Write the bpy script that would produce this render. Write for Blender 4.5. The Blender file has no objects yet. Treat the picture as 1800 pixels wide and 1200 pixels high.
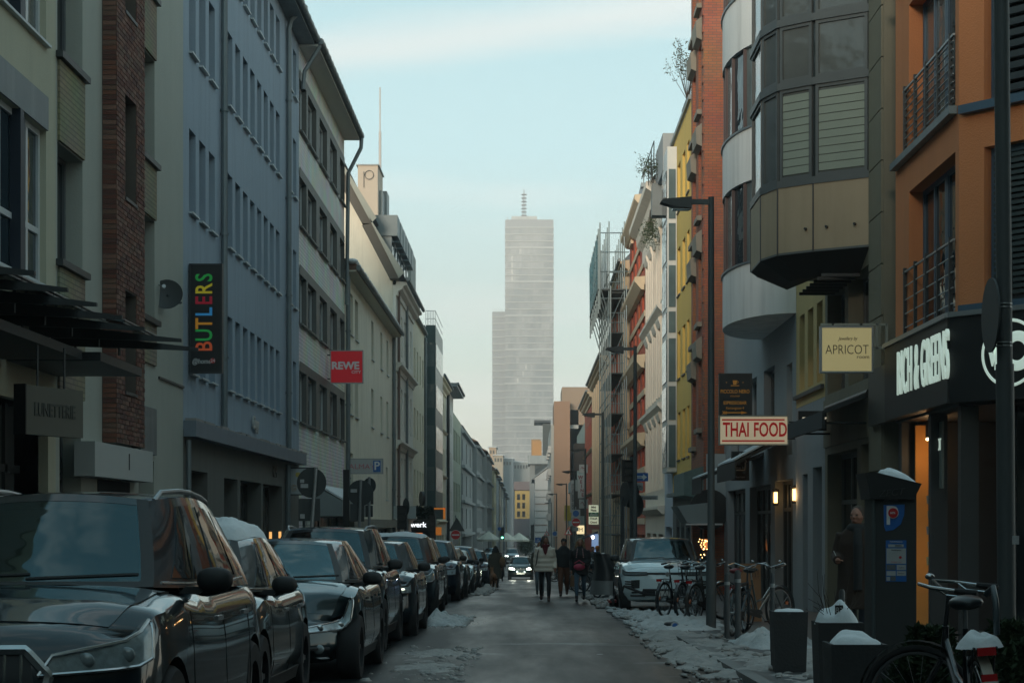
import bpy, bmesh, math, random
from mathutils import Vector, Matrix, noise
R = math.radians
random.seed(7)
scn = bpy.context.scene
COL = scn.collection

# ---------------------------------------------------------------- camera
FPX, VX, VY, EYE = 3200.0, 930.0, 920.0, 1.32      # focal length in pixels of the 1800 px wide photo, principal point, eye height
cam_d = bpy.data.cameras.new('camera'); cam = bpy.data.objects.new('camera', cam_d); COL.objects.link(cam)
cam.location = (0, 0, EYE); cam.rotation_euler = (R(90), 0, 0)
cam_d.sensor_width = 36.0; cam_d.lens = 36.0 * FPX / 1800.0
cam_d.shift_x = (900.0 - VX) / 1800.0; cam_d.shift_y = (VY - 600.0) / 1800.0
cam_d.clip_start = 0.1; cam_d.clip_end = 6000
scn.camera = cam

# ---------------------------------------------------------------- sky, light, exposure
SUN_EL, SUN_ROT = 6.0, 192.0       # low winter sun behind the rooftops
w = bpy.data.worlds.new('World'); scn.world = w; w.use_nodes = True
nt = w.node_tree; N = nt.nodes; L = nt.links
for n in list(N): N.remove(n)
out = N.new('ShaderNodeOutputWorld'); bg = N.new('ShaderNodeBackground'); L.new(bg.outputs[0], out.inputs[0])
sky = N.new('ShaderNodeTexSky'); sky.sky_type = 'NISHITA'; sky.sun_disc = False
sky.sun_elevation = R(SUN_EL); sky.sun_rotation = R(SUN_ROT)
sky.altitude = 50; sky.air_density = 1.0; sky.dust_density = 2.2; sky.ozone_density = 1.0
tc = N.new('ShaderNodeTexCoord'); sep = N.new('ShaderNodeSeparateXYZ'); L.new(tc.outputs['Generated'], sep.inputs[0])
tint = N.new('ShaderNodeMix'); tint.data_type = 'RGBA'; tint.blend_type = 'MULTIPLY'; tint.inputs[0].default_value = 1.0
L.new(sky.outputs[0], tint.inputs[6])
# thin high veil: warm and pale low down, cold teal overhead
ramp = N.new('ShaderNodeValToRGB'); L.new(sep.outputs[2], ramp.inputs[0])
ce = ramp.color_ramp.elements; ce[0].position = 0.0; ce[0].color = (8.4, 7.4, 5.8, 1); ce[1].position = 0.32; ce[1].color = (3.4, 5.2, 5.6, 1)
e = ramp.color_ramp.elements.new(0.75); e.color = (1.35, 2.75, 3.3, 1)
e = ramp.color_ramp.elements.new(0.10); e.color = (6.6, 7.5, 6.9, 1)
e = ramp.color_ramp.elements.new(0.20); e.color = (4.9, 6.8, 7.1, 1)
veil = N.new('ShaderNodeMix'); veil.data_type = 'RGBA'; veil.inputs[0].default_value = 0.8
L.new(tint.outputs[2], veil.inputs[6]); L.new(ramp.outputs[0], veil.inputs[7])
tint.inputs[7].default_value = (0.8, 1.0, 1.0, 1)
mp = N.new('ShaderNodeMapping'); mp.inputs['Scale'].default_value = (1.6, 1.6, 13.0); mp.inputs['Rotation'].default_value = (0, R(-13), 0)
L.new(tc.outputs['Generated'], mp.inputs[0])
cn = N.new('ShaderNodeTexNoise'); cn.inputs['Scale'].default_value = 1.7; cn.inputs['Detail'].default_value = 5; cn.inputs['Roughness'].default_value = .52
L.new(mp.outputs[0], cn.inputs[0])
cr = N.new('ShaderNodeValToRGB'); L.new(cn.outputs[0], cr.inputs[0]); cr.color_ramp.elements[0].position = 0.5; cr.color_ramp.elements[1].position = 0.72
cm = N.new('ShaderNodeMath'); cm.operation = 'MULTIPLY'; cm.inputs[1].default_value = 0.55; L.new(cr.outputs[0], cm.inputs[0])
cl = N.new('ShaderNodeMix'); cl.data_type = 'RGBA'; L.new(cm.outputs[0], cl.inputs[0]); L.new(veil.outputs[2], cl.inputs[6]); cl.inputs[7].default_value = (7.6, 7.4, 7.0, 1)
# one long soft cirrus streak
sx_ = N.new('ShaderNodeMath'); sx_.operation = 'MULTIPLY_ADD'; L.new(sep.outputs[0], sx_.inputs[0]); sx_.inputs[1].default_value = -.15; sx_.inputs[2].default_value = -.262
sy_ = N.new('ShaderNodeMath'); sy_.operation = 'ADD'; L.new(sep.outputs[2], sy_.inputs[0]); L.new(sx_.outputs[0], sy_.inputs[1])
wv = N.new('ShaderNodeMath'); wv.operation = 'MULTIPLY_ADD'; L.new(cn.outputs[0], wv.inputs[0]); wv.inputs[1].default_value = .05; wv.inputs[2].default_value = -.025
sz_ = N.new('ShaderNodeMath'); sz_.operation = 'ADD'; L.new(sy_.outputs[0], sz_.inputs[0]); L.new(wv.outputs[0], sz_.inputs[1])
ab = N.new('ShaderNodeMath'); ab.operation = 'ABSOLUTE'; L.new(sz_.outputs[0], ab.inputs[0])
sm = N.new('ShaderNodeMapRange'); sm.interpolation_type = 'SMOOTHSTEP'; sm.inputs[1].default_value = .022; sm.inputs[2].default_value = .0; sm.inputs[3].default_value = 0; sm.inputs[4].default_value = .55; L.new(ab.outputs[0], sm.inputs[0])
c2 = N.new('ShaderNodeMix'); c2.data_type = 'RGBA'; L.new(sm.outputs[0], c2.inputs[0]); L.new(cl.outputs[2], c2.inputs[6]); c2.inputs[7].default_value = (6.6, 6.3, 5.9, 1); cl = c2
L.new(cl.outputs[2], bg.inputs[0]); bg.inputs[1].default_value = 0.13
sl = bpy.data.lights.new('sun', 'SUN'); so = bpy.data.objects.new('sun', sl); COL.objects.link(so)
sl.energy = 2.0; sl.angle = R(12); sl.color = (1.0, .86, .7)
sd = Vector((math.sin(R(SUN_ROT)) * math.cos(R(SUN_EL)), math.cos(R(SUN_ROT)) * math.cos(R(SUN_EL)), math.sin(R(SUN_EL))))
so.rotation_euler = sd.to_track_quat('Z', 'Y').to_euler(); so.location = (0, -20, 60)
scn.view_settings.view_transform = 'Standard'; scn.view_settings.look = 'None'
scn.view_settings.exposure = 0.5; scn.view_settings.gamma = 1.0
scn.render.engine = 'CYCLES'; scn.cycles.use_denoising = True
scn.cycles.volume_step_rate = 4; scn.cycles.volume_max_steps = 64; scn.cycles.max_bounces = 6
scn.cycles.volume_bounces = 0; scn.cycles.caustics_reflective = False; scn.cycles.caustics_refractive = False
scn.cycles.sample_clamp_indirect = 4.0

# ---------------------------------------------------------------- helpers
GP = [(-80, 1.24), (0, 0), (48, -.74), (74, -1.32), (117, -2.3), (225, -3.4), (420, -4.6), (2200, -4.6)]
def gz(y):
    for (a, za), (b, zb) in zip(GP, GP[1:]):
        if y <= b: return za + (zb - za) * (y - a) / (b - a)
    return GP[-1][1]
def UY(px, X): return X * FPX / (px - VX)            # street distance of an image column on the plane x = X
def ZZ(py, Y): return EYE + (VY - py) * Y / FPX       # height of an image row at distance Y
def XX(px, Y): return (px - VX) * Y / FPX

class MB:
    def __init__(s): s.v = []; s.f = []; s.m = []; s.cur = 0
    def vert(s, p): s.v.append(tuple(p)); return len(s.v) - 1
    def face(s, *ids): s.f.append(ids); s.m.append(s.cur)
    def quad(s, a, b, c, d): s.face(*[s.vert(p) for p in (a, b, c, d)])
    def tri(s, a, b, c): s.face(*[s.vert(p) for p in (a, b, c)])
    def box(s, x0, x1, y0, y1, z0, z1):
        i = len(s.v)
        for z in (z0, z1):
            for x, y in ((x0, y0), (x1, y0), (x1, y1), (x0, y1)): s.v.append((x, y, z))
        for q in ((3, 2, 1, 0), (4, 5, 6, 7), (0, 1, 5, 4), (1, 2, 6, 5), (2, 3, 7, 6), (3, 0, 4, 7)): s.face(*[i + k for k in q])
        return s
    def obox(s, c, ax, ay, az):        # oriented box, half axes
        c, ax, ay, az = map(Vector, (c, ax, ay, az)); i = len(s.v)
        for k in (-1, 1):
            for a, b in ((-1, -1), (1, -1), (1, 1), (-1, 1)): s.v.append(tuple(c + ax * a + ay * b + az * k))
        for q in ((3, 2, 1, 0), (4, 5, 6, 7), (0, 1, 5, 4), (1, 2, 6, 5), (2, 3, 7, 6), (3, 0, 4, 7)): s.face(*[i + k for k in q])
        return s
    def prism(s, pts, z0, z1):          # plan polygon
        n = len(pts); i = len(s.v)
        for z in (z0, z1):
            for p in pts: s.v.append((p[0], p[1], z))
        s.face(*[i + n - 1 - k for k in range(n)]); s.face(*[i + n + k for k in range(n)])
        for k in range(n): s.face(i + k, i + (k + 1) % n, i + n + (k + 1) % n, i + n + k)
        return s
    def extrude(s, pts, off):           # 3-D polygon pushed by vector off
        n = len(pts); i = len(s.v); off = Vector(off)
        for p in pts: s.v.append(tuple(p))
        for p in pts: s.v.append(tuple(Vector(p) + off))
        s.face(*[i + n - 1 - k for k in range(n)]); s.face(*[i + n + k for k in range(n)])
        for k in range(n): s.face(i + k, i + (k + 1) % n, i + n + (k + 1) % n, i + n + k)
        return s
    def tube(s, pts, r, n=8, r2=None, cap=True):
        pts = [Vector(p) for p in pts]; rings = []
        for k, p in enumerate(pts):
            d = (pts[min(k + 1, len(pts) - 1)] - pts[max(k - 1, 0)]).normalized()
            a = d.orthogonal() if k == 0 else (pa - d * pa.dot(d))
            a.normalize(); pa = a; b = d.cross(a)
            rr = r if r2 is None else r + (r2 - r) * k / (len(pts) - 1)
            if isinstance(r, (list, tuple)): rr = r[k]
            rings.append([s.vert(p + (a * math.cos(2 * math.pi * j / n) + b * math.sin(2 * math.pi * j / n)) * rr) for j in range(n)])
        for A, B in zip(rings, rings[1:]):
            for j in range(n): s.face(A[j], A[(j + 1) % n], B[(j + 1) % n], B[j])
        if cap: s.face(*reversed(rings[0])); s.face(*rings[-1])
        return s
    def ellipsoid(s, c, r, nu=12, nv=8, fn=None):
        rows = []
        for i in range(nv + 1):
            t = math.pi * i / nv; row = []
            for j in range(nu):
                u = 2 * math.pi * j / nu
                d = Vector((math.sin(t) * math.cos(u), math.sin(t) * math.sin(u), math.cos(t)))
                k = fn(d) if fn else 1
                row.append(s.vert((c[0] + d.x * r[0] * k, c[1] + d.y * r[1] * k, c[2] + d.z * r[2] * k)))
            rows.append(row)
        for A, B in zip(rows, rows[1:]):
            for j in range(nu): s.face(A[j], B[j], B[(j + 1) % nu], A[(j + 1) % nu])
        return s
    def torus(s, c, ax, R_, r, n=28, m=6, sx=1.0):     # ax: wheel axis
        ax = Vector(ax).normalized(); a = ax.orthogonal().normalized(); b = ax.cross(a); c = Vector(c); rings = []
        for i in range(n):
            t = 2 * math.pi * i / n; d = a * math.cos(t) + b * math.sin(t)
            rings.append([s.vert(c + d * (R_ + r * math.cos(2 * math.pi * j / m)) + ax * r * sx * math.sin(2 * math.pi * j / m)) for j in range(m)])
        for i in range(n):
            A, B = rings[i], rings[(i + 1) % n]
            for j in range(m): s.face(A[j], B[j], B[(j + 1) % m], A[(j + 1) % m])
        return s
    def disc(s, c, nrm, rad, th, n=24):
        nrm = Vector(nrm).normalized(); c = Vector(c)
        return s.tube([c - nrm * th / 2, c + nrm * th / 2], rad, n)
    def grid(s, fn, nu, nv, thick=None):
        ids = [[s.vert(fn(i / nu, j / nv)) for j in range(nv + 1)] for i in range(nu + 1)]
        for i in range(nu):
            for j in range(nv): s.face(ids[i][j], ids[i + 1][j], ids[i + 1][j + 1], ids[i][j + 1])
        return ids
    def data(s, name, mats, smooth=False, merge=False):
        me = bpy.data.meshes.new(name); me.from_pydata(s.v, [], s.f); me.update()
        if not isinstance(mats, (list, tuple)): mats = [mats]
        for m in mats: me.materials.append(m)
        if len(mats) > 1: me.polygons.foreach_set('material_index', s.m)
        bm = bmesh.new(); bm.from_mesh(me)
        if merge: bmesh.ops.remove_doubles(bm, verts=bm.verts, dist=1e-4)
        bmesh.ops.recalc_face_normals(bm, faces=bm.faces)
        bm.to_mesh(me); bm.free()
        if smooth:
            me.polygons.foreach_set('use_smooth', [True] * len(me.polygons))
            if smooth == 'auto': me.set_sharp_from_angle(angle=R(38))
        return me
    def build(s, name, mats, parent=None, smooth=False, world=True, merge=False):
        if parent is not None and world:
            o = base_of(parent)
            s.v = [(a - o[0], b - o[1], c - o[2]) for a, b, c in s.v]
        return link(name, s.data(name, mats, smooth, merge), parent)
def base_of(o):
    b = Vector((0, 0, 0))
    while o is not None: b += o.location; o = o.parent
    return b
def link(name, me, parent=None, loc=(0, 0, 0), rz=0):
    o = bpy.data.objects.new(name, me); COL.objects.link(o); o.parent = parent; o.location = loc
    if rz: o.rotation_euler = (0, 0, rz)
    return o
def tag(o, label, cat, group=None):
    o['label'] = label; o['category'] = cat
    if group: o['group'] = group
    return o
def thing(name, label, cat, loc=(0, 0, 0), rz=0, group=None):
    o = bpy.data.objects.new(name, None); COL.objects.link(o); o.location = loc; o.rotation_euler = (0, 0, rz)
    return tag(o, label, cat, group)
def kind(o, k): o['kind'] = k; return o
def copy_tree(o, parent=None):
    c = o.copy(); COL.objects.link(c); c.parent = parent
    for ch in o.children: copy_tree(ch, c)
    return c

# ---------------------------------------------------------------- materials
MATS = {}
def mat(name, col, rough=.8, var=.12, scale=3.0, bump=0.0, bscale=60, metal=0, coat=0, emit=None, es=0, streak=0.0, spec=.5, fine=0.0, dirt=0.0, dcol=(.05, .055, .05)):
    if name in MATS: return MATS[name]
    m = bpy.data.materials.new(name); m.use_nodes = True; nt = m.node_tree; N, L = nt.nodes, nt.links
    b = N['Principled BSDF']; b.inputs['Roughness'].default_value = rough; b.inputs['Metallic'].default_value = metal
    b.inputs['Specular IOR Level'].default_value = spec
    if coat: b.inputs['Coat Weight'].default_value = coat; b.inputs['Coat Roughness'].default_value = .04; b.inputs['Coat Tint'].default_value = (.82, .95, 1, 1)
    tc = N.new('ShaderNodeTexCoord')
    src = tc.outputs['Object']
    n1 = N.new('ShaderNodeTexNoise'); n1.inputs['Scale'].default_value = scale; n1.inputs['Detail'].default_value = 6; n1.inputs['Roughness'].default_value = .6
    L.new(src, n1.inputs[0])
    mx = N.new('ShaderNodeMix'); mx.data_type = 'RGBA'
    c = Vector(col)
    mx.inputs[6].default_value = (*(c * (1 - var)), 1); mx.inputs[7].default_value = (*[min(1, v) for v in (c * (1 + var))], 1)
    L.new(n1.outputs[0], mx.inputs[0]); last = mx.outputs[2]
    if streak or dirt:
        mp = N.new('ShaderNodeMapping'); mp.inputs['Scale'].default_value = (2.2, 2.2, .16); L.new(src, mp.inputs[0])
        n2 = N.new('ShaderNodeTexNoise'); n2.inputs['Scale'].default_value = 1.3; n2.inputs['Detail'].default_value = 7; n2.inputs['Roughness'].default_value = .65; L.new(mp.outputs[0], n2.inputs[0])
        rp = N.new('ShaderNodeValToRGB'); rp.color_ramp.elements[0].position = .47; rp.color_ramp.elements[1].position = .75; L.new(n2.outputs[0], rp.inputs[0])
        mu = N.new('ShaderNodeMath'); mu.operation = 'MULTIPLY'; mu.inputs[1].default_value = max(streak, dirt); L.new(rp.outputs[0], mu.inputs[0])
        m2 = N.new('ShaderNodeMix'); m2.data_type = 'RGBA'; L.new(mu.outputs[0], m2.inputs[0]); L.new(last, m2.inputs[6]); m2.inputs[7].default_value = (*dcol, 1); last = m2.outputs[2]
    L.new(last, b.inputs['Base Color'])
    if bump:
        n3 = N.new('ShaderNodeTexNoise'); n3.inputs['Scale'].default_value = bscale; n3.inputs['Detail'].default_value = 3; L.new(src, n3.inputs[0])
        bp = N.new('ShaderNodeBump'); bp.inputs['Strength'].default_value = bump; bp.inputs['Distance'].default_value = .02; L.new(n3.outputs[0], bp.inputs['Height']); L.new(bp.outputs[0], b.inputs['Normal'])
    if emit: b.inputs['Emission Color'].default_value = (*emit, 1); b.inputs['Emission Strength'].default_value = es
    MATS[name] = m; return m
def glass(name, col=(.015, .02, .022), rough=.04, wob=.08, blind=None):
    """window pane: dark room behind glass, slightly wavy so that reflections break up"""
    m = mat(name, col, rough, .5, 1.3, spec=.5); nt = m.node_tree; N, L = nt.nodes, nt.links; b = N['Principled BSDF']
    tc = N.new('ShaderNodeTexCoord'); n = N.new('ShaderNodeTexNoise'); n.inputs['Scale'].default_value = 1.7; n.inputs['Detail'].default_value = 2; L.new(tc.outputs['Object'], n.inputs[0])
    bp = N.new('ShaderNodeBump'); bp.inputs['Strength'].default_value = wob; bp.inputs['Distance'].default_value = .3; L.new(n.outputs[0], bp.inputs['Height']); L.new(bp.outputs[0], b.inputs['Normal'])
    return m
def brickmat(name, c1, c2, mortar, sx=1.0, bump=.6, bw=.25, bh=.075, plane='yz'):
    m = mat(name, c1, .85, .1, 2.0); nt = m.node_tree; N, L = nt.nodes, nt.links; b = N['Principled BSDF']
    tc = N.new('ShaderNodeTexCoord'); sp = N.new('ShaderNodeSeparateXYZ'); L.new(tc.outputs['Object'], sp.inputs[0]); cb = N.new('ShaderNodeCombineXYZ')
    ad = N.new('ShaderNodeMath'); ad.operation = 'ADD'; L.new(sp.outputs[0], ad.inputs[0]); L.new(sp.outputs[1], ad.inputs[1])
    L.new(ad.outputs[0], cb.inputs[0]); L.new(sp.outputs[2], cb.inputs[1])
    bt = N.new('ShaderNodeTexBrick'); L.new(cb.outputs[0], bt.inputs['Vector']); bt.inputs['Scale'].default_value = 1.0
    bt.inputs['Brick Width'].default_value = bw; bt.inputs['Row Height'].default_value = bh; bt.inputs['Mortar Size'].default_value = .009
    bt.inputs['Color1'].default_value = (*c1, 1); bt.inputs['Color2'].default_value = (*c2, 1); bt.inputs['Mortar'].default_value = (*mortar, 1)
    n = N.new('ShaderNodeTexNoise'); n.inputs['Scale'].default_value = 1.1; n.inputs['Detail'].default_value = 6; L.new(tc.outputs['Object'], n.inputs[0])
    mx = N.new('ShaderNodeMix'); mx.data_type = 'RGBA'; mx.blend_type = 'MULTIPLY'; mx.inputs[0].default_value = .55; L.new(bt.outputs[0], mx.inputs[6]); L.new(n.outputs[1], mx.inputs[7])
    hs = N.new('ShaderNodeHueSaturation'); hs.inputs['Saturation'].default_value = 1.0; hs.inputs['Value'].default_value = 1.35; L.new(mx.outputs[2], hs.inputs['Color'])
    L.new(hs.outputs[0], b.inputs['Base Color'])
    bp = N.new('ShaderNodeBump'); bp.inputs['Strength'].default_value = bump; bp.inputs['Distance'].default_value = .01; bp.invert = True; L.new(bt.outputs['Fac'], bp.inputs['Height']); L.new(bp.outputs[0], b.inputs['Normal'])
    return m

WHITE = mat('white_paint', (.72, .73, .72), .5, .05); BLACK = mat('black_paint', (.012, .013, .014), .45, .2)
STEEL = mat('galvanised_steel', (.34, .36, .37), .42, .15, metal=.7); DARKMETAL = mat('dark_metal', (.045, .05, .052), .5, .2, metal=.3)
POLE = mat('grey_green_pole', (.06, .068, .07), .55, .2, dirt=.3); ZINC = mat('zinc', (.16, .19, .2), .5, .2, 2.0, metal=.4, streak=.5, dcol=(.3, .33, .34))
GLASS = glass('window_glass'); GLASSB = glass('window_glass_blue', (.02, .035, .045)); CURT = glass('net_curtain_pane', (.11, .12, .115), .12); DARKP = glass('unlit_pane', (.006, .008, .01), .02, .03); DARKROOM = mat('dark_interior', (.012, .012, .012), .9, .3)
SNOW = mat('fresh_snow', (.62, .66, .68), .7, .08, 5.0, bump=.35, bscale=28)
SNOWD = mat('dirty_snow', (.31, .295, .28), .75, .4, 5.0, bump=.8, bscale=24, dirt=0)
FRAMEW = mat('white_window_frame', (.55, .57, .57), .4, .08); FRAMEG = mat('grey_window_frame', (.12, .13, .135), .45, .1)
FRAMEB = mat('blue_window_frame', (.06, .11, .16), .45, .12); SLATE = mat('dark_slate', (.05, .055, .06), .7, .35, 6.0, bump=.4, bscale=12)
TILE = mat('clay_roof_tile', (.16, .085, .055), .8, .3, 8.0, bump=.5, bscale=9); SILLM = mat('snowy_sill_sheet', (.5, .54, .55), .5, .2, 4)
RED = mat('sign_red', (.55, .02, .025), .4, .05); BLUE = mat('sign_blue', (.02, .13, .42), .4, .05)

# ---------------------------------------------------------------- facades
class Fr:
    """vertical plane: origin A, direction t along it, outward normal n"""
    def __init__(s, A, t, n): s.A = Vector((*A, 0)); s.t = Vector((*t, 0)).normalized(); s.n = Vector((*n, 0)).normalized(); s.rz = math.atan2(s.n.y, s.n.x) - math.pi / 2
    def p(s, u, d, z): q = s.A + s.t * u + s.n * d; return (q.x, q.y, z)
def left(X): return Fr((X, 0), (0, 1), (1, 0))
def right(X): return Fr((X, 0), (0, 1), (-1, 0))
def fbox(mb, fr, u0, u1, d0, d1, z0, z1):
    i = len(mb.v)
    for z in (z0, z1):
        for u, d in ((u0, d0), (u1, d0), (u1, d1), (u0, d1)): mb.v.append(fr.p(u, d, z))
    for q in ((3, 2, 1, 0), (4, 5, 6, 7), (0, 1, 5, 4), (1, 2, 6, 5), (2, 3, 7, 6), (3, 0, 4, 7)): mb.face(*[i + k for k in q])
def skin(mb, fr, u0, u1, z0, z1, ops, rd, d=0.0):
    us = sorted({u0, u1, *[min(max(o[k], u0), u1) for o in ops for k in (0, 1)]}); zs = sorted({z0, z1, *[min(max(o[k], z0), z1) for o in ops for k in (2, 3)]})
    for a, b in zip(us, us[1:]):
        run = None
        for c, e in zip(zs, zs[1:]):
            hole = any(o[0] < (a + b) / 2 < o[1] and o[2] < (c + e) / 2 < o[3] for o in ops)
            if hole:
                if run: mb.quad(fr.p(a, d, run[0]), fr.p(b, d, run[0]), fr.p(b, d, run[1]), fr.p(a, d, run[1])); run = None
            else: run = (run[0], e) if run else (c, e)
        if run: mb.quad(fr.p(a, d, run[0]), fr.p(b, d, run[0]), fr.p(b, d, run[1]), fr.p(a, d, run[1]))
    for (a, b, c, e) in ops:
        mb.quad(fr.p(a, d, c), fr.p(a, d - rd, c), fr.p(a, d - rd, e), fr.p(a, d, e)); mb.quad(fr.p(b, d, c), fr.p(b, d - rd, c), fr.p(b, d - rd, e), fr.p(b, d, e))
        mb.quad(fr.p(a, d, c), fr.p(b, d, c), fr.p(b, d - rd, c), fr.p(a, d - rd, c)); mb.quad(fr.p(a, d, e), fr.p(b, d, e), fr.p(b, d - rd, e), fr.p(a, d - rd, e))
def block(mb, fr, u0, u1, z0, z1, depth):           # the other five sides of a building
    P = fr.p
    mb.quad(P(u0, 0, z0), P(u0, 0, z1), P(u0, -depth, z1), P(u0, -depth, z0)); mb.quad(P(u1, 0, z0), P(u1, 0, z1), P(u1, -depth, z1), P(u1, -depth, z0))
    mb.quad(P(u0, -depth, z0), P(u0, -depth, z1), P(u1, -depth, z1), P(u1, -depth, z0)); mb.quad(P(u0, 0, z1), P(u1, 0, z1), P(u1, -depth, z1), P(u0, -depth, z1))
WC = {}
def window(par, fr, op, rd=.18, fm=None, gm=None, mull=1, trans=0, sill=None, fw=.06, sproj=.07, name='window'):
    u0, u1, z0, z1 = op; w_, h = round(u1 - u0, 2), round(z1 - z0, 2); fm = fm or FRAMEW; gm = gm or GLASS
    if gm in (GLASS, GLASSB) and mull is not None:
        q_ = int(abs(u0 * 7.3 + z0 * 3.1) * 10) % 7
        gm = gm if q_ < 4 else (CURT if q_ < 6 else DARKP)
    key = (w_, h, fm.name, gm.name, mull, trans, fw)
    if key not in WC:
        m = MB(); t = .05
        m.box(-w_ / 2, w_ / 2, -t, t / 3, 0, fw); m.box(-w_ / 2, w_ / 2, -t, t / 3, h - fw, h); m.box(-w_ / 2, -w_ / 2 + fw, -t, t / 3, fw, h - fw); m.box(w_ / 2 - fw, w_ / 2, -t, t / 3, fw, h - fw)
        for k in range(mull): x = -w_ / 2 + w_ * (k + 1) / (mull + 1); m.box(x - fw * .6, x + fw * .6, -t, t / 4, fw, h - fw)
        if trans: m.box(-w_ / 2 + fw, w_ / 2 - fw, -t, t / 3.5, h * trans - fw * .5, h * trans + fw * .5)
        g = MB(); g.box(-w_ / 2 + fw * .5, w_ / 2 - fw * .5, -.035, -.02, fw * .5, h - fw * .5)
        s = MB(); s.box(-w_ / 2 - .03, w_ / 2 + .03, -.02, rd + sproj, -.035, 0)
        WC[key] = (m.data('window', fm), g.data('pane', gm), s.data('sill', sill or SILLM))
    a, b, c = WC[key]; bb = base_of(par)
    o = link(name, a, par, Vector(fr.p((u0 + u1) / 2, -rd, z0)) - bb, fr.rz)
    link('pane', b, o)
    if sill: link('sill', c, o)
    return o
def grid_ops(cols, rows): return [(a, b, c, d) for (a, b) in cols for (c, d) in rows]
def pipe(par, fr, u, z0, z1, d=.1, r=.06, m=None, name='downpipe', top=None):
    mb = MB(); pts = [fr.p(u, d, z0), fr.p(u, d, z1)]
    if top: pts += [fr.p(u, d + .05, z1 + .25), fr.p(u, top, z1 + .65)]
    mb.tube(pts, r, 8)
    z = z0 + 1.5
    while z < z1: mb.tube([fr.p(u, d, z), fr.p(u, d, z + .05)], r * 1.3, 8); z += 2.6
    return mb.build(name, m or ZINC, par, smooth='auto')
def ledge(par, fr, u0, u1, d1, z0, z1, m, name='ledge', d0=0.002):
    mb = MB(); fbox(mb, fr, u0, u1, d0, d1, z0, z1); return mb.build(name, m, par)
def cornice(par, fr, u0, u1, z, prof, m, name='cornice'):
    """prof: list of (d, dz) from wall outwards"""
    mb = MB(); n = len(prof); A = [mb.vert(fr.p(u0, d, z + dz)) for d, dz in prof]; B = [mb.vert(fr.p(u1, d, z + dz)) for d, dz in prof]
    for k in range(n): mb.face(A[k], A[(k + 1) % n], B[(k + 1) % n], B[k])
    mb.face(*A); mb.face(*reversed(B)); return mb.build(name, m, par)
CORN = [(0, -.5), (.08, -.5), (.1, -.3), (.3, -.2), (.34, -.05), (.5, 0), (.5, .12), (0, .2)]
def gutter(par, fr, u0, u1, d, z, r=.09):
    mb = MB(); mb.tube([fr.p(u0, d, z), fr.p(u1, d, z)], r, 10)
    u = u0 + .4
    while u < u1: mb.tube([fr.p(u, d, z), fr.p(u + .03, d, z)], r * 1.12, 10); u += .7
    return mb.build('gutter', ZINC, par, smooth='auto')
def eave_roof(par, fr, u0, u1, z, over, depth, rise, rm, sm, th=.22, snowy=False):
    mb = MB(); a = [fr.p(u0, over, z), fr.p(u0, over, z + th), fr.p(u0, -depth / 2, z + rise), fr.p(u0, -depth, z)]
    n = fr.t * (u1 - u0); mb.extrude(a, n); r = mb.build('roof', rm, par)
    mb = MB(); fbox(mb, fr, u0, u1, .002, over - .01, z - .06, z - .003); mb.build('soffit', sm, par)
    gutter(par, fr, u0, u1, over + .07, z + .08)
    if snowy:
        mb = MB(); rnd = random.Random(int(u0 * 10))
        u = u0
        while u < u1:
            l = rnd.uniform(.2, .7)
            mb.ellipsoid(fr.p(u, over - .15, z + .3), (.22, l * .5, .1), 8, 5); u += l + rnd.uniform(.1, .6)
        kind(mb.build('roof_snow', SNOW, par, smooth=True), 'stuff')
    return r
FONT_CACHE = {}
def text(par, s, pos, n, size, m, sx=1.0, off=0.0, ext=.008, align='CENTER', shear=0.0, name='lettering', rot=0.0, world=True, vert=False, sp=1.0):
    cu = bpy.data.curves.new('lettering', 'FONT'); cu.body = s; cu.size = size; cu.extrude = ext; cu.offset = off; cu.align_x = align; cu.align_y = 'CENTER'; cu.shear = shear; cu.resolution_u = 3; cu.space_character = sp
    tmp = bpy.data.objects.new('tmp', cu); COL.objects.link(tmp)
    me = bpy.data.meshes.new_from_object(tmp); COL.objects.unlink(tmp); bpy.data.objects.remove(tmp)
    me.materials.clear(); me.materials.append(m)
    n = Vector(n).normalized(); r = Vector((-n.y, n.x, 0)).normalized(); up = n.cross(r)
    M = Matrix((r, up, n)).transposed().to_4x4() @ Matrix.Rotation(rot, 4, 'Z') @ Matrix.Diagonal((sx, 1, 1, 1))
    me.transform(M); p = Vector(pos) - (base_of(par) if (par is not None and world) else Vector())
    return link(name, me, par, p)
def building(label, fr, u0, u1, z1, m, cat='building', depth=9, group=None, name='building', zb=None):
    zb = gz(u0 if fr.t.y else fr.A.y) if zb is None else zb
    b = thing(name, label, cat, Vector(fr.p((u0 + u1) / 2, -depth / 2, zb)), 0, group)
    b['_z'] = zb
    return b
def walls(b, fr, u0, u1, z0, z1, ops, m, rd=.18, depth=9, name='wall', blk=True):
    mb = MB(); skin(mb, fr, u0, u1, z0, z1, ops, rd)
    if blk: block(mb, fr, u0, u1, z0, z1, depth)
    # dark room box behind each opening is closed by the window itself
    return mb.build(name, m, b)
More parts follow.
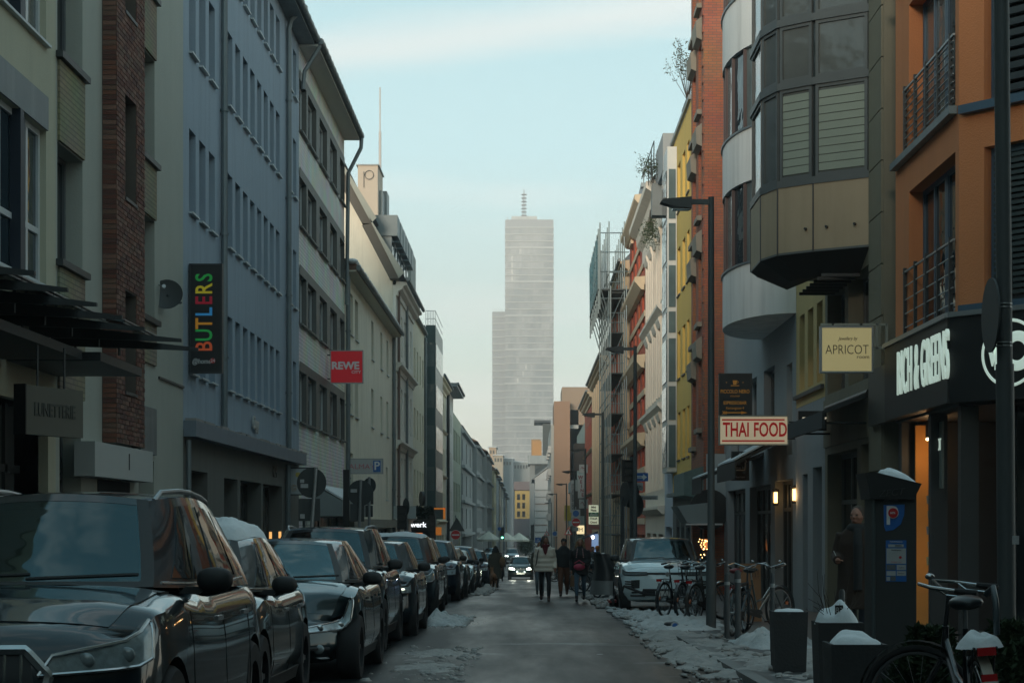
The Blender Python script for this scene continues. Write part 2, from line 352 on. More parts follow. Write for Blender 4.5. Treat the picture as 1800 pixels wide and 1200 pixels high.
# ---------------------------------------------------------------- ground, road, pavements
def asphalt():
    m = mat('wet_asphalt', (.014, .0165, .018), .5, .4, 1.2, spec=.05); nt = m.node_tree; N, L = nt.nodes, nt.links; b = N['Principled BSDF']
    tc = N.new('ShaderNodeTexCoord')
    def noise_(scale, sc, det=5, ro=.6):
        mp = N.new('ShaderNodeMapping'); mp.inputs['Scale'].default_value = sc; L.new(tc.outputs['Object'], mp.inputs[0])
        n = N.new('ShaderNodeTexNoise'); n.inputs['Scale'].default_value = scale; n.inputs['Detail'].default_value = det; n.inputs['Roughness'].default_value = ro; L.new(mp.outputs[0], n.inputs[0]); return n.outputs[0]
    def ramp_(s, a, b_, c0=0, c1=1):
        r = N.new('ShaderNodeMapRange'); r.inputs[1].default_value = a; r.inputs[2].default_value = b_; r.inputs[3].default_value = c0; r.inputs[4].default_value = c1; L.new(s, r.inputs[0]); return r.outputs[0]
    wet = noise_(1.0, (.8, .11, 1)); L.new(ramp_(wet, .38, .68, .48, .26), b.inputs['Roughness'])
    # thin ice and slush left across the lane and along the wheel tracks
    sl = noise_(1.0, (.55, 1.5, 1), 7, .62); msk = ramp_(sl, .60, .72)
    sp = N.new('ShaderNodeSeparateXYZ'); L.new(tc.outputs['Object'], sp.inputs[0])
    nearm = ramp_(sp.outputs[1], 40, 26, 0.12, 1)
    mu = N.new('ShaderNodeMath'); mu.operation = 'MULTIPLY'; L.new(msk, mu.inputs[0]); L.new(nearm, mu.inputs[1])
    col = b.inputs['Base Color'].links[0].from_socket
    g = noise_(90, (1, 1, 1), 2); gm = N.new('ShaderNodeMix'); gm.data_type = 'RGBA'; gm.blend_type = 'MULTIPLY'; gm.inputs[0].default_value = .6; L.new(col, gm.inputs[6])
    gr = N.new('ShaderNodeValToRGB'); L.new(g, gr.inputs[0]); gr.color_ramp.elements[0].position = .3; gr.color_ramp.elements[1].position = .7; gr.color_ramp.elements[0].color = (.4, .4, .4, 1); L.new(gr.outputs[0], gm.inputs[7])
    mx = N.new('ShaderNodeMix'); mx.data_type = 'RGBA'; L.new(mu.outputs[0], mx.inputs[0]); L.new(gm.outputs[2], mx.inputs[6]); mx.inputs[7].default_value = (.2, .23, .24, 1); L.new(mx.outputs[2], b.inputs['Base Color'])
    bp = N.new('ShaderNodeBump'); bp.inputs['Strength'].default_value = .14; bp.inputs['Distance'].default_value = .006; L.new(g, bp.inputs['Height']); L.new(bp.outputs[0], b.inputs['Normal'])
    return m
def strip(name, x0, x1, y0, y1, dz, m, nx=2, ny=200, th=None):
    mb = MB(); f = lambda u, v: (x0 + (x1 - x0) * v, y0 + (y1 - y0) * u, gz(y0 + (y1 - y0) * u) + dz + (.02 if .3 < v < .7 and name == 'road' else 0))
    mb.grid(f, ny, nx)
    if th:
        for (a, b) in ((x0, 1), (x1, -1)): mb.grid(lambda u, v: (a, y0 + (y1 - y0) * u, gz(y0 + (y1 - y0) * u) + dz - th * v), ny, 1)
    return kind(mb.build(name, m, smooth=False), 'structure')
PAVE = mat('wet_pavement', (.055, .057, .058), .5, .3, 1.5, bump=.3, bscale=30)
KERB = mat('kerb_stone', (.16, .16, .155), .7, .2, 4)
mbg = MB(); ys = [-60, 0, 48, 74, 117, 225, 420, 1250]
for a, b in zip(ys, ys[1:]): mbg.quad((-380, a, gz(a) - .12), (380, a, gz(a) - .12), (380, b, gz(b) - .12), (-380, b, gz(b) - .12))
kind(mbg.build('ground', mat('city_ground', (.08, .08, .08), .9, .2, .05)), 'structure')
strip('road', -3.7, 2.2, -25, 420, 0, asphalt(), 6, 300)
strip('pavement', -9, -3.85, -25, 420, .10, PAVE, 1, 200); strip('pavement', 2.35, 10.5, -25, 420, .06, PAVE, 1, 200)
strip('kerb', -3.85, -3.7, -25, 420, .105, KERB, 1, 200, .2); strip('kerb', 2.2, 2.35, -25, 420, .065, KERB, 1, 200, .15)

# ================================================================ LEFT SIDE (facade plane x = -6.5)
F = left(-6.5)
CREAM = mat('cream_render', (.46, .44, .33), .85, .07, 1.5, bump=.25, bscale=45, streak=.18, dcol=(.2, .2, .16))
CREAMP = mat('pale_render', (.40, .41, .36), .85, .06, 1.5, bump=.25, bscale=45, streak=.12, dcol=(.2, .2, .17))
NAVY = mat('navy_panel', (.012, .02, .035), .5, .2)
TAUPE = mat('taupe_render', (.16, .155, .135), .85, .1, 2, bump=.2, streak=.2, dcol=(.07, .07, .06))
# --- cream house with navy windows
b = building('cream rendered house with navy framed windows above the glass canopies', F, 14, 25, 13, CREAM)
rows = [(4.5, 6.6), (7.75, 9.85)]; cols = [(15.2, 17.4), (18.6, 20.8), (22.0, 24.5)]
ops = grid_ops(cols, rows) + [(15, 24.6, -.2, 2.9)]
walls(b, F, 14, 25, -.6, 13, ops, CREAM, .13)
for o in ops[:-1]:
    w_ = window(b, F, o, .10, FRAMEW, GLASSB, 3, .35, SILLM, .08)
    mb = MB(); mid = (o[0] + o[1]) / 2
    fbox(mb, F, mid - .08, mid + .08, -.11, .03, o[2], o[3]); mb.build('navy_mullion', NAVY, b)
    mb = MB(); fbox(mb, F, o[0] - .02, o[1] + .02, .003, .03, o[3] + .003, o[3] + .45); mb.build('lintel_panel', ZINC, b)
    for (a, c) in ((o[0] + .01, o[0] + .3), (mid + .1, mid + .4)):
        mb = MB(); fbox(mb, F, a, c, -.075, -.045, o[2] + .02, o[3] - .02); mb.build('shutter', NAVY, b)
LOUVRE = mat('louvre', (.10, .11, .11), .5, .1)
sh = MB(); fbox(sh, F, 21.05, 21.9, .02, .05, 4.55, 6.9); s_ = sh.build('shutter', NAVY, b)
for k in range(26):
    mb = MB(); fbox(mb, F, 21.1, 21.85, .05, .09, 4.62 + k * .087, 4.66 + k * .087); mb.build('slat', LOUVRE, s_)
mb = MB(); fbox(mb, F, 15.02, 24.58, -3.2, -3.1, -.3, 2.9); mb.build('shop_back', mat('warm_shop_wall', (.45, .36, .2), .8, .3, 2), b)
mb = MB()
for u in (15.02, 17.2, 19.4, 21.6, 22.7, 23.9): fbox(mb, F, u, u + .12, -.5, -.38, -.3, 2.9)
fbox(mb, F, 15, 24.6, -.5, -.38, 2.0, 2.1); mb.build('shopfront_frame', DARKMETAL, b)
mb = MB(); fbox(mb, F, 22.8, 24.5, -.46, -.43, -.3, 2.88); mb.build('shopfront_panel', mat('dark_shop_panel', (.05, .055, .055), .6, .2), b)
mb = MB(); fbox(mb, F, 15.1, 22.7, -.46, -.44, -.3, 2.88); mb.build('pane', GLASS, b)
def lamp_light(loc, e, col=(1, .62, .28), r=.06, name='lamp_light'):
    d = bpy.data.lights.new(name, 'POINT'); d.energy = e; d.color = col; d.shadow_soft_size = r; o = bpy.data.objects.new(name, d); COL.objects.link(o); o.location = loc; return o
# --- glass canopies
STEELG = mat('canopy_glass', (.10, .13, .14), .12, .2, spec=.6)
for (ya, yb, xo, lab) in ((16.2, 22.4, -5.2, 'glass canopy on steel brackets with its far edge over the navy windows'), (22.6, 25.0, -5.02, 'glass canopy on steel brackets ending beside the brick pier')):
    c = thing('glass_canopy', lab, 'canopy', (-6.0, (ya + yb) / 2, 3.9), 0, 'glass canopies over the shop')
    n = 5 if yb < 23 else 2
    for k in range(n):
        y0 = ya + (yb - ya) * k / n; y1 = ya + (yb - ya) * (k + 1) / n - .03
        mb = MB(); mb.extrude([(-6.5, y0, 4.12), (xo, y0, 3.82), (xo, y1, 3.82), (-6.5, y1, 4.12)], (0, 0, .025)); mb.build('pane', STEELG, c); mb = MB(); mb.box(xo - .02, xo, y0, y1, 3.81, 3.86); mb.build('edge_strip', STEEL, c)
        mb = MB(); mb.extrude([(-6.5, y1 - .12, 3.95), (xo + .5, y1 - .12, 3.72), (xo + .5, y1 - .12, 3.68), (-6.5, y1 - .12, 3.75)], (0, .06, 0)); mb.build('bracket', DARKMETAL, c)
        for q in (.3, .9): mb = MB(); x = -6.5 + q; mb.tube([(x, y1 - .09, 3.75 - q * .15), (x, y1 - .09, 4.08 - q * .22)], .02, 6); mb.build('spacer', DARKMETAL, c)
    mb = MB(); mb.box(-6.48, xo - .3, ya, yb, 3.34, 3.45); mb.build('fascia_beam', DARKMETAL, c)
# --- hanging board
t = thing('shop_sign', 'brown board with faint dark lettering hanging below the glass canopy', 'shop sign', (-5.4, 20.8, 2.3))
fr = Fr((-5.62, 20.3), (.4, 1.0), (.93, -.37))
SB = mat('brown_sign_board', (.105, .10, .08), .6, .1)
mb = MB(); fbox(mb, fr, 0, 1.08, -.12, 0, 2.32, 2.87); mb.build('board', SB, t)
mb = MB(); fbox(mb, fr, -.02, 0, -.14, .02, 2.32, 2.88); mb.build('edge_trim', BLACK, t)
mb = MB()
for u in (.3, .8): mb.tube([fr.p(u, -.06, 2.87), fr.p(u, -.06, 3.35)], .015, 6); 
mb.build('hanger', DARKMETAL, t)
text(t, 'LUNETTERIE', fr.p(.54, .002, 2.6), fr.n, .21, mat('faint_letter', (.06, .06, .05), .7, .1), .66, .004)
# --- house with brick pier
BEIGEBR = brickmat('beige_brick', (.23, .20, .13), (.27, .235, .155), (.14, .125, .085), bump=.3)
b = building('pale rendered house with a tall red brick pier and beige brick spandrels', F, 25, 34.2, 13.5, CREAMP)
b1 = [(25.08, 26.5, 4.96, 6.58), (25.08, 26.5, 7.82, 9.5), (25.08, 26.5, 10.7, 12.3)]
b2 = [(30.2, 31.6, 4.83, 6.55), (30.2, 31.6, 7.54, 9.32), (30.2, 31.6, 10.4, 12.1)]
g1 = [(25.2, 26.4, -.7, 2.75), (30.3, 31.55, -.7, 2.4)]
walls(b, F, 25, 34.2, -.9, 13.8, b1 + b2 + g1, CREAMP, .3)
for o in b1 + b2:
    window(b, F, o, .26, FRAMEG, GLASS, 1, 0, None, .07)
    mb = MB(); fbox(mb, F, o[0] - .08, o[1] + .1, -.28, .1, o[2] - .09, o[2]); mb.build('sill', DARKMETAL, b)
for (u0, u1), zs in (((25.08, 26.5), [(3.1, 4.86), (6.6, 7.72), (9.52, 10.6)]), ((30.2, 31.6), [(4.05, 4.73), (6.57, 7.44), (9.34, 10.3)])):
    for c, d in zs: mb = MB(); fbox(mb, F, u0, u1, .003, .04, c, d); mb.build('brick_spandrel', BEIGEBR, b)
for g in g1: window(b, F, g, .28, FRAMEG, GLASS, 1, .78, None, .08, name='shop_window')
mb = MB(); fbox(mb, F, 30.25, 31.55, .005, .05, 2.5, 3.3); mb.build('transom_panel', ZINC, b)
mb = MB(); fbox(mb, F, 26.0, 30.0, .004, .3, 2.0, 2.5); mb.build('door_hood', mat('white_render', (.46, .47, .45), .8, .05), b)
mb = MB(); fbox(mb, F, 28.2, 28.24, .3, .31, 2.15, 2.4); mb.build('letter_plate', DARKMETAL, b)
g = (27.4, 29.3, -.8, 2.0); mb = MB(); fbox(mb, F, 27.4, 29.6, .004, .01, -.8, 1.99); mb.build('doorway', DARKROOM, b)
mb = MB(); fbox(mb, F, 31.9, 34.19, .003, .03, 3.86, 3.9); mb.build('joint_line', DARKMETAL, b)
# brick pier: core, then real bricks on the end and the near part of its long face
pier = MB(); slots = [(28.3, 29.1, 3.38, 4.95), (28.3, 29.1, 6.4, 8.0), (28.3, 29.1, 9.3, 10.9)]
f2 = left(-6.285); skin(pier, f2, 27.71, 29.75, 2.55, 13.8, slots, .2); block(pier, f2, 27.71, 29.75, 2.55, 13.8, .3)
RB1, RB2 = (.15, .055, .035), (.19, .085, .055)
pw = pier.build('brick_pier', mat('mortar', (.10, .085, .07), .9, .2, 8), b)
for c in slots:
    mb = MB(); fbox(mb, f2, c[0], c[1], -.2, -.17, c[2], c[3]); mb.build('recess_panel', brickmat('recess_brick', RB1, (.1, .045, .03), (.08, .07, .06)), b)
    mb = MB(); fbox(mb, f2, c[0] - .02, c[1] + .02, -.1, .03, c[2] - .05, c[2]); mb.build('sill', DARKMETAL, b)
BR = [mat('red_brick_%d' % k, c, .85, .25, 9, bump=.4, bscale=50) for k, c in enumerate(((.13, .045, .03), (.17, .065, .04), (.10, .04, .03), (.2, .10, .07), (.15, .08, .055)))]
def brick_data(l, w_, h, m): return MB().box(0, w_, 0, l, 0, h).data('brick', m)
BD = [brick_data(.235, .012, .062, m) for m in BR]; BE = [MB().box(0, .205, 0, .012, 0, .062).data('brick', m) for m in BR]
rb = random.Random(3); nb = 0; rest = MB(); bs = base_of(pw)
for k in range(147):
    z = 2.56 + k * .0755
    o = link('brick', rb.choice(BE), pw, Vector((-6.487, 27.7, z)) - bs); nb += 1
    y = 27.71 + (.0 if k % 2 else -.12)
    while y < 29.75:
        y0, y1 = max(y, 27.7), min(y + .24, 29.75)
        for s in slots:
            if s[2] < z + .03 < s[3]:
                if y0 < s[0] < y1: y1 = s[0]
                elif s[0] <= y0 < s[1] < y1: y0 = s[1]
        if y1 - y0 > .05 and not any(s[0] - .01 < y0 and y1 < s[1] + .01 and s[2] < z + .03 < s[3] for s in slots):
            if nb < 300 and y < 27.95 and y1 - y0 > .2: link('brick', rb.choice(BD), pw, Vector((-6.285, y0, z + .0)) - bs); nb += 1
            else: rest.cur = rb.randrange(5); rest.box(-6.29, -6.273 + rb.uniform(-.003, .003), y0, y1 - .012, z, z + .062)
        y += .252
kind(rest.build('brick_facing', BR, pw), 'stuff')
# --- satellite dish
t = thing('satellite_dish', 'dark round satellite dish on the pale wall beside the blue house', 'satellite dish', (-6.5, 32.4, 5.3))
mb = MB(); c = Vector((XX(293, 32), 32.0, ZZ(517, 32))); nn = Vector((.1, -1, .3)).normalized(); a_ = nn.orthogonal().normalized(); b_ = nn.cross(a_)
ids = [[mb.vert(c + (a_ * math.cos(t_) + b_ * math.sin(t_)) * .28 * r_ / 5 - nn * .07 * (1 - (r_ / 5) ** 2)) for t_ in [2 * math.pi * j / 28 for j in range(28)]] for r_ in range(0, 6)]
for A, B in zip(ids, ids[1:]):
    for j in range(28): mb.face(A[j], A[(j + 1) % 28], B[(j + 1) % 28], B[j])
mb.build('dish', mat('dish_grey', (.05, .055, .055), .6, .1), t, smooth=True)
mb = MB(); mb.tube([c - b_ * .27, c + nn * .25 - b_ * .05], .012, 6); mb.tube([c + nn * .22 - b_ * .05, c + nn * .3 - b_ * .03], .035, 8); mb.build('feed_arm', STEEL, t)
mb = MB(); mb.tube([c - nn * .06, (-6.2, 32.4, c.z - .1), (-6.5, 32.4, c.z - .1)], .025, 6); mb.build('wall_bracket', DARKMETAL, t)

# --- blue-grey house
BLUEW = mat('blue_grey_render', (.31, .38, .45), .85, .08, 1.0, bump=.35, bscale=38, streak=.4, dcol=(.17, .20, .25))
b = building('long blue grey house with narrow deep windows and snowy sills', F, 34.2, 51.4, 15, BLUEW)
starts = [34.8 + 1.08 * k for k in range(3)] + [39.2 + 1.08 * k for k in range(8)] + [49.05, 50.13]
rows = [(4.2, 5.8), (7.28, 8.88), (10.34, 11.94), (13.1, 14.4)]
ops = grid_ops([(s, s + .70) for s in starts], rows)
gops = [(34.9, 36.8, -1, 2.35), (38.8, 40.6, -1, 2.3), (41.0, 44.2, -1, 2.3), (44.5, 47.9, -1, 2.3)]
walls(b, F, 34.2, 51.4, 3.1, 14.95, ops, BLUEW, .32)
LT = mat('lower_wall', (.145, .145, .13), .8, .12, 1.3, bump=.2, streak=.3, dcol=(.06, .06, .055))
walls(b, F, 34.2, 51.4, -1.2, 3.095, gops, LT, .4, name='ground_floor_wall')
FRD = mat('slate_blue_frame', (.16, .19, .25), .5, .1)
for o in ops: window(b, F, o, .29, FRD, GLASSB, 0, 0, SILLM, .05, .08)
for o in gops[1:]:
    n = 1 if o[1] - o[0] < 2 else 3
    window(b, F, o, .36, mat('bronze_frame', (.06, .055, .045), .4, .1, metal=.3), GLASS, n, 0, None, .07, name='shop_window')
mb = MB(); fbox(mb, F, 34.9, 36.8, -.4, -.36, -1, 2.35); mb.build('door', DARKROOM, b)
ledge(b, F, 34.23, 51.2, .24, 2.96, 3.26, mat('canopy_blue_zinc', (.17, .2, .24), .6, .12, streak=.3, dcol=(.1, .11, .12)), 'canopy')
mb = MB(); rr = random.Random(5)
u = 34.3
while u < 50.6: l = rr.uniform(.3, 1.1); fbox(mb, F, u, u + l, .02, .23, 3.263, 3.275 + rr.random() * .05); u += l + rr.random() * .3
kind(mb.build('ledge_snow', SNOWD, b), 'stuff')
for u in (38.3, 48.6): pipe(b, F, u, 3.28, 14.5, .09, .07, top=.55)
pipe(b, F, 34.35, -.8, 2.9, .08, .05); pipe(b, F, 48.5, -.8, 2.9, .08, .07)
eave_roof(b, F, 34.0, 51.35, 14.9, .45, 9, 3.0, SLATE, ZINC, .1)
text(b, 'Cöngry', F.p(42.9, .05, 3.68), F.n, .42, mat('script_metal', (.4, .4, .38), .4, .1), .7, .006, .02, shear=.35)
text(b, 'RCH', F.p(46.4, .02, 2.64), F.n, .42, mat('dark_letter', (.07, .07, .065), .5, .1), .8, .004)
mb = MB()
for u in (45.2, 46.9): mb.tube([F.p(u, .08, .95), F.p(u, .08, 1.12)], .035, 8)
mb.build('wall_lamp', mat('amber_lamp', (.8, .5, .2), .5, .05, emit=(1, .5, .15), es=.7), b)

# --- white tiled modern house
WT = brickmat('white_glazed_tile', (.74, .73, .68), (.78, .77, .72), (.42, .42, .39), bump=.25, bw=.22, bh=.11)
BAND = mat('taupe_stone_band', (.115, .115, .105), .6, .12, 3, bump=.1)
b = building('white tiled office house with taupe window bands and a deep eave', F, 51.4, 64, 15, WT)
starts = [50.9, 53.35, 56.3, 59.3, 62.35]; cols = [(max(s, 51.45), min(s + 2.1, 63.96)) for s in starts]
rows = [(4.21, 5.66), (6.99, 8.4), (9.74, 11.15), (12.45, 13.9)]; ops = grid_ops(cols, rows)
walls(b, F, 51.4, 64, -1.4, 14.9, ops + [(52.2, 54.2, -1.3, 1.7), (55, 63.6, -1.3, 1.6)], WT, .2)
for (c, d) in rows:
    mb = MB(); f3 = left(-6.478); skin(mb, f3, 51.45, 63.97, c - .04, d + .26, [(o[0] + .012, o[1] - .012, o[2] + .012, o[3] - .012) for o in ops if o[2] == c], .155); 
    us = (51.45, 63.97); mb.build('stone_band', BAND, b)
for o in ops:
    window(b, F, o, .14, FRAMEW, GLASS, 1 if o[1] - o[0] > 1.8 else 0, 0, None, .09)
    mb = MB(); fbox(mb, F, o[0] - .03, o[1] + .03, .023, .1, o[2] - .05, o[2] - .003); mb.build('sill', BAND, b)
for o in ((52.2, 54.2, -1.3, 1.7), (55, 63.6, -1.3, 1.6)): window(b, F, o, .18, FRAMEG, GLASS, 2 if o[1] > 60 else 1, 0, None, .08, name='shop_window')
mb = MB(); mb.extrude([F.p(54.6, .004, 2.5), F.p(54.6, .9, 2.0), F.p(54.6, .9, 1.55), F.p(54.6, .004, 1.55)], (0, 9.2, 0)); mb.build('shop_canopy', mat('canopy_zinc', (.22, .25, .25), .55, .1), b)
mb = MB(); mb.extrude([F.p(54.6, .2, 2.44), F.p(54.6, .9, 2.03), F.p(54.6, .9, 2.09), F.p(54.6, .2, 2.5)], (0, 9.2, 0)); kind(mb.build('canopy_snow', SNOW, b), 'stuff')
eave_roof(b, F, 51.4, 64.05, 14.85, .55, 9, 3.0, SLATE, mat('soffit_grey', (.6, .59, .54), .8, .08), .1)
mb = MB(); mb.tube([F.p(63.9, .62, 14.85), F.p(63.9, .6, 14.5), F.p(63.9, .15, 13.6), F.p(63.9, .1, 9)], .07, 8); mb.build('downpipe', ZINC, b, smooth='auto')
mb = MB(); mb.tube([F.p(51.5, .6, 14.85), F.p(51.5, .15, 14.1), F.p(51.5, .1, 13.6)], .06, 8); mb.build('downpipe', ZINC, b, smooth='auto')

# --- low cream house
CR2 = mat('old_cream_render', (.78, .74, .62), .9, .09, .8, bump=.3, bscale=30, streak=.4, dcol=(.4, .37, .29))
b = building('low cream house with few windows and snow clumps on its tiled eave', F, 64.05, 86.7, 10.3, CR2)
ops = [(66.0, 67.2, 8.2, 9.7), (68.0, 69.2, 8.2, 9.7), (66.0, 67.2, 5.3, 6.8), (68.0, 69.2, 5.3, 6.8), (66, 67.2, 2.6, 3.9), (79.6, 80.7, 8.1, 9.7), (79.6, 80.7, 5.3, 6.9), (83, 84.1, 5.3, 6.9), (83, 84.1, 8.1, 9.7), (82.6, 83.7, 2.4, 3.9), (75, 76.1, 5.3, 6.9), (75, 76.1, 8.1, 9.7)]
gg = [(65, 73.5, -1.5, 1.1), (74.2, 85.5, -1.5, 1.1)]
walls(b, F, 64.05, 86.7, -1.7, 10.3, ops + gg, CR2, .22)
for o in ops: window(b, F, o, .18, FRAMEW, GLASS, 1, 0, SILLM, .07)
for o in gg: window(b, F, o, .2, DARKMETAL, GLASS, 4, 0, None, .09, name='shop_window')
ledge(b, F, 64.1, 86.6, .35, 1.15, 1.5, mat('stone_ledge', (.25, .24, .2), .8, .15, streak=.5, dcol=(.1, .1, .08)), 'ledge')
for u in (64.4, 86.3): pipe(b, F, u, -1.2, 10.1, .1, .08)
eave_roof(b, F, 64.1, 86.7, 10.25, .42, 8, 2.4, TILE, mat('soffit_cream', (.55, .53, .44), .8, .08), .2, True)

# --- tall gambrel house: plain gable to the camera, dormers above the street
GABLE = mat('weathered_gable_render', (.80, .76, .64), .9, .10, .9, bump=.3, bscale=25, streak=.4, dcol=(.33, .3, .23))
b = building('tall pale house with a bare gambrel gable and a row of grey dormers', F, 86.7, 100, 18, GABLE, depth=10)
prof = [(0, 12.9), (-1.15, 15.4), (-3.0, 19.0), (-7.5, 19.4), (-10, 15.4), (-10, -2)]
mb = MB(); mb.extrude([F.p(86.75, d, z) for d, z in [(0, -2)] + prof], (0, 12.5, 0)); mb.build('wall', GABLE, b)
OR = mat('ornate_facade_render', (.74, .72, .65), .85, .08, 1.5, streak=.25, dcol=(.2, .2, .17))
cols = [(88 + 2.3 * k, 89.1 + 2.3 * k) for k in range(5)]; ops = grid_ops(cols, [(9.6, 11.6), (6.0, 8.0), (2.6, 4.6)]) + [(88, 98.5, -2, .9)]
mb = MB(); f3 = left(-6.35); skin(mb, f3, 86.76, 99.5, -2, 12.7, ops, .145); block(mb, f3, 86.76, 99.5, -2, 12.7, .14); mb.build('street_facade', OR, b)
for o in ops: window(b, f3, o, .13, FRAMEW if o[2] > 0 else DARKMETAL, GLASS, 1 if o[2] > 0 else 3, .7 if o[2] > 0 else 0, None, .08)
for z in (8.9, 5.2, 1.6): cornice(b, f3, 86.8, 99.4, z, [(0.003, -.3), (.06, -.3), (.12, -.12), (.3, 0), (.3, .1), (.003, .14)], OR)
cornice(b, f3, 86.8, 99.4, 12.7, CORN, OR); gutter(b, f3, 86.6, 99.5, .58, 12.95)
for u in (87.4, 93.2): pipe(b, f3, u, -1.5, 12.4, .1, .07, m=mat('red_brown_pipe', (.16, .11, .09), .6, .1) if u < 90 else None, top=.5)
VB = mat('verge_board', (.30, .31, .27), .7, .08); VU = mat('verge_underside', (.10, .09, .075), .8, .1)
rp = [(.35, 12.9), (-.95, 15.5), (-2.9, 19.15), (-7.6, 19.6)]
for (d0, z0), (d1, z1) in zip(rp, rp[1:]):
    mb = MB(); mb.extrude([F.p(85.9, d0, z0), F.p(85.9, d1, z1), F.p(85.9, d1 - .12, z1 + .32), F.p(85.9, d0 + .25, z0 + .25)], (0, .1, 0)); mb.build('verge_board', VB, b)
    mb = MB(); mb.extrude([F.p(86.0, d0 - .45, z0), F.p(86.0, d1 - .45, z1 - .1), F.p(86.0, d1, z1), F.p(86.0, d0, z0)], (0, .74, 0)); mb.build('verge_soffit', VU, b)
    mb = MB(); mb.extrude([F.p(86.0, d0, z0 + .02), F.p(86.0, d1, z1 + .02), F.p(86.0, d1, z1 + .2), F.p(86.0, d0 + .2, z0 + .2)], (0, 13.5, 0)); mb.build('roof', SLATE, b)
for k in range(6):
    u = 88 + 2.1 * k; mb = MB(); fbox(mb, F, u, u + 1.3, -1.8, -.15, 13.2, 15.2); d = mb.build('dormer', ZINC, b)
    mb = MB(); fbox(mb, F, u - .15, u + 1.45, -2.2, .15, 15.2, 16.2); mb.build('dormer_box', mat('dormer_zinc', (.15, .19, .2), .5, .1), d)
    mb = MB(); fbox(mb, F, u + .15, u + 1.15, -.149, -.13, 13.5, 15.0); mb.build('pane', GLASSB, d)
# roofs and tanks beyond the gable
b = thing('rooftop_tower', 'beige stair tower with a curled emblem rising behind the gambrel roof', 'roof tower', (-9, 118, gz(118)))
T_ = Fr((0, 118), (1, 0), (0, -1)); PEACH = mat('peach_render', (.50, .42, .34), .85, .05)
x0, x1 = XX(629, 118), XX(664, 118); mb = MB(); fbox(mb, T_, x0, x1, -4, 0, gz(118), ZZ(291, 118)); mb.build('wall', PEACH, b)
mb = MB(); fbox(mb, T_, x0 - .1, x1 + .1, -4.1, .1, ZZ(291, 118), ZZ(289, 118)); mb.build('roof_edge', ZINC, b)
mb = MB(); mb.torus(((x0 + x1) / 2 + .1, 117.9, ZZ(308, 118)), (0, 1, 0), .28, .02, 20, 5); mb.tube([((x0 + x1) / 2 - .25, 117.9, ZZ(302, 118)), ((x0 + x1) / 2 - .25, 117.9, ZZ(330, 118))], .02, 5); mb.build('emblem', DARKMETAL, b)
mb = MB(); mb.box(x1 + .002, XX(672, 119), 119, 122, gz(118), ZZ(335, 119)); mb.box(XX(672, 121), XX(680, 121), 121, 123, gz(118), ZZ(336, 121)); mb.build('side_block', ZINC, b)
t = thing('roof_mast', 'thin tall pale mast standing above the gambrel roof', 'mast', (XX(668, 121), 121, gz(121)))
mb = MB(); x = XX(668, 121); mb.tube([(x, 121, gz(121)), (x, 121, ZZ(232, 121))], .09, 8); mb.tube([(x, 121, ZZ(232, 121)), (x, 121, ZZ(154, 121))], .05, 6); mb.build('pole', mat('pale_mast', (.5, .47, .45), .5, .05), t)

# --- further left houses
def simple(fr, u0, u1, z1, m, lab, rows, ww, pitch, fm=None, gm=None, group=None, depth=8, rd=.18, u_off=.8, shop=True, corn=None, roof=None, trans=.7, mull=1, sill=None, floor_line=False, wh=None, skipg=False):
    b = building(lab, fr, u0, u1, z1, m, depth=depth, group=group, zb=min(gz(u0), gz(u1)))
    cols = []; u = u0 + u_off
    while u + ww < u1 - .3: cols.append((u, u + ww)); u += pitch
    ops = grid_ops(cols, rows); gb = min(gz(u0), gz(u1)) - .3; gops = []
    if shop:
        top = gz(u0) + 2.9; k = u0 + .5
        while k + 3 < u1: gops.append((k, k + 2.8, gb + .01, top)); k += 3.5
    walls(b, fr, u0, u1, gb, z1, ops + gops, m, rd, depth)
    for o in ops: window(b, fr, o, rd - .03, fm, gm, mull, trans, sill, .08)
    for o in gops: window(b, fr, o, rd - .02, DARKMETAL, GLASS, 1, .8, None, .1, name='shop_window')
    if corn: cornice(b, fr, u0, u1, z1, CORN, corn); gutter(b, fr, u0, u1, .55, z1 + .2)
    if floor_line:
        for (c, d) in rows: cornice(b, fr, u0 + .02, u1 - .02, c - .3, [(0.003, -.15), (.1, -.12), (.2, 0), (.003, .08)], corn or m, 'string_course')
    if roof: eave_roof(b, fr, u0, u1, z1, .5, depth, roof[1], roof[0], m, .18, True)
    return b
GRN = mat('green_glass_bay', (.03, .08, .08), .15, .3); CR3 = mat('warm_cream_render', (.76, .69, .53), .88, .08, 1.2, streak=.25, dcol=(.25, .22, .16))
b = simple(F, 99.6, 113, 13.0, CR3, 'warm cream house with one steep tiled half gable past the dormers', [(9.6, 11.3), (6.2, 7.9), (2.8, 4.4)], 1.1, 2.6)
mb = MB(); mb.extrude([F.p(103.5, .1, 13.0), F.p(103.5, -1.6, 15.6), F.p(103.5, -6, 15.6), F.p(103.5, -8, 13)], (0, 9.5, 0)); mb.build('roof', mat('pale_hip_render', (.38, .37, .3), .85, .1), b)
gutter(b, F, 99.7, 113, .15, 13.05); pipe(b, F, 112.6, -2, 12.8, .1, .09)
mb = MB(); fbox(mb, F, 108, 112.5, -4.5, -.5, 13.2, 17.6); mb.build('roof_block', mat('green_grey_zinc', (.17, .19, .18), .6, .1), b)
b = simple(F, 113.2, 128, 13.0, mat('grey_green_render', (.25, .27, .24), .8, .1), 'narrow house whose upper floors are a dark green glass bay', [(0.6, 2.3)], 1.2, 2.8)
bay = MB(); fbox(bay, F, 114.5, 124, .004, .62, 2.2, 13.8); by = bay.build('bay', mat('teal_bay_panel', (.015, .06, .065), .35, .2), b)
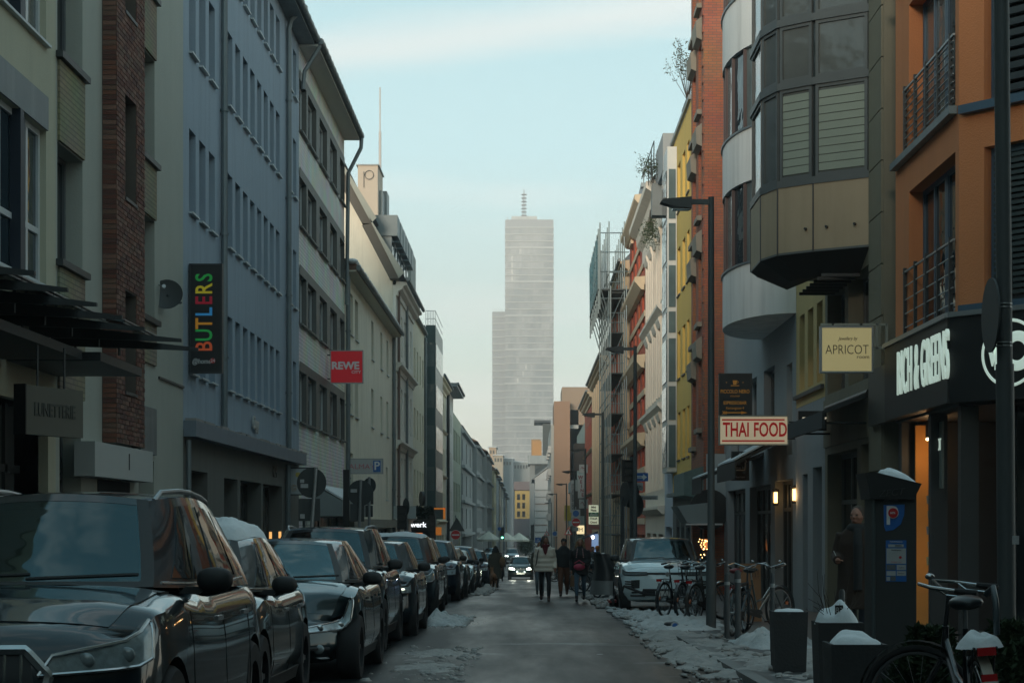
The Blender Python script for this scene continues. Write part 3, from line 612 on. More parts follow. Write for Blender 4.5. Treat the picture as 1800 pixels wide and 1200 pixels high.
for k in range(4):
    z = 3.4 + 2.6 * k
    mb = MB(); fbox(mb, F, 114.8, 123.7, .62, .64, z, z + 1.5); mb.build('pane', GLASSB, by)
    mb = MB(); mb.box(-6.4, -5.95, 114.47, 114.498, z, z + 1.5); mb.build('pane', glass('pale_pane', (.12, .15, .15)), by)
mb = MB()
for k in range(7): x = -6.5 + k * .1; mb.tube([(x, 114.5, 13.8), (x, 114.5, 14.7)], .015, 5)
for z in (14.2, 14.7): mb.tube([(-6.5, 114.5, z), (-5.9, 114.5, z), (-5.9, 124, z)], .02, 5)
mb.build('roof_railing', STEEL, b)
b = simple(F, 128.2, 142, 11.6, CR3, 'ornate cream house with bracket cornices beyond the green glass bay', [(8.6, 10.4), (5.2, 7.0), (1.8, 3.6)], 1.0, 2.2, corn=CR3, floor_line=True, roof=None)
mb = MB(); fbox(mb, F, 131, 140, -4, -1, 11.8, 15.6); mb.build('dormer', SLATE, b)
b = simple(F, 142.2, 156, 12.0, mat('white_side_render', (.7, .69, .63), .85, .06, streak=.2, dcol=(.3, .3, .27)), 'white house with a flat projecting eave and a black downpipe', [(8.8, 10.3), (5.6, 7.2), (2.4, 4.0)], 1.0, 2.4)
ledge(b, F, 141.9, 156, .9, 12.0, 12.3, ZINC, 'eave'); pipe(b, F, 143, -2.5, 12, .15, .12, BLACK); gutter(b, F, 142, 156, .95, 12.25)
b = simple(left(-6.6), 156.3, 176, 11.0, mat('mint_cream_render', (.40, .42, .32), .85, .06), 'pale corner house with green framed windows', [(6.9, 9.6), (2.4, 5.0), (-.6, 1.6)], 2.2, 3.6, fm=mat('green_frame', (.06, .14, .07), .5, .1), gm=GLASSB)
GP_ = mat('grey_panel', (.24, .26, .26), .7, .08, .6); GPL = mat('grey_panel_line', (.28, .30, .30), .7, .08)
for k, (a, c, dx, lab) in enumerate(((178, 212, 0, 'grey panelled house with dark storey ledges, tallest of the stepped row'), (212.5, 240, .5, 'middle step of the grey panelled row with tall corner windows'), (240.5, 275, 1.0, 'far step of the grey panelled row beside the tiled roof'))):
    fr = left(-6.6 + dx); b = simple(fr, a, c, 10.9 - k * .35, GP_, lab, [(7.6, 9.7), (4.2, 6.3), (.8, 2.9)], 2.4, 4.6 if k else 12, gm=GLASSB, fm=ZINC, group='stepped grey row beyond the square', depth=12)
    for z in (10.3, 6.9, 3.5, .2): ledge(b, fr, a, c + .2, .35, z - .1, z + .15, GPL, 'storey_ledge')
    mb = MB(); mb.extrude([fr.p(a, .1, 10.95), fr.p(a, -9, 15.6), fr.p(a, -11.9, 10.95)], (0, c - a, 0)); mb.build('roof', SNOWD if k == 0 else TILE, b)
FARC = [((.42, .38, .24), 'pale yellow'), ((.42, .44, .45), 'bluish white'), ((.36, .29, .22), 'brownish'), ((.30, .30, .27), 'stone grey'), ((.05, .08, .11), 'dark glazed'), ((.38, .33, .26), 'sandy')]
for k, (c, nm) in enumerate(FARC):
    u = 278 + k * 20
    simple(left(-5.4 + k * .12), u, u + 19.7, 9.4 - k * .55, mat('far_render_%d' % k, c, .85, .1), nm + ' narrow house far down on the side of the grey row', [(6, 7.8), (2.7, 4.5), (-.6, 1.2)], 1.4, 3.2, roof=(TILE if k < 2 else SLATE, 3.5), sill=SILLM)
# ================================================================ RIGHT SIDE
FR = right(6.0)
ORANGE = mat('burnt_orange_render', (.60, .22, .085), .88, .07, 1.6, bump=.45, bscale=40, streak=.12, dcol=(.2, .08, .04))
b = building('burnt orange corner house with blue window frames above the black fascia', FR, 25.4, 29.8, 13, ORANGE, depth=5)
so_ = [(25.62, 28.75, 4.32, 6.55), (25.62, 28.75, 7.2, 9.5), (25.62, 28.75, 10.1, 12.4)]
mb = MB(); skin(mb, FR, 25.4, 29.8, 3.2, 13, so_, .28); mb.build('wall', ORANGE, b)
ch = Fr((6.0, 25.4), (.63, -.77), (-.77, -.63))
co = [(.42, 2.9, 4.35, 6.5), (.42, 2.9, 7.12, 9.4), (.42, 2.9, 10.1, 12.4)]
mb = MB(); skin(mb, ch, 0, 3.3, 3.2, 13, co, .22); mb.build('corner_wall', ORANGE, b)
mb = MB(); e_ = ch.p(3.3, 0, 0); mb.prism([(6.6, 29.8), (6.6, 25.9), (e_[0] + .3, e_[1] + .3), (e_[0] + 4, e_[1] + .3), (e_[0] + 4, 29.8)], 3.2, 12.9); mb.build('core', ORANGE, b)
for o in so_:
    window(b, FR, (25.62, 27.1, o[2], o[3]), .23, FRAMEB, glass('sky_pane', (.03, .04, .045), .02, .03), 1, 0, None, .07, name='balcony_door')
    window(b, FR, (27.13, 28.72, o[2], o[3]), .23, FRAMEB, GLASS, 1, 0, None, .07, name='balcony_door')
    # balcony slab edge and railing
    mb = MB(); fbox(mb, FR, 25.5, 29.7, .004, .12, o[2] - .14, o[2] - .03); mb.build('slab_edge', ZINC, b)
    r_ = MB(); fbox(r_, FR, 25.55, 29.0, .02, .05, o[2] + .97, o[2] + 1.0); rl = r_.build('railing', STEEL, b)
    for k in range(5): mb = MB(); u = 25.75 + .78 * k; fbox(mb, FR, u, u + .05, .01, .06, o[2] - .1, o[2] + 1.05); mb.build('post', DARKMETAL, rl)
    for k in range(8 if o[2] > 5 else 4): mb = MB(); z = o[2] + .1 + (.115 if o[2] > 5 else .22) * k; mb.tube([FR.p(25.6, .035, z), FR.p(29.0, .035, z)], .011, 5); mb.build('rail', STEEL, rl)
for o in co:
    w_ = window(b, ch, o, .18, FRAMEB, GLASS, 1, 0, None, .09)
    ledge(b, ch, o[0] - .35, o[1], .12, o[2] - .12, o[2] - .003, FRAMEB, 'sill')
    n = 14 if o[2] > 7 else 24
    for k in range(n):
        h = (o[3] - o[2] - .2) / n; mb = MB(); fbox(mb, ch, o[0] + .12, o[1] - .1, -.13, -.06, o[2] + .1 + h * k, o[2] + .1 + h * (k + .6)); mb.build('louvre_slat', mat('dark_louvre', (.03, .04, .045), .5, .2) if o[2] > 7 else mat('dark_blind', (.04, .055, .055), .6, .2), b)
# fascia
FAS = mat('black_fascia', (.010, .011, .012), .55, .2); LET = mat('white_lit_letter', (.7, .78, .72), .5, .02, emit=(.75, .95, .82), es=.28)
mb = MB(); fbox(mb, FR, 25.33, 29.8, .004, .18, 3.0, 4.18); fs = mb.build('fascia', FAS, b)
mb = MB(); fbox(mb, ch, -.02, 3.3, .004, .18, 3.0, 4.18); mb.build('corner_fascia', FAS, b)
mb = MB(); fbox(mb, FR, 25.3, 29.8, .002, .22, 4.182, 4.25); fbox(mb, ch, -.02, 3.3, .002, .22, 4.184, 4.252); mb.build('fascia_capping', STEEL, b)
text(fs, 'RICH & GREENS', FR.p(26.98, .185, 3.28 + .36), FR.n, .98, LET, .475, .004, .02, sp=1.08)
lg = MB(); c_ = Vector(ch.p(.98, .19, 3.62)); lg.torus(c_, ch.n, .44, .022, 48, 6, .5); lo = lg.build('round_emblem', LET, b)
mb = MB(); mb.torus(c_ + ch.t * .12 + Vector((0, 0, .02)), ch.n, .2, .07, 36, 6, .15); mb.build('emblem_ring', LET, lo, world=True)
text(b, 'R', c_ - ch.t * .12 - Vector((0, 0, .02)), ch.n, .62, LET, .8, .01, .01); text(b, 'V', c_ - ch.t * .28, ch.n, .5, LET, .6, .01, .01)
# ground floor: recessed shopfront with an orange wall
mb = MB(); mb.prism([(6.0, 29.8), (6.0, 25.4), ch.p(3.3, 0, 0)[:2], (9.5, 29.8)], 2.96, 3.19); mb.build('soffit', FAS, b)
for u in (25.5, 27.4, 29.55): mb = MB(); fbox(mb, FR, u, u + .18, -.3, -.05, -.6, 2.955); mb.build('column', mat('dark_column', (.03, .033, .034), .5, .2), b)
for u in (.5, 1.35, 2.3): mb = MB(); fbox(mb, ch, u, u + .1, -.5, -.4, -.6, 2.955); mb.build('shopfront_post', DARKMETAL, b)
mb = MB(); fbox(mb, ch, .2, 3.3, -.75, -.7, -.6, 2.955); mb.build('shop_glass', GLASS, b)
for k, u in enumerate((.62, 1.5)): mb = MB(); fbox(mb, ch, u, u + .3, -.68, -.66, .7 if k else .2, 2.5); mb.build('grey_poster', mat('grey_poster', (.13, .14, .13), .7, .2), b)
mb = MB(); mb.box(6.22, 6.62, 29.3, 29.36, -.5, 2.9); ow = mb.build('orange_wall', mat('orange_wall', (.62, .26, .05), .7, .1), b)
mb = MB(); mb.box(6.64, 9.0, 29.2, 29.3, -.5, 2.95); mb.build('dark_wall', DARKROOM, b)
for k, x in enumerate((6.33, 6.44)):
    mb = MB(); mb.tube([(x, 28.9, 2.95), (x, 28.9, 2.68)], .035, 8); lp = mb.build('spot_lamp', BLACK, b)
    mb = MB(); mb.disc((x, 28.88, 2.66), (0, -.4, -1), .034, .02, 12); mb.build('lamp_face', mat('warm_lamp_face', (1, .8, .5), .5, 0, emit=(1, .72, .35), es=6), lp)
lamp_light((6.36, 28.7, 2.4), 5.0, (1, .62, .3)); lamp_light((6.36, 28.6, .9), 2.0, (1, .62, .3))
mb = MB(); fbox(mb, FR, 27.2, 27.95, -.2, -.17, 1.85, 2.85); p_ = mb.build('door_plate', mat('grey_plate', (.2, .22, .2), .6, .1), b); text(p_, 'APRICOT', FR.p(27.55, -.165, 2.5), FR.n, .26, LET, .55)
for k in range(6):
    mb = MB(); mb.obox((6.3 + .02 * (k % 2), 28.6, 1.7 - k * .24), (.055, 0, .006), (0, .004, 0), (-.005, 0, .065)); mb.build('hanging_card', mat('card_%d' % (k % 3), [(.3, .32, .28), (.25, .3, .2), (.2, .26, .3)][k % 3], .8, .1), b)
# --- grey recessed strip and stone-clad house with glazed oriel
GS = mat('slate_grey_render', (.11, .125, .135), .8, .1, 2, streak=.2, dcol=(.07, .08, .08)); STONE = mat('taupe_stone_panel', (.21, .19, .135), .75, .14, 2.5, bump=.15, dirt=.25, dcol=(.1, .09, .07))
b = building('narrow slate grey house slot between the orange corner and the stone house', FR, 29.8, 30.8, 13, GS)
f4 = right(6.25); ops = [(30.0, 30.6, 4.3, 6.3), (30.0, 30.6, 7.2, 9.3), (30.0, 30.6, 10.2, 12.2)]
walls(b, f4, 29.82, 30.8, -.8, 13, ops, GS, .12, 3)
for o in ops: window(b, f4, o, .1, FRAMEG, GLASS, 0)
mb = MB(); fbox(mb, f4, 29.85, 31.5, .255, .38, 3.0, 3.95); mb.build('shop_panel', mat('bronze_panel', (.05, .05, .042), .5, .15), b)
b = building('stone clad house with a big glazed oriel and a beige oriel base', FR, 30.8, 36.9, 14, STONE)
ops = [(31.6, 34.2, 3.9, 5.9), (34.6, 36.6, 3.9, 5.9)]; gops = [(31.0, 32.9, -.7, 2.75), (33.3, 36.6, -.7, 2.7)]
walls(b, FR, 30.81, 36.9, -.8, 14, ops + gops, STONE, .35)
for o in ops: window(b, FR, o, .3, FRAMEG, GLASS, 3, 0, None, .06)
for o in gops: window(b, FR, o, .3, mat('stone_frame', (.09, .085, .07), .6, .1), GLASS, 2, .72, None, .09, name='shop_window')
z = -.4; PAN = MB().box(-.57, .57, 0, .035, .006, .86).data('stone_panel', STONE); bb_ = base_of(b)
while z < 13.2: link('stone_panel', PAN, b, Vector(FR.p(31.42 if False else 31.4, .002, z)) - bb_, FR.rz); z += .875
for zz in (6.0,):
    for k in range(5): mb = MB(); fbox(mb, FR, 32.02 + .98 * k, 32.98 + .98 * k, .003, .035, 2.85, 3.8); mb.build('stone_panel', STONE, b)
oriel = [(6.0, 32.1), (5.1, 32.7), (4.53, 33.2), (4.31, 33.9), (4.31, 35.4), (4.53, 36.1), (6.0, 36.85)]
OB = mat('beige_oriel_panel', (.38, .30, .20), .7, .1, 1.2, bump=.1, streak=.3, dcol=(.2, .17, .1)); OF = mat('oriel_frame', (.095, .105, .105), .5, .12)
mb = MB(); mb.prism(oriel, 6.2, 6.24); orl = mb.build('oriel', OF, b)
def ring(pts, ins, z0, z1, m, name, par):
    c = Vector((6.0, 34.5)); q = []
    for p in pts: v = Vector(p) - c; q.append(tuple(c + v * (1 - ins / max(v.length, .1))))
    mb = MB(); mb.prism(q, z0, z1); return mb.build(name, m, par)
ring(oriel, .0, 6.24, 7.42, OB, 'oriel_base', orl)
for (p, q) in zip(oriel[:-1], oriel[1:]):     # joints between the base panels
    mb = MB(); mb.box(p[0] - .012, p[0] + .012, p[1] - .02, p[1] + .02, 6.2, 7.42); mb.build('panel_joint', DARKMETAL, orl)
mb = MB()
for fx, (p, q) in ((.75, (oriel[0], oriel[1])), (.25, (oriel[0], oriel[1])), (.2, (oriel[1], oriel[2]))):
    v = Vector(p).lerp(Vector(q), fx); mb.tube([(v.x + .03, v.y + .05, 6.62), (v.x - .03, v.y - .07, 6.62)], .025, 6)
kind(mb.build('vent_stub', BLACK, orl), 'stuff')
ring(oriel, .06, 7.42, 14, glass('oriel_core', (.02, .028, .03), .1), 'oriel_glazing', orl)
LV = [7.42, 9.2, 10.35, 12.1, 13.9]
for z in LV: ring(oriel, -.02, z, z + .13, OF, 'oriel_rail', orl)
BL = mat('green_blind', (.25, .29, .24), .7, .12, 1.5)
for i, (p, q) in enumerate(zip(oriel[:-1], oriel[1:])):
    P0, P1 = Vector(p), Vector(q); t_ = (P1 - P0); n_ = Vector((t_.y, -t_.x)).normalized() * -1
    if (Vector((6, 34.5)) - P0).dot(n_) > 0: n_ = -n_
    f5 = Fr(p, t_, n_); Lw = t_.length
    for (a, c) in ((LV[0] + .13, LV[1]), (LV[1] + .13, LV[2]), (LV[2] + .13, LV[3]), (LV[3] + .13, LV[3] + 1.6)):
        wn = window(orl, f5, (.04, Lw - .04, a, c), .03, OF, GLASSB if i != 1 else GLASS, 0, 0, None, .06, name='oriel_window')
        if a == LV[0] + .13 and i in (0, 1):
            for k in range(10):
                mb = MB(); h = (c - a - .2) / 10; fbox(mb, f5, .1, Lw - .1, -.045, -.03, a + .1 + h * k, a + .1 + h * (k + .9)); mb.build('blind_slat', BL, orl)
so2 = MB()
c0 = Vector((5.6, 34.5)); lo_ = [tuple(c0 + (Vector(p) - c0) * .55) for p in oriel[1:-1]]
up_ = oriel[1:-1]
for k in range(len(up_) - 1): so2.quad((*up_[k], 6.2), (*up_[k + 1], 6.2), (*lo_[k + 1], 5.86), (*lo_[k], 5.86))
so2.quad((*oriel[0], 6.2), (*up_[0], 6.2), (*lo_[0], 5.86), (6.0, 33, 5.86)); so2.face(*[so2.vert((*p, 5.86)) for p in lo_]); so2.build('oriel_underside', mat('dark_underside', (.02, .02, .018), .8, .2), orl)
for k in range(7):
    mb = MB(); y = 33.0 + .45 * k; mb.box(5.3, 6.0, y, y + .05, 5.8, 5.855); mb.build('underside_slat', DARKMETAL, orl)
# awning and lamps of the stone house
t = thing('shop_awning', 'dark folded awning above the stone shopfront beside the jeweller sign', 'awning', (5.6, 33.5, 3.4))
AW = mat('dark_awning_cloth', (.035, .042, .046), .8, .2)
mb = MB(); mb.extrude([(6.0, 32.0, 3.62), (5.15, 32.0, 3.3), (5.15, 32.0, 3.0), (5.2, 32.0, 3.0), (5.2, 32, 3.26), (6.0, 32.0, 3.56)], (0, 4.3, 0)); mb.build('cloth', AW, t)
mb = MB(); mb.tube([(5.97, 31.9, 3.62), (5.97, 36.4, 3.62)], .07, 8); mb.build('roller', DARKMETAL, t)
for y in (32.2, 36.1): mb = MB(); mb.tube([(6.0, y, 3.1), (5.2, y, 3.1)], .02, 6); mb.build('arm', DARKMETAL, t)

# --- yellow / grey narrow house
YEL = mat('ochre_yellow_render', (.62, .46, .20), .85, .07, 1.5, bump=.2, streak=.15, dcol=(.3, .24, .12)); GREYW = mat('light_grey_render', (.33, .35, .36), .85, .06, 1.5, bump=.2, streak=.15, dcol=(.18, .19, .19))
b = building('small house, ochre above and light grey below, tucked under the oriel', FR, 36.9, 40.9, 9, YEL)
ops = [(37.2 + 1.22 * k, 37.95 + 1.22 * k, zz, zz + 1.65) for k in range(3) for zz in (4.25, 7.0)]
walls(b, FR, 36.91, 40.88, 3.9, 9, ops, YEL, .3)
for o in ops: window(b, FR, o, .26, FRAMEG, GLASS, 0, 0, None, .05)
mb = MB(); fbox(mb, FR, 37, 40.88, .003, .08, 4.08, 4.16); mb.build('sill', DARKMETAL, b)
gops = [(37.3, 38.5, -1, 2.5), (39.2, 39.9, -1, 2.4)]; walls(b, FR, 36.91, 40.88, -1.1, 3.895, gops, GREYW, .5, name='ground_floor_wall')
for o in gops: window(b, FR, o, .45, GREYW, GLASS, 0, .8, None, .1, name='door')

# --- white house with round bays
WB = mat('white_bay_render', (.82, .81, .78), .8, .06, 1.0, bump=.15, streak=.38, dcol=(.27, .28, .26)); MAR = mat('maroon_mullion', (.045, .02, .02), .5, .15)
b = building('pale house with white rounded bays and maroon window mullions', FR, 40.9, 56, 15, GREYW)
gops = [(41.4, 44.4, -1.1, 2.35), (45.2, 49.5, -1.1, 2.3), (50.5, 55, -1.1, 2.3)]
ops = [(41.5, 42.4, 2.9, 5.0), (44.5, 46.5, 3.2, 5.2), (48, 50, 3.2, 5.2), (52, 54, 3.2, 5.2)]
walls(b, FR, 40.91, 55.98, -1.2, 15.2, ops + gops, GREYW, .25)
for o in ops: window(b, FR, o, .2, FRAMEG, GLASS, 1, .35, None, .07)
for o in gops: window(b, FR, o, .22, DARKMETAL, GLASS, 3, .8, None, .09, name='shop_window')
def bay_pt(th, k=1.0, Yc=43.9, a=1.3, bb=3.0): return (6.0 - a * k * math.sin(th), Yc - bb * (1 - (1 - k) * .4) * math.cos(th))
def bay(par, Yc):
    n = 20; ths = [math.pi * i / n for i in range(n + 1)]
    mb = MB(); mb.prism([bay_pt(t_, .86, Yc) for t_ in ths], 6.3, 15.2); core = mb.build('bay', glass('bay_core', (.03, .04, .045), .06), par)
    for (z0, z1) in ((6.05, 7.3), (9.2, 10.4), (12.3, 13.55)):
        mb = MB(); mb.prism([bay_pt(t_, 1.0, Yc) for t_ in ths], z0, z1); mb.build('bay_band', WB, core, smooth='auto')
        mb = MB(); mb.prism([bay_pt(t_, 1.03, Yc) for t_ in ths], z1 + .002, z1 + .05); mb.build('bay_sill', ZINC, core, smooth='auto')
    for (z0, z1) in ((7.35, 9.2), (10.45, 12.3), (13.6, 15.1)):
        for i in range(0, n, 2):
            p0, p1 = bay_pt(ths[i], .93, Yc), bay_pt(ths[i + 2], .93, Yc)
            mb = MB(); mb.extrude([(*p0, z0), (*p1, z0), (*p1, z1), (*p0, z1)], (.03, 0, 0)); mb.build('pane', GLASSB if i % 4 else glass('curtained_pane', (.14, .17, .17), .08), core)
            mb = MB(); mb.tube([(*bay_pt(ths[i], .95, Yc), z0), (*bay_pt(ths[i], .95, Yc), z1)], .055, 4); mb.build('mullion', MAR, core)
bay(b, 43.9)
# wall lanterns at the inn
for k, (px, py, Y) in enumerate(((1363, 874, 44.0), (1396, 869, 41.0))):
    t = thing('wall_lantern', ('lit wall lantern under the dark inn awning, the farther of the pair', 'lit wall lantern at the edge of the light grey house, the nearer of the pair')[k], 'lantern', (5.95, Y, ZZ(py, Y)), 0, 'lit wall lanterns')
    x = XX(px, Y); z = ZZ(py, Y)
    mb = MB(); mb.box(x - .045, x + .045, Y - .045, Y + .045, z - .13, z + .13); mb.build('lamp_glass', mat('lit_lantern_glass', (1, .7, .35), .4, 0, emit=(1, .55, .18), es=3.2), t)
    mb = MB()
    for a in (-1, 1):
        for c in (-1, 1): mb.box(x + a * .06 - .012, x + a * .06 + .012, Y + c * .06 - .012, Y + c * .06 + .012, z - .16, z + .16)
    mb.box(x - .08, x + .08, Y - .08, Y + .08, z + .16, z + .2); mb.box(x - .06, x + .06, Y - .06, Y + .06, z - .2, z - .16); mb.box(x - .01, 6.0, Y - .01, Y + .01, z + .2, z + .22); mb.build('cage', BLACK, t)
    lamp_light((x - .12, Y - .15, z), 2.2, name='lantern_light')
# inn awnings
for k, (ya, yb, z, pr) in enumerate(((42, 46, 2.65, 1.25), (46.5, 49.2, 2.4, 1.6))):
    t = thing('inn_awning', ('short dark awning over the inn door with snow on its front bar', 'second dark awning with a ragged pale hem')[k], 'awning', (5.6, ya, z), 0, 'dark awnings of the inn')
    mb = MB(); mb.extrude([(6.0, ya, z + .75), (6 - pr, ya, z + .1), (6 - pr, ya, z - .3), (6.02 - pr, ya, z - .3), (6.03 - pr, ya, z + .04), (6.0, ya, z + .66)], (0, yb - ya, 0)); mb.build('cloth', mat('brown_black_cloth', (.03, .028, .026), .8, .2), t)
    mb = MB(); mb.extrude([(5.7, ya + .1, z + .63), (5.99 - pr, ya + .1, z + .12), (5.99 - pr, ya + .1, z + .16), (5.7, ya + .1, z + .67)], (0, yb - ya - .4, 0)); kind(mb.build('awning_snow', SNOW, t), 'stuff')

# --- brick house
BRK = brickmat('orange_red_brick', (.34, .11, .055), (.28, .09, .048), (.13, .09, .07), bump=.4, bw=.25, bh=.083)
f5 = right(5.37); b = building('tall red brick house with stone window hoods', f5, 56, 60.3, 21, BRK)
ops = [(56.7, 57.7, z, z + 2.1) for z in (4.3, 7.6, 10.9, 14.2, 17.5)] + [(58.6, 59.7, z - .5, z + 1.6) for z in (4.3, 7.6, 10.9, 14.2, 17.5)] + [(56.4, 59.9, -1.3, 1.8)]
walls(b, f5, 56, 60.28, -1.4, 21, ops, BRK, .3)
HOOD = mat('stone_hood', (.24, .22, .18), .8, .12, streak=.3, dcol=(.1, .1, .09))
for o in ops[:-1]:
    window(b, f5, o, .26, FRAMEW, GLASS, 0, .6, None, .08)
    mb = MB(); mb.extrude([f5.p(o[0] - .2, .004, o[3] + .02), f5.p(o[0] - .2, .17, o[3] + .1), f5.p(o[0] - .2, .2, o[3] + .6), f5.p(o[0] - .2, .004, o[3] + .75)], (0, o[1] - o[0] + .4, 0)); mb.build('stone_hood', HOOD, b)
    ledge(b, f5, o[0] - .1, o[1] + .1, .15, o[2] - .15, o[2] - .003, HOOD, 'sill')
for k in range(60):    # toothed quoin line along the corner
    if k % 2: mb = MB(); fbox(mb, f5, 56.002, 56.3, .003, .03, 3.7 + k * .26, 3.7 + k * .26 + .22); mb.build('quoin_brick', BRK, b)
window(b, f5, ops[-1], .28, DARKMETAL, GLASS, 2, .8, None, .1, name='shop_window')
mb = MB(); mb.extrude([f5.p(56.0, .004, 3.1), f5.p(56.0, .6, 2.9), f5.p(56.0, .6, 2.2), f5.p(56.0, .004, 2.1)], (0, 4, 0)); mb.build('shop_hood', mat('green_stained_zinc', (.13, .18, .17), .7, .35, 6), b)
mb = MB(); mb.box(5.42, 6.3, 55.6, 55.7, 1.9, 3.45); mb.build('blank_panel', mat('pale_panel', (.36, .40, .41), .7, .05), b)
mb = MB(); mb.disc((5.5, 55.5, 1.75), (0, 1, 0), .62, .08, 28); mb.build('round_board', BLACK, b)

# --- yellow house
YEL2 = mat('bright_ochre_render', (.74, .50, .13), .85, .05, 1.5, bump=.2, streak=.12, dcol=(.3, .27, .1))
b = building('yellow house with paired deep windows and a grey arcade below', f5, 60.3, 68, 15.4, YEL2)
cols = [(60.95, 61.9), (62.6, 63.7), (64.6, 65.8)]; ops = grid_ops(cols, [(12.5, 14.2), (9.5, 11.2), (6.5, 8.2), (3.6, 5.3)])
walls(b, f5, 60.3, 67.98, 2.3, 15.35, ops, YEL2, .3)
for o in ops:
    window(b, f5, o, .26, YEL2, GLASS, 0, 0, None, .05); mb = MB(); fbox(mb, f5, o[0] - .02, o[1] + .02, -.2, .05, o[2] - .05, o[2] - .002); mb.build('sill', DARKMETAL, b)
ar = []
walls(b, f5, 60.3, 67.98, -1.6, 2.295, [(60.8, 62.2, -1.5, 1.2), (62.9, 64.3, -1.5, 1.2), (65, 66.4, -1.5, 1.2)], mat('arcade_stone', (.10, .11, .11), .8, .15, 2), .5, name='arcade_wall')
for u in (61.5, 63.6, 65.7):
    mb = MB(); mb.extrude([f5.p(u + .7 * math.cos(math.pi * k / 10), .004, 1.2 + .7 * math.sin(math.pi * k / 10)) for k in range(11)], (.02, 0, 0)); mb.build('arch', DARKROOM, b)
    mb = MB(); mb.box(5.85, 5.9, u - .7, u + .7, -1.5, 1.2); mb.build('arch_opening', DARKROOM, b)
ledge(b, f5, 60.3, 67.9, .25, 2.3, 2.42, ZINC, 'ledge'); ledge(b, f5, 60.2, 68, .1, 15.35, 15.5, ZINC, 'roof_edge')
mb = MB()
for u in (60.6, 63, 65.5): mb.tube([f5.p(u, -.3, 15.5), f5.p(u, -.3, 16.6)], .02, 5)
mb.tube([f5.p(60.6, -.3, 16.6), f5.p(67.5, -.3, 16.6)], .02, 5); mb.build('roof_railing', STEEL, b)
t = thing('shop_parasol_awning', 'pale cloth awning with a straight white hem in front of the arcade', 'awning', (4.6, 56, 1.5))
mb = MB(); mb.extrude([(5.35, 54.6, 1.95), (3.9 + .55, 54.6, 1.85), (4.75, 54.6, 1.35), (5.35, 54.6, 1.32)], (0, 2.6, 0)); mb.build('cloth', mat('pale_awning_cloth', (.3, .34, .34), .8, .1), t)
mb = MB(); mb.box(4.7, 5.8, 54.55, 54.6, 1.28, 1.33); mb.build('hem_bar', WHITE, t)
# glazed white bay
LB = mat('light_blue_render', (.44, .50, .58), .85, .05, streak=.1, dcol=(.2, .25, .3))
b = building('light blue house with a white framed glazed corner bay', f5, 68, 72, 14.5, LB)
ops = [(68.8, 70.6, z, z + 1.6) for z in (11.4, 8.3, 5.2, 2.4)] + [(68.5, 71.5, -1.5, 1.2)]
walls(b, f5, 68.02, 72, -1.6, 14.5, ops, LB, .2)
for o in ops: window(b, f5, o, .17, FRAMEW, GLASS, 1, 0, None, .07)
mb = MB(); mb.box(5.02, 5.365, 66.1, 68.6, 3.2, 15.0); by = mb.build('corner_bay', FRAMEW, b)
for (y0, y1) in ((296, 386), (391, 459), (465, 541), (546, 586), (593, 672), (677, 739), (745, 822)):
    mb = MB(); mb.box(5.07, 5.32, 66.06, 66.095, ZZ(y1, 66.1) + .03, ZZ(y0, 66.1) - .03); mb.build('pane', glass('grey_blue_pane', (.10, .15, .17), .06), by)
    mb = MB(); mb.box(4.99, 5.017, 66.3, 68.4, ZZ(y1, 66.1) + .05, ZZ(y0, 66.1) - .05); mb.build('pane', GLASSB, by)
mb = MB(); mb.box(5.0, 7, 68.02, 71.9, 14.5, 15.9); mb.build('penthouse', mat('pale_grey_block', (.33, .35, .36), .8, .05), b)
for k in range(4): mb = MB(); mb.box(4.62 + k * .06, 5.366, 68.4 + .8 * k, 69.1 + .8 * k, 12.9 + k * .42, 13.3 + k * .42); mb.build('terrace_slab', mat('terrace_grey', (.20, .22, .22), .8, .1), b)
mb = MB()
for y in (68.5, 70, 71.6): mb.tube([(4.7, y, 14.6), (4.7, y, 15.7)], .02, 5)
mb.tube([(4.7, 68.5, 15.7), (4.7, 76, 15.7)], .02, 5); mb.build('terrace_railing', DARKMETAL, b)
# --- cream classical house
IV = mat('ivory_stucco', (.78, .70, .60), .85, .06, 1.5, streak=.2, dcol=(.3, .27, .22))
b = building('ivory stucco house with hooded windows and a heavy cornice', f5, 72, 84, 14.8, IV)
cols = [(73.2 + 2.6 * k, 74.5 + 2.6 * k) for k in range(4)]; rows = [(10.4, 12.6), (6.6, 9.0), (2.8, 5.2)]; ops = grid_ops(cols, rows) + [(73 + 3.7 * k, 75.6 + 3.7 * k, -1.6, .9) for k in range(3)]
walls(b, f5, 72.02, 84, -1.9, 14.3, ops, IV, .25)
for o in ops[:-3]:
    window(b, f5, o, .22, FRAMEW, GLASS, 1, .7, None, .08)
    mb = MB(); u0, u1 = o[0] - .2, o[1] + .2; mb.extrude([f5.p(u0, .004, o[3] + .25), f5.p(u0, .1, o[3] + .25), f5.p(u0, .19, o[3] + .5), f5.p(u0, .19, o[3] + .6), f5.p(u0, .004, o[3] + .7)], (0, u1 - u0, 0)); mb.build('window_hood', IV, b)
    for u in (o[0] - .22, o[1] + .02): mb = MB(); fbox(mb, f5, u, u + .2, .003, .1, o[2] - .1, o[3] + .25); mb.build('pilaster', IV, b)
for o in ops[-3:]: window(b, f5, o, .22, DARKMETAL, GLASS, 1, .8, None, .1, name='shop_window')
cornice(b, f5, 72.02, 84, 14.5, [(0.003, -1.4), (.15, -1.3), (.15, -.7), (.4, -.45), (.45, -.1), (.75, .1), (.75, .35), (0.003, .5)], IV)
for z in (9.9, 6.0, 1.9): cornice(b, f5, 72.02, 84, z, [(0.003, -.2), (.1, -.2), (.3, 0), (.3, .12), (0.003, .15)], IV, 'string_course')
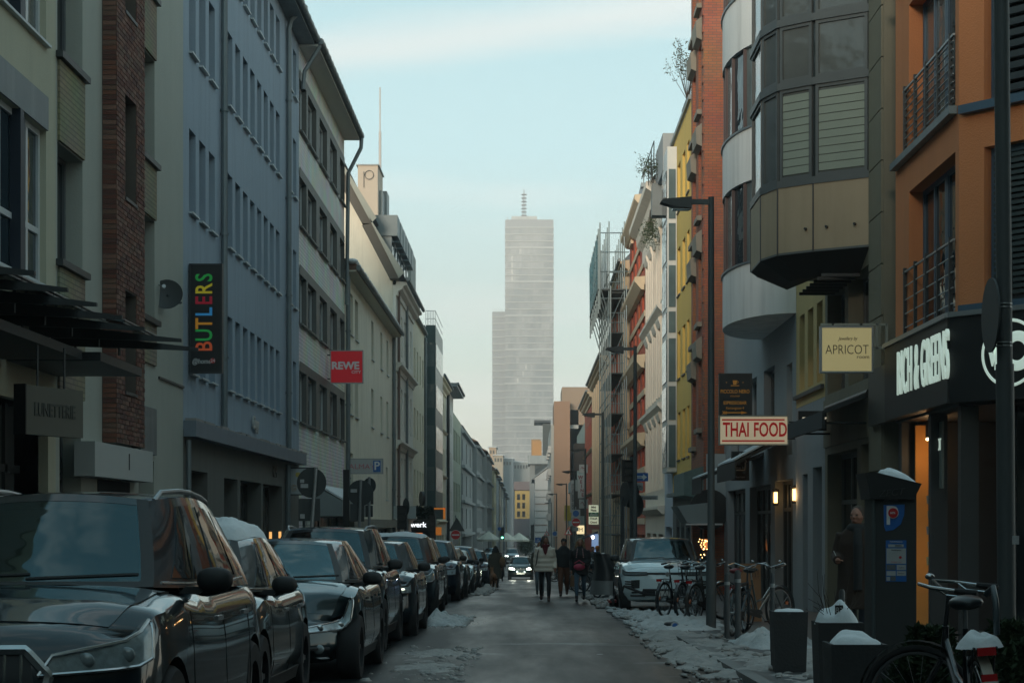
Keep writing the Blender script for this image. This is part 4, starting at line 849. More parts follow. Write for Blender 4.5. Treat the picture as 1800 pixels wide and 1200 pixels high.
mb = MB(); mb.extrude([f5.p(72.1, .5, 15.0), f5.p(72.1, -.9, 16.6), f5.p(72.1, -3, 16.6), f5.p(72.1, -3, 15)], (0, 11.8, 0)); mb.build('roof', SLATE, b)
# --- ornate red brick house with turret
RBK = brickmat('crimson_brick', (.62, .12, .055), (.50, .09, .045), (.2, .1, .07), bump=.2)
b = building('ornate red brick house with sandstone bands and a slate turret', f5, 84, 97, 16.5, RBK)
SSB = mat('sandstone', (.66, .52, .36), .85, .1, 2, streak=.25, dcol=(.2, .17, .13))
ops = [(85 + 2.9 * k, 86.4 + 2.9 * k, z, z + 2.4) for k in range(4) for z in (2.6, 6.2, 9.8, 13.2)] + [(84.6, 88, -2, .8), (88.6, 92, -2, .8), (92.8, 96.4, -2, .8)]
walls(b, f5, 84.02, 97, -2.2, 16.5, ops, RBK, .25)
for o in ops[:-3]:
    window(b, f5, o, .22, FRAMEW, GLASS, 1, .7, None, .08)
    mb = MB(); u = (o[0] + o[1]) / 2; mb.extrude([f5.p(u + .95 * math.cos(math.pi * k / 8), .004, o[3] + .1 + .5 * math.sin(math.pi * k / 8)) for k in range(9)], (-.14, 0, 0)); mb.build('window_arch', SSB, b)
for z in [1.3 + 1.2 * k for k in range(12)]: ledge(b, f5, 84.03, 96.99, .05, z, z + .28, SSB, 'sandstone_band')
for z in (5.3, 8.9, 12.5, 16.3): cornice(b, f5, 84.03, 97, z, [(0.003, -.4), (.2, -.35), (.5, 0), (.5, .2), (.003, .25)], SSB)
for o in ops[-3:]: window(b, f5, o, .22, DARKMETAL, GLASS, 1, .8, None, .1, name='shop_window')
for (y, x, h, r) in ((90.5, 5.9, 18.6, .45), (95, 6.3, 18.4, .6)):
    mb = MB(); mb.prism([(x - r, y - r), (x + r, y - r), (x + r, y + r), (x - r, y + r)], 16.5, 17.2)
    i = [mb.vert((x + a * r * 1.15, y + c * r * 1.15, 17.2)) for a, c in ((-1, -1), (1, -1), (1, 1), (-1, 1))]; j = [mb.vert((x + a * r * .55, y + c * r * .5, h - .6)) for a, c in ((-1, -1), (1, -1), (1, 1), (-1, 1))]
    for k in range(4): mb.face(i[k], i[(k + 1) % 4], j[(k + 1) % 4], j[k])
    mb.face(*j); tr = mb.build('turret', mat('blue_slate', (.14, .17, .19), .6, .2, 4), b)
    mb = MB(); mb.prism([(x - r * .75, y - r * .7), (x + r * .75, y - r * .7), (x + r * .75, y + r * .7), (x - r * .75, y + r * .7)], h - .6, h - .4)
    for a in (-.45, .45): mb.tube([(x + a * r, y, h - .4), (x + a * r, y, h + .4)], .03, 6); mb.ellipsoid((x + a * r, y, h + .1), (.08, .08, .1), 8, 6)
    kind(mb.build('finial', ZINC, tr), 'stuff')
    mb = MB(); mb.box(x - r * .8, x - .1, y - r - .3, y - r - .02, 16.6, 17.2); mb.build('dormer', SSB, b)
# --- sandstone house behind the scaffold
b = simple(f5, 97.2, 112, 15.2, SSB, 'sandstone house wrapped in scaffolding beside the red brick house', [(10.6, 12.8), (6.8, 9.2), (3.0, 5.4)], 1.3, 2.6, corn=SSB, floor_line=True, rd=.3)
mb = MB(); mb.extrude([f5.p(98, .4, 15.4), f5.p(98, -2.6, 18.4), f5.p(98, -5, 18.8), f5.p(98, -6, 15.4)], (0, 12, 0)); mb.build('roof', mat('blue_slate', (.14, .17, .19)), b)
for k in range(4):
    mb = MB(); mb.box(5.0 - .1 * (k % 2), 5.366, 98 + k * 3.4, 99.3 + k * 3.4, 2.6 + (k % 2) * .6, 14.6); mb.build('pilaster', mat('red_sandstone', (.32, .10, .06), .85, .15) if k % 2 else SSB, b)
mb = MB(); c_ = (5.7, 101, 17); mb.prism([(5.7, 99.6), (6.8, 99.6), (6.8, 101.4), (5.7, 101.4)], 15.4, 17.4); mb.build('roof_gable', SSB, b)
mb = MB(); a = [mb.vert(p) for p in ((5.6, 99.5, 17.4), (6.9, 99.5, 17.4), (6.9, 101.5, 17.4), (5.6, 101.5, 17.4))]; t0 = mb.vert((6.2, 100.5, 20.2))
for k in range(4): mb.face(a[k], a[(k + 1) % 4], t0)
mb.build('gable_roof', mat('blue_slate', (.14, .17, .19)), b)
# scaffold
SC = mat('scaffold_steel', (.20, .25, .26), .5, .15, metal=.5); DK = mat('scaffold_deck', (.05, .06, .06), .8, .2)
t = thing('scaffolding', 'steel facade scaffolding with a wide netted platform at its top', 'scaffolding', (4.6, 100, gz(100)))
ys = [92.5, 94.5, 96.5, 98.5, 100.5, 102.5, 104.5, 107]; zt = 13.4
for y in ys:
    for x in (4.15, 4.95):
        mb = MB(); mb.tube([(x, y, gz(y)), (x, y, zt + (3.6 if y > 94 else 0))], .035, 6); mb.build('standard', SC, t)
for lvl in range(7):
    z = .4 + 2.1 * lvl + .3
    mb = MB(); mb.box(4.18, 4.92, 94.6, 106.9, z, z + .06); mb.build('deck', DK, t)
    for dz in (.55, 1.05):
        mb = MB(); mb.tube([(4.15, 94.5, z + dz), (4.15, 107, z + dz)], .026, 5); mb.build('guard_rail', SC, t)
        mb = MB(); mb.tube([(4.15, 94.5, z + dz), (4.95, 94.5, z + dz)], .026, 5); mb.build('guard_rail', SC, t)
    mb = MB(); mb.tube([(4.15, ys[lvl % 4], z), (4.15, ys[lvl % 4 + 1], z + 2.1)], .024, 5); mb.build('brace', SC, t)
    mb = MB(); mb.tube([(4.2, 94.45, z - 1.6), (4.9, 94.45, z)], .026, 5); mb.build('ladder', SC, t)
pz = 13.4; mb = MB(); mb.box(3.55, 5.3, 94.4, 107, pz, pz + .08); mb.build('top_platform', DK, t)
for y in ys:
    mb = MB(); mb.tube([(3.6, y, pz - 1.2), (3.6, y, pz + 3.2)], .04, 6); mb.build('standard', SC, t)
    mb = MB(); mb.tube([(4.15, y, pz - 1.9), (3.6, y, pz)], .03, 5); mb.build('bracket', SC, t)
for dz in (-.4, 1.0, 2.0, 3.0):
    mb = MB(); mb.tube([(3.6, 94.5, pz + dz), (3.6, 107, pz + dz)], .03, 5); mb.build('guard_rail', SC, t)
    mb = MB(); mb.tube([(3.6, 94.5, pz + dz), (5.2, 94.5, pz + dz)], .03, 5); mb.build('guard_rail', SC, t)
def netting():
    m = mat('teal_netting', (.03, .22, .26), .8, .3, 5); nt = m.node_tree; b_ = nt.nodes['Principled BSDF']; b_.inputs['Alpha'].default_value = .55; return m
mb = MB(); mb.grid(lambda u, v: (3.57 + .05 * math.sin(u * 30) * v, 95 + 12 * u, pz + .1 + 2.8 * v), 40, 4); mb.build('netting', netting(), t)
# --- houses beyond
b = simple(right(4.9), 112.2, 138, 11.6, mat('beige_pilaster_render', (.60, .51, .39), .85, .07, streak=.2, dcol=(.25, .22, .17)), 'beige house with tall flat pilasters past the scaffold', [(7.5, 9.5), (4.3, 6.2), (1.0, 2.9)], 1.2, 3.2, corn=SSB)
for k in range(7): mb = MB(); fbox(mb, right(4.9), 112.4 + 3.6 * k, 113.2 + 3.6 * k, .004, .25, -2.5, 11); mb.build('pilaster', SSB, b)
for k in range(3): mb = MB(); mb.box(5.2, 6.5, 116 + 7 * k, 118 + 7 * k, 11.8, 14 - k * .2); mb.build('dormer', ZINC, b)
b = simple(right(4.9), 138.3, 160, 11.2, RBK, 'crimson house with a sandstone attic beyond the beige pilasters', [(7.4, 9.4), (4.0, 6.0), (.6, 2.6)], 1.2, 2.8, corn=SSB, floor_line=True)
b = simple(right(5.0), 160.3, 190, 10.4, mat('pale_green_render', (.36, .38, .33), .85, .07), 'white fronted house with balconies and black hanging boxes', [(6.6, 8.6), (3.4, 5.4), (.2, 2.2)], 1.6, 3.4)
for k, (z0, z1) in enumerate(((6.0, 8.4), (2.0, 4.2), (-2.0, -.4))):
    mb = MB(); mb.box(3.95, 4.99, 160.5, 161.5, z0, z1); mb.build('black_box', BLACK, b)
for z in (5.6, 2.3): 
    mb = MB(); mb.box(4.0, 4.99, 170, 186, z - 1.2, z - .2); mb.build('balcony', mat('balcony_grey', (.3, .33, .33), .8, .1), b)
b = building('brown brick building with a blank side wall and attic storey', Fr((3.3, 250), (1, 0), (0, -1)), 0, 6, 18, BRK, depth=20)
e = Fr((3.3, 240), (1, 0), (0, -1)); BRW = mat('brown_brick_far', (.28, .17, .11), .85, .1, .5)
walls(b, e, 0, 2.1, gz(240) - 1, ZZ(705, 240), [], BRW, .2, 14)
walls(b, Fr((4.4, 243), (1, 0), (0, -1)), 0, 4.2, gz(240) - 1, ZZ(680, 243), [(.8, 2.2, 14, 16.5)], mat('brown_grey_far', (.3, .22, .16), .85, .1, .5), .2, 12, name='attic_wall')
b = simple(right(2.95), 243, 285, 14.5, mat('balcony_house_render', (.38, .39, .37), .85, .07), 'pale slim house with stacked balconies beside the brown brick wall', [(11, 13), (8, 10), (5, 7), (2, 4), (-1, 1)], 2.2, 5)
for z in (13.2, 10.2, 7.2, 4.2, 1.2):
    for y in (244, 256, 268): mb = MB(); mb.box(2.55, 2.94, y, y + 4, z - 2.4, z - 1.5); mb.build('balcony', mat('balcony_white', (.5, .5, .48), .8, .05), b)
# --- the end of the street
e = Fr((XX(940, 300), 300), (1, 0), (0, -1)); W3 = mat('white_block_far', (.56, .56, .55), .8, .04)
b = building('white building with thin brown floor lines and a sloping snowy roof', e, 0, 3.2, 12, W3, depth=12, zb=gz(300))
walls(b, e, 0, 3.2, gz(300) - 1, ZZ(842, 300), [], W3, .2, 30)
for k in range(9): mb = MB(); z = gz(300) + 1.5 + 1.15 * k; fbox(mb, e, .0, 3.2, .004, .12, z, z + .1); mb.build('floor_line', mat('brown_line', (.25, .13, .1), .7, .1) if k % 3 == 0 else ZINC, b)
mb = MB(); mb.extrude([e.p(-.3, .1, ZZ(842, 300)), e.p(3.2, .1, ZZ(815, 300)), e.p(3.2, .1, ZZ(842, 300))], (0, 30, 0)); mb.build('roof_gable', W3, b)
mb = MB(); mb.extrude([e.p(-.5, .3, ZZ(843, 300)), e.p(3.3, .3, ZZ(812, 300)), e.p(3.3, .3, ZZ(809, 300)), e.p(-.5, .3, ZZ(840, 300))], (0, 30, 0)); mb.build('roof', ZINC, b)
Y = 380; e = Fr((0, Y), (1, 0), (0, -1)); b = building('modern terraced block with an orange box and a dark flying roof', e, 0, 5, 20, ZINC, depth=20, zb=gz(Y))
def pxbox(par, px0, px1, py0, py1, Y, dep, m, nm): mb = MB(); mb.box(XX(px0, Y), XX(px1, Y), Y, Y + dep, ZZ(py1, Y), ZZ(py0, Y)); return mb.build(nm, m, par)
pxbox(b, 931, 975, 812, 980, Y, 20, mat('grey_block_far', (.24, .26, .26), .8, .1, .4), 'wall'); pxbox(b, 928, 970, 800, 815, Y - 2, 20, ZINC, 'terrace')
pxbox(b, 936, 952, 775, 800, Y, 8, mat('orange_box_far', (.48, .25, .09), .8, .06), 'orange_box'); pxbox(b, 934, 950, 772, 812, Y + 1, 8, mat('ochre_far', (.36, .22, .1), .8, .1), 'ochre_block')
pxbox(b, 954, 968, 744, 800, Y, 8, GLASSB, 'glass_block'); pxbox(b, 939, 968, 738, 742, Y - 2, 12, SLATE, 'roof'); pxbox(b, 940, 962, 817, 834, Y - 2.1, .1, GLASSB, 'window')
Y = 440; e = Fr((0, Y), (1, 0), (0, -1)); b = building('orange and brown building closing the street behind the square', e, -6, 2, 14, ZINC, depth=20, zb=gz(Y))
OF_ = mat('ochre_facade_far', (.42, .29, .09), .8, .15, .5); wl = pxbox(b, 905, 932, 862, 930, Y, 20, OF_, 'wall'); pxbox(b, 903, 934, 846, 861, Y, 20, mat('plum_far', (.17, .13, .13), .8, .1), 'upper_wall'); pxbox(b, 903, 936, 911, 985, Y - .3, 20, mat('dark_plinth_far', (.07, .07, .08), .8, .1), 'base_wall')
for k in range(3):
    for j in range(2): pxbox(b, 909 + 9 * j, 914 + 9 * j, 868 + 15 * k, 878 + 15 * k, Y - .1, .1, DARKROOM, 'window')
for k, (x0, x1, y0, lab, c) in enumerate(((868, 884, 800, 'pale rooftop block with a peach penthouse below the glass tower', (.42, .36, .28)), (884, 902, 806, 'blue grey office roofs below the glass tower', (.28, .33, .36)), (903, 932, 812, 'light steel framed block just below the glass tower', (.35, .36, .35)), (860, 872, 786, 'peach gabled roof block at the foot of the tower', (.5, .36, .24)))):
    Y = 470 + 12 * k; b = building(lab, Fr((0, Y), (1, 0), (0, -1)), XX(x0, Y), XX(x1, Y), 20, ZINC, depth=16, zb=gz(Y))
    pxbox(b, x0, x1, y0, 985, Y, 16, mat('far_block_%d' % k, c, .8, .1, .3), 'wall')
    for j in range(int((x1 - x0) / 5)): pxbox(b, x0 + 1.5 + 5 * j, x0 + 4 + 5 * j, y0 + 5, y0 + 11, Y - .1, .1, GLASSB, 'window')
    mb = MB(); mb.box(XX(x0, Y) - .3, XX(x1, Y) + .3, Y - .3, Y + 16, ZZ(y0, Y), ZZ(y0 - 1.6, Y)); mb.build('snowy_roof', SNOW, b)
# --- the tower
TW = glass('tower_glass', (.30, .31, .32), .35, .1); TB = mat('tower_band', (.60, .59, .57), .6, .08, .05); Y = 885
t = thing('glass_tower', 'tall hazy glass tower with a lattice antenna at the end of the street', 'skyscraper', (0, Y, -5))
X0, X1, X2 = XX(888, Y), XX(973, Y), XX(865, Y); zt = ZZ(386, Y); zs = ZZ(546, Y)
mb = MB(); mb.box(X0, X1, Y, Y + 24, -5, zt); mb.build('main_shaft', TW, t)
mb = MB(); mb.box(X2, X0 - .02, Y + 4, Y + 22, -5, zs); mb.build('side_shaft', TW, t)
def tower_glaze():
    m = mat('tower_panel', (.3, .31, .32), .35, .3, .08); return m
fh = 3.3; k = 0; TP = [mat('tower_panel_%d' % q, c, .3, .25, .12, metal=.0) for q, c in enumerate(((.25, .27, .28), (.32, .33, .33), (.40, .405, .405), (.58, .57, .55)))]  # pale and dark panel tones paint patchy reflections into the tower glass
rt = random.Random(2)
while 3 + fh * k < zt - 1:
    z = 3 + fh * k; mb = MB(); mb.box(X0 - .15, X1 + .15, Y - .35, Y + 24.1, z, z + (.45 if k % 5 else .8)); mb.build('floor_band', TB, t)
    if z < zs - 1: mb = MB(); mb.box(X2 - .15, X0 - .05, Y + 3.6, Y + 22.1, z, z + .5); mb.build('floor_band', TB, t)
    k += 1
pan = [MB() for _ in range(4)]
for k in range(int((zt - 4) / fh)):
    z = 3 + fh * k + .5; x = X0
    while x < X1 - .5: w_ = 1.35; n_ = noise.noise(Vector((x * .16, z * .05, 2))) * 2.4 + rt.uniform(-.7, .7) + 1.5; pan[int(max(0, min(3, n_)))].box(x + .12, min(x + w_, X1) - .12, Y - .12, Y - .03, z + .15, z + fh - .7); x += w_
for p, m in zip(pan, TP): kind(p.build('glass_panels', m, t), 'stuff')
mb = MB(); mb.box(X0 + 3, X1 - 8, Y + 3, Y + 18, zt, zt + 2.2); mb.build('plant_room', TB, t)
ax = XX(921, Y); mb = MB(); top = ZZ(328, Y)
for a, c in ((-1, -1), (1, -1), (1, 1), (-1, 1)): mb.tube([(ax + a * .8, Y + 8 + c * .8, zt), (ax + a * .5, Y + 8 + c * .5, top - 2)], .14, 4)
mb.tube([(ax, Y + 8, zt), (ax, Y + 8, top)], .22, 5)
for k in range(8): z = zt + 1.5 + 1.7 * k; mb.box(ax - 1.3, ax + 1.3, Y + 6.8, Y + 9.2, z, z + .25)
mb.build('antenna', mat('antenna_steel', (.3, .28, .28), .6, .1), t)
rf = MB()
for k in range(14): x = X0 + 1 + k * 1.6; h = rt.uniform(.5, 2); rf.box(x, x + .25, Y + 1, Y + 1.3, zt, zt + h)
for k in range(6): x = X2 + .5 + k * .9; rf.box(x, x + .15, Y + 4.5, Y + 4.7, zs, zs + 1.6)
kind(rf.build('roof_rails', TB, t), 'stuff')
# ================================================================ CARS
def paint(name, c, metal=.0, rough=.3): return mat('paint_' + name, c, rough, .03, 2, metal=metal, coat=1.0, spec=.15)
TYRE = mat('tyre_rubber', (.015, .015, .016), .8, .15); RIM = mat('alloy_rim', (.25, .26, .27), .35, .1, metal=.8); RIMD = mat('dark_rim', (.05, .05, .055), .4, .1, metal=.6)
CHROME = mat('satin_chrome', (.45, .47, .48), .25, .05, metal=.9); PLAST = mat('black_car_plastic', (.018, .019, .02), .6, .1); ARCH = mat('wheel_well', (.006, .006, .006), .95, .1)
def clear_glass():
    m = bpy.data.materials.new('windscreen_glass'); m.use_nodes = True; nt = m.node_tree; N, L = nt.nodes, nt.links; N.clear()
    o = N.new('ShaderNodeOutputMaterial'); mx = N.new('ShaderNodeMixShader'); tr = N.new('ShaderNodeBsdfTransparent'); gl = N.new('ShaderNodeBsdfGlossy'); fr = N.new('ShaderNodeFresnel'); fr.inputs[0].default_value = 1.75
    tc = N.new('ShaderNodeTexCoord'); n = N.new('ShaderNodeTexNoise'); n.inputs['Scale'].default_value = 2.2; L.new(tc.outputs['Object'], n.inputs[0]); bp = N.new('ShaderNodeBump'); bp.inputs['Strength'].default_value = .05; bp.inputs['Distance'].default_value = .2; L.new(n.outputs[0], bp.inputs['Height']); L.new(bp.outputs[0], gl.inputs['Normal'])
    tr.inputs[0].default_value = (.42, .52, .53, 1); gl.inputs['Color'].default_value = (.62, .88, .95, 1); gl.inputs['Roughness'].default_value = .04
    L.new(fr.outputs[0], mx.inputs[0]); L.new(tr.outputs[0], mx.inputs[1]); L.new(gl.outputs[0], mx.inputs[2]); L.new(mx.outputs[0], o.inputs[0]); return m
WSG = clear_glass(); SEAT = mat('dark_seat', (.035, .037, .038), .9, .2); SIDEG = glass('car_side_glass', (.012, .016, .018), .03, .02)
HL = mat('headlamp_lens', (.55, .57, .58), .2, .55, 22, metal=.15, coat=1); HLD = mat('dark_headlamp_lens', (.24, .245, .24), .2, .75, 18, coat=1); HLON = mat('lit_headlamp', (.9, .95, .9), .2, 0, emit=(.88, 1, .86), es=6); DRL = mat('daylight_strip', (.9, .9, .8), .3, 0, emit=(.95, 1, .8), es=1.6)
PLATE = mat('number_plate', (.6, .6, .57), .5, .04); AMBER = mat('amber_lens', (.5, .12, .02), .3, .1)
def lerp(a, b, t): return a + (b - a) * t
def clamp(t, a=0, b=1): return max(a, min(b, t))
def pw(pts, s):
    for (a, va), (b, vb) in zip(pts, pts[1:]):
        if s <= b: t = (s - a) / (b - a) if b > a else 0; t = t * t * (3 - 2 * t) * .5 + t * .5; return va + (vb - va) * t
    return pts[-1][1]
class Car:
    def __init__(c, L=4.4, W=1.82, H=1.6, nose=.82, cowl=1.08, belt=1.02, ys=1.25, hdr=2.05, rr=4.1, rb=4.35, clear=.2, wheel=.34, sweep=.34, wroof=.74, rear=1.0, wf=.86):
        c.__dict__.update(dict(L=L, hw=W / 2, H=H, nose=nose, cowl=cowl, belt=belt, ys=ys, hdr=hdr, rr=rr, rb=rb, clear=clear, wr=wheel, sweep=sweep, wroof=wroof, rear=rear, wf=wf))
    def F(c, s, b, k):
        y = s * c.L
        zt = pw([(0, c.nose), (c.ys * .5 / c.L, lerp(c.nose, c.cowl, .68)), (c.ys / c.L, c.cowl), (.5, c.belt + .02), (.9, c.belt + .05), (1, c.rear)], s)
        zb = c.clear + .06 * clamp(1 - s / .08) + .1 * clamp((s - .9) / .1)
        w = c.hw * (lerp(c.wf, 1, clamp(s / .17) ** .6) if s < .17 else lerp(1, .9, clamp((s - .82) / .18) ** 1.5))
        side = pw([(0, .93), (.3, 1.0), (.62, .99), (.86, .965), (1, .9)], k)
        z = zb + (zt - zb) * k
        f = clamp(1 - s / .14); r = clamp((s - .88) / .12)
        ny = pw([(0, .09), (.25, .0), (.62, .02), (.85, .06), (1, .17)], k) + c.sweep * abs(b) ** 2.6
        ry = -(pw([(0, .1), (.3, 0), (.7, .04), (1, .14)], k) + .2 * abs(b) ** 3)
        if k > .9: z -= (.03 * b * b + .035 * b ** 6) * (k - .9) / .1 * (1 if s < .4 else .5)
        return Vector((b * w * side, y + ny * f + ry * r, z))
    def FW(c, b, k):           # front face, wrapping round the corners when |b| > 1
        if abs(b) <= 1: return c.F(0, b, k)
        return c.F((abs(b) - 1) * .5, math.copysign(1, b), k)
    def G(c, s, b, k):
        bz = c.cowl - .02 + (c.belt + .05 - c.cowl) * clamp(s * 2.5)
        crown = c.H - .055 * (2 * s - .85) ** 2 - .035 * b * b
        z = lerp(bz, crown, k)
        y0 = lerp(c.ys, c.hdr, k ** .92) + .16 * b * b * (1 - .4 * k); y1 = lerp(c.rb, c.rr, k ** 1.2) - .14 * b * b
        w = lerp(c.hw * .88, c.wroof * c.hw / .91, k ** 1.15) * (1 - .05 * (2 * s - 1) ** 2) * (1 - .13 * clamp(1 - s / .16))
        return Vector((b * w, lerp(y0, y1, s), z))
    def patch(c, S, q, m, name, par, off=.006, nu=8, nv=6, th=.012, flip=None):
        """q: 4 corners in the parameter space of S"""
        q = [Vector(p) for p in q]; mb = MB()
        def pos(u, v, o):
            f = lambda u, v: S(*((q[0] * (1 - u) + q[1] * u) * (1 - v) + (q[3] * (1 - u) + q[2] * u) * v))
            p = f(u, v); e = .02
            a = f(min(u + e, 1), v) - f(max(u - e, 0), v); b = f(u, min(v + e, 1)) - f(u, max(v - e, 0)); n = a.cross(b)
            if n.length < 1e-9: n = Vector((0, -1, 0))
            n.normalize(); ctr = Vector((0, c.L * .5, .5))
            if n.dot(p - ctr) < 0: n = -n
            return p + n * o
        A = mb.grid(lambda u, v: pos(u, v, off), nu, nv); B = mb.grid(lambda u, v: pos(u, v, off - th), nu, nv)
        for i in range(nu):
            for j in (0, nv): mb.face(A[i][j], A[i + 1][j], B[i + 1][j], B[i][j])
        for j in range(nv):
            for i in (0, nu): mb.face(A[i][j], A[i][j + 1], B[i][j + 1], B[i][j])
        return mb.build(name, m, par, smooth='auto', world=False)
    def line(c, S, pts, r, m, name, par, n=6, off=.0):
        P = []
        for a, b in zip(pts, pts[1:]):
            for k in range(6): P.append(S(*(Vector(a).lerp(Vector(b), k / 6))))
        P.append(S(*pts[-1])); mb = MB(); mb.tube([p + Vector((0, -off, 0)) for p in P], r, n); return mb.build(name, m, par, smooth='auto', world=False)
def box_surface(fn, na, nb_, nc, mb, front=True):
    """closed box surface in parameters (s, b, k)"""
    if front: mb.grid(lambda u, v: fn(0, -1 + 2 * u, v), nb_, nc)
    mb.grid(lambda u, v: fn(1, -1 + 2 * u, v), nb_, nc)
    mb.grid(lambda u, v: fn(u, -1 + 2 * v, 1), na, nb_); mb.grid(lambda u, v: fn(u, -1 + 2 * v, 0), na, nb_)
    mb.grid(lambda u, v: fn(u, -1, v), na, nc); mb.grid(lambda u, v: fn(u, 1, v), na, nc)
def wheel_parts(par, x, y, z, r, wdt, side, rim):
    w_ = link('wheel', None, par, (x, y, z)); mb = MB(); prof = [(.62, .5), (.93, .5), (1, .36), (1, -.36), (.93, -.5), (.62, -.5)]
    rings = []
    for k in range(28):
        t = 2 * math.pi * k / 28; rings.append([mb.vert((b_ * wdt, a * r * math.cos(t), a * r * math.sin(t))) for a, b_ in prof])
    for k in range(28):
        A, B = rings[k], rings[(k + 1) % 28]
        for j in range(6): mb.face(A[j], A[(j + 1) % 6], B[(j + 1) % 6], B[j])
    mb.build('tyre', TYRE, w_, smooth='auto', world=False)
    mb = MB(); sx = side * wdt * .32; mb.disc((sx * .5, 0, 0), (1, 0, 0), r * .63, .02, 24); mb.disc((sx, 0, 0), (1, 0, 0), r * .13, .04, 12)
    for k in range(5):
        t = 2 * math.pi * k / 5; d = Vector((0, math.cos(t), math.sin(t))); e = Vector((0, -d.z, d.y)); mb.obox(Vector((sx, 0, 0)) + d * r * .35, d * r * .29, e * r * .06, Vector((.012, 0, 0)))
    mb.build('rim', rim, w_, smooth=False, world=False); return w_
def make_car(cfg, label, kindname='parked_car', body=None, group='cars parked along the kerb', lamp='plain', grille='bars', roofm=None, rails=False, snow=None, plate='', lights=None, trim=None, rim=None, mirror=None, cat='car', mats_low=None):
    c = Car(**cfg); t = thing(kindname, label, cat, (0, 0, 0), 0, group); body = body or paint('black', (.012, .013, .015)); rim = rim or RIM
    # body with wheel arches
    mb = MB(); box_surface(c.F, 44, 14, 12, mb); me = mb.data('body', [body, ARCH], smooth=False, merge=True); o = link('body', me, t)
    ct = MB(); ct.cur = 1; yf, yr = .185 * c.L + .02, .80 * c.L
    for y in (yf, yr):
        for s in (-1, 1): ct.tube([(s * c.hw * .64, y, c.wr), (s * (c.hw + .2), y, c.wr)], c.wr * 1.13, 28)
    cm_ = ct.data('cutter', [body, ARCH]); co = link('cutter', cm_)
    md = o.modifiers.new('arches', 'BOOLEAN'); md.object = co; md.operation = 'DIFFERENCE'; md.solver = 'EXACT'
    dg = bpy.context.evaluated_depsgraph_get(); nm = bpy.data.meshes.new_from_object(o.evaluated_get(dg)); o.modifiers.clear(); o.data = nm
    bpy.data.objects.remove(co); nm.polygons.foreach_set('use_smooth', [True] * len(nm.polygons)); nm.set_sharp_from_angle(angle=R(40))
    # greenhouse
    mb = MB(); box_surface(c.G, 24, 12, 8, mb, False); gh = mb.build('roof_shell', roofm or body, t, smooth='auto', world=False, merge=True)
    c.patch(lambda b, k: c.G(0, b, k), [(-.93, .04), (.93, .04), (.9, .93), (-.9, .93)], WSG, 'windscreen', t, .002, 14, 8)
    GF = lambda b, k: c.G(0, b, k)
    for s in (-1, 1): c.patch(GF, [(s * .90, .0), (s * 1.0, .0), (s * 1.0, 1.0), (s * .87, 1.0)], PLAST, 'windscreen_pillar', t, .004, 2, 8, .02)
    c.patch(GF, [(-1.0, .92), (1.0, .92), (1.0, 1.0), (-1.0, 1.0)], roofm or body, 'roof_header', t, .004, 10, 2, .02); c.patch(GF, [(-.97, .0), (.97, .0), (.94, .06), (-.94, .06)], PLAST, 'windscreen_edge', t, .004, 10, 2, .02)
    zb_ = c.cowl
    for s in (-1, 1):
        mb = MB(); x, y = s * .36, c.hdr + .55; q_ = lambda d: 1 / ((abs(d.x) ** 4 + abs(d.y) ** 4 + abs(d.z) ** 4) ** .25)
        mb.ellipsoid((x, y, zb_ - .02), (.24, .09, .30), 14, 10, q_); mb.ellipsoid((x, y + .02, zb_ + .33), (.13, .06, .09), 12, 8, q_); mb.tube([(x, y, zb_ + .2), (x, y, zb_ + .3)], .02, 6); mb.build('seat', SEAT, t, smooth=True, world=False)
    mb = MB(); mb.torus((.36, c.ys + .62, zb_ - .01), (0, -1, .45), .17, .016, 24, 6); mb.build('steering_wheel', BLACK, t, smooth=True, world=False)
    mb = MB(); mb.box(-.09, .09, c.hdr - .02, c.hdr + .03, c.H - .2, c.H - .14); mb.build('inner_mirror', BLACK, t, world=False)
    c.patch(lambda b, k: c.G(1, b, k), [(-.85, .2), (.85, .2), (.82, .85), (-.82, .85)], SIDEG, 'rear_window', t, .008, 10, 6)
    for s in (-1, 1):
        gs = lambda a, k, s=s: c.G(a, s, k)
        c.patch(gs, [(.075, .1), (.40, .1), (.42, .9), (.16, .9)], SIDEG, 'side_window', t, .007, 8, 5)
        c.patch(gs, [(.43, .1), (.72, .12), (.70, .9), (.45, .9)], SIDEG, 'side_window', t, .007, 8, 5)
        c.patch(gs, [(.75, .14), (.90, .2), (.84, .85), (.73, .9)], SIDEG, 'side_window', t, .007, 6, 5)
        c.line(gs, [(.03, .05), (.42, .05), (.9, .1)], .009, CHROME if trim else PLAST, 'window_trim', t)
        fs = lambda a, k, s=s: c.F(a, s, k)
        for a0 in (.30, .54, .75): c.line(fs, [(a0, .12), (a0 + .005, .98)], .004, ARCH, 'door_seam', t, 4)
        for a0 in (.47, .69):
            p = c.F(a0, s, .82); mb = MB(); mb.obox(p + Vector((s * .03, 0, 0)), (.012, 0, 0), (0, .1, 0), (0, 0, .014)); mb.build('door_handle', CHROME if trim else body, t, world=False)
        c.patch(fs, [(.28, .0), (.72, .0), (.72, .14), (.28, .14)], PLAST, 'sill_trim', t, .008, 6, 2)
        # mirror
        p = Vector((s * (c.hw * 1.0 + .05), c.ys + .42, c.belt + .10)); mb = MB()
        sup = lambda d: 1 / ((abs(d.x) ** 2.5 + abs(d.y) ** 2.5 + abs(d.z) ** 2.5) ** (1 / 2.5))
        mb.ellipsoid(p, (.105, .065, .072), 16, 10, sup); mr = mb.build('mirror', mirror or PLAST, t, smooth=True, world=False)
        mb = MB(); mb.obox(p + Vector((-s * .13, .02, -.06)), (.06, 0, -s * .0), (0, .03, 0), (s * .02, 0, .02)); mb.build('mirror_arm', PLAST, mr, world=False)
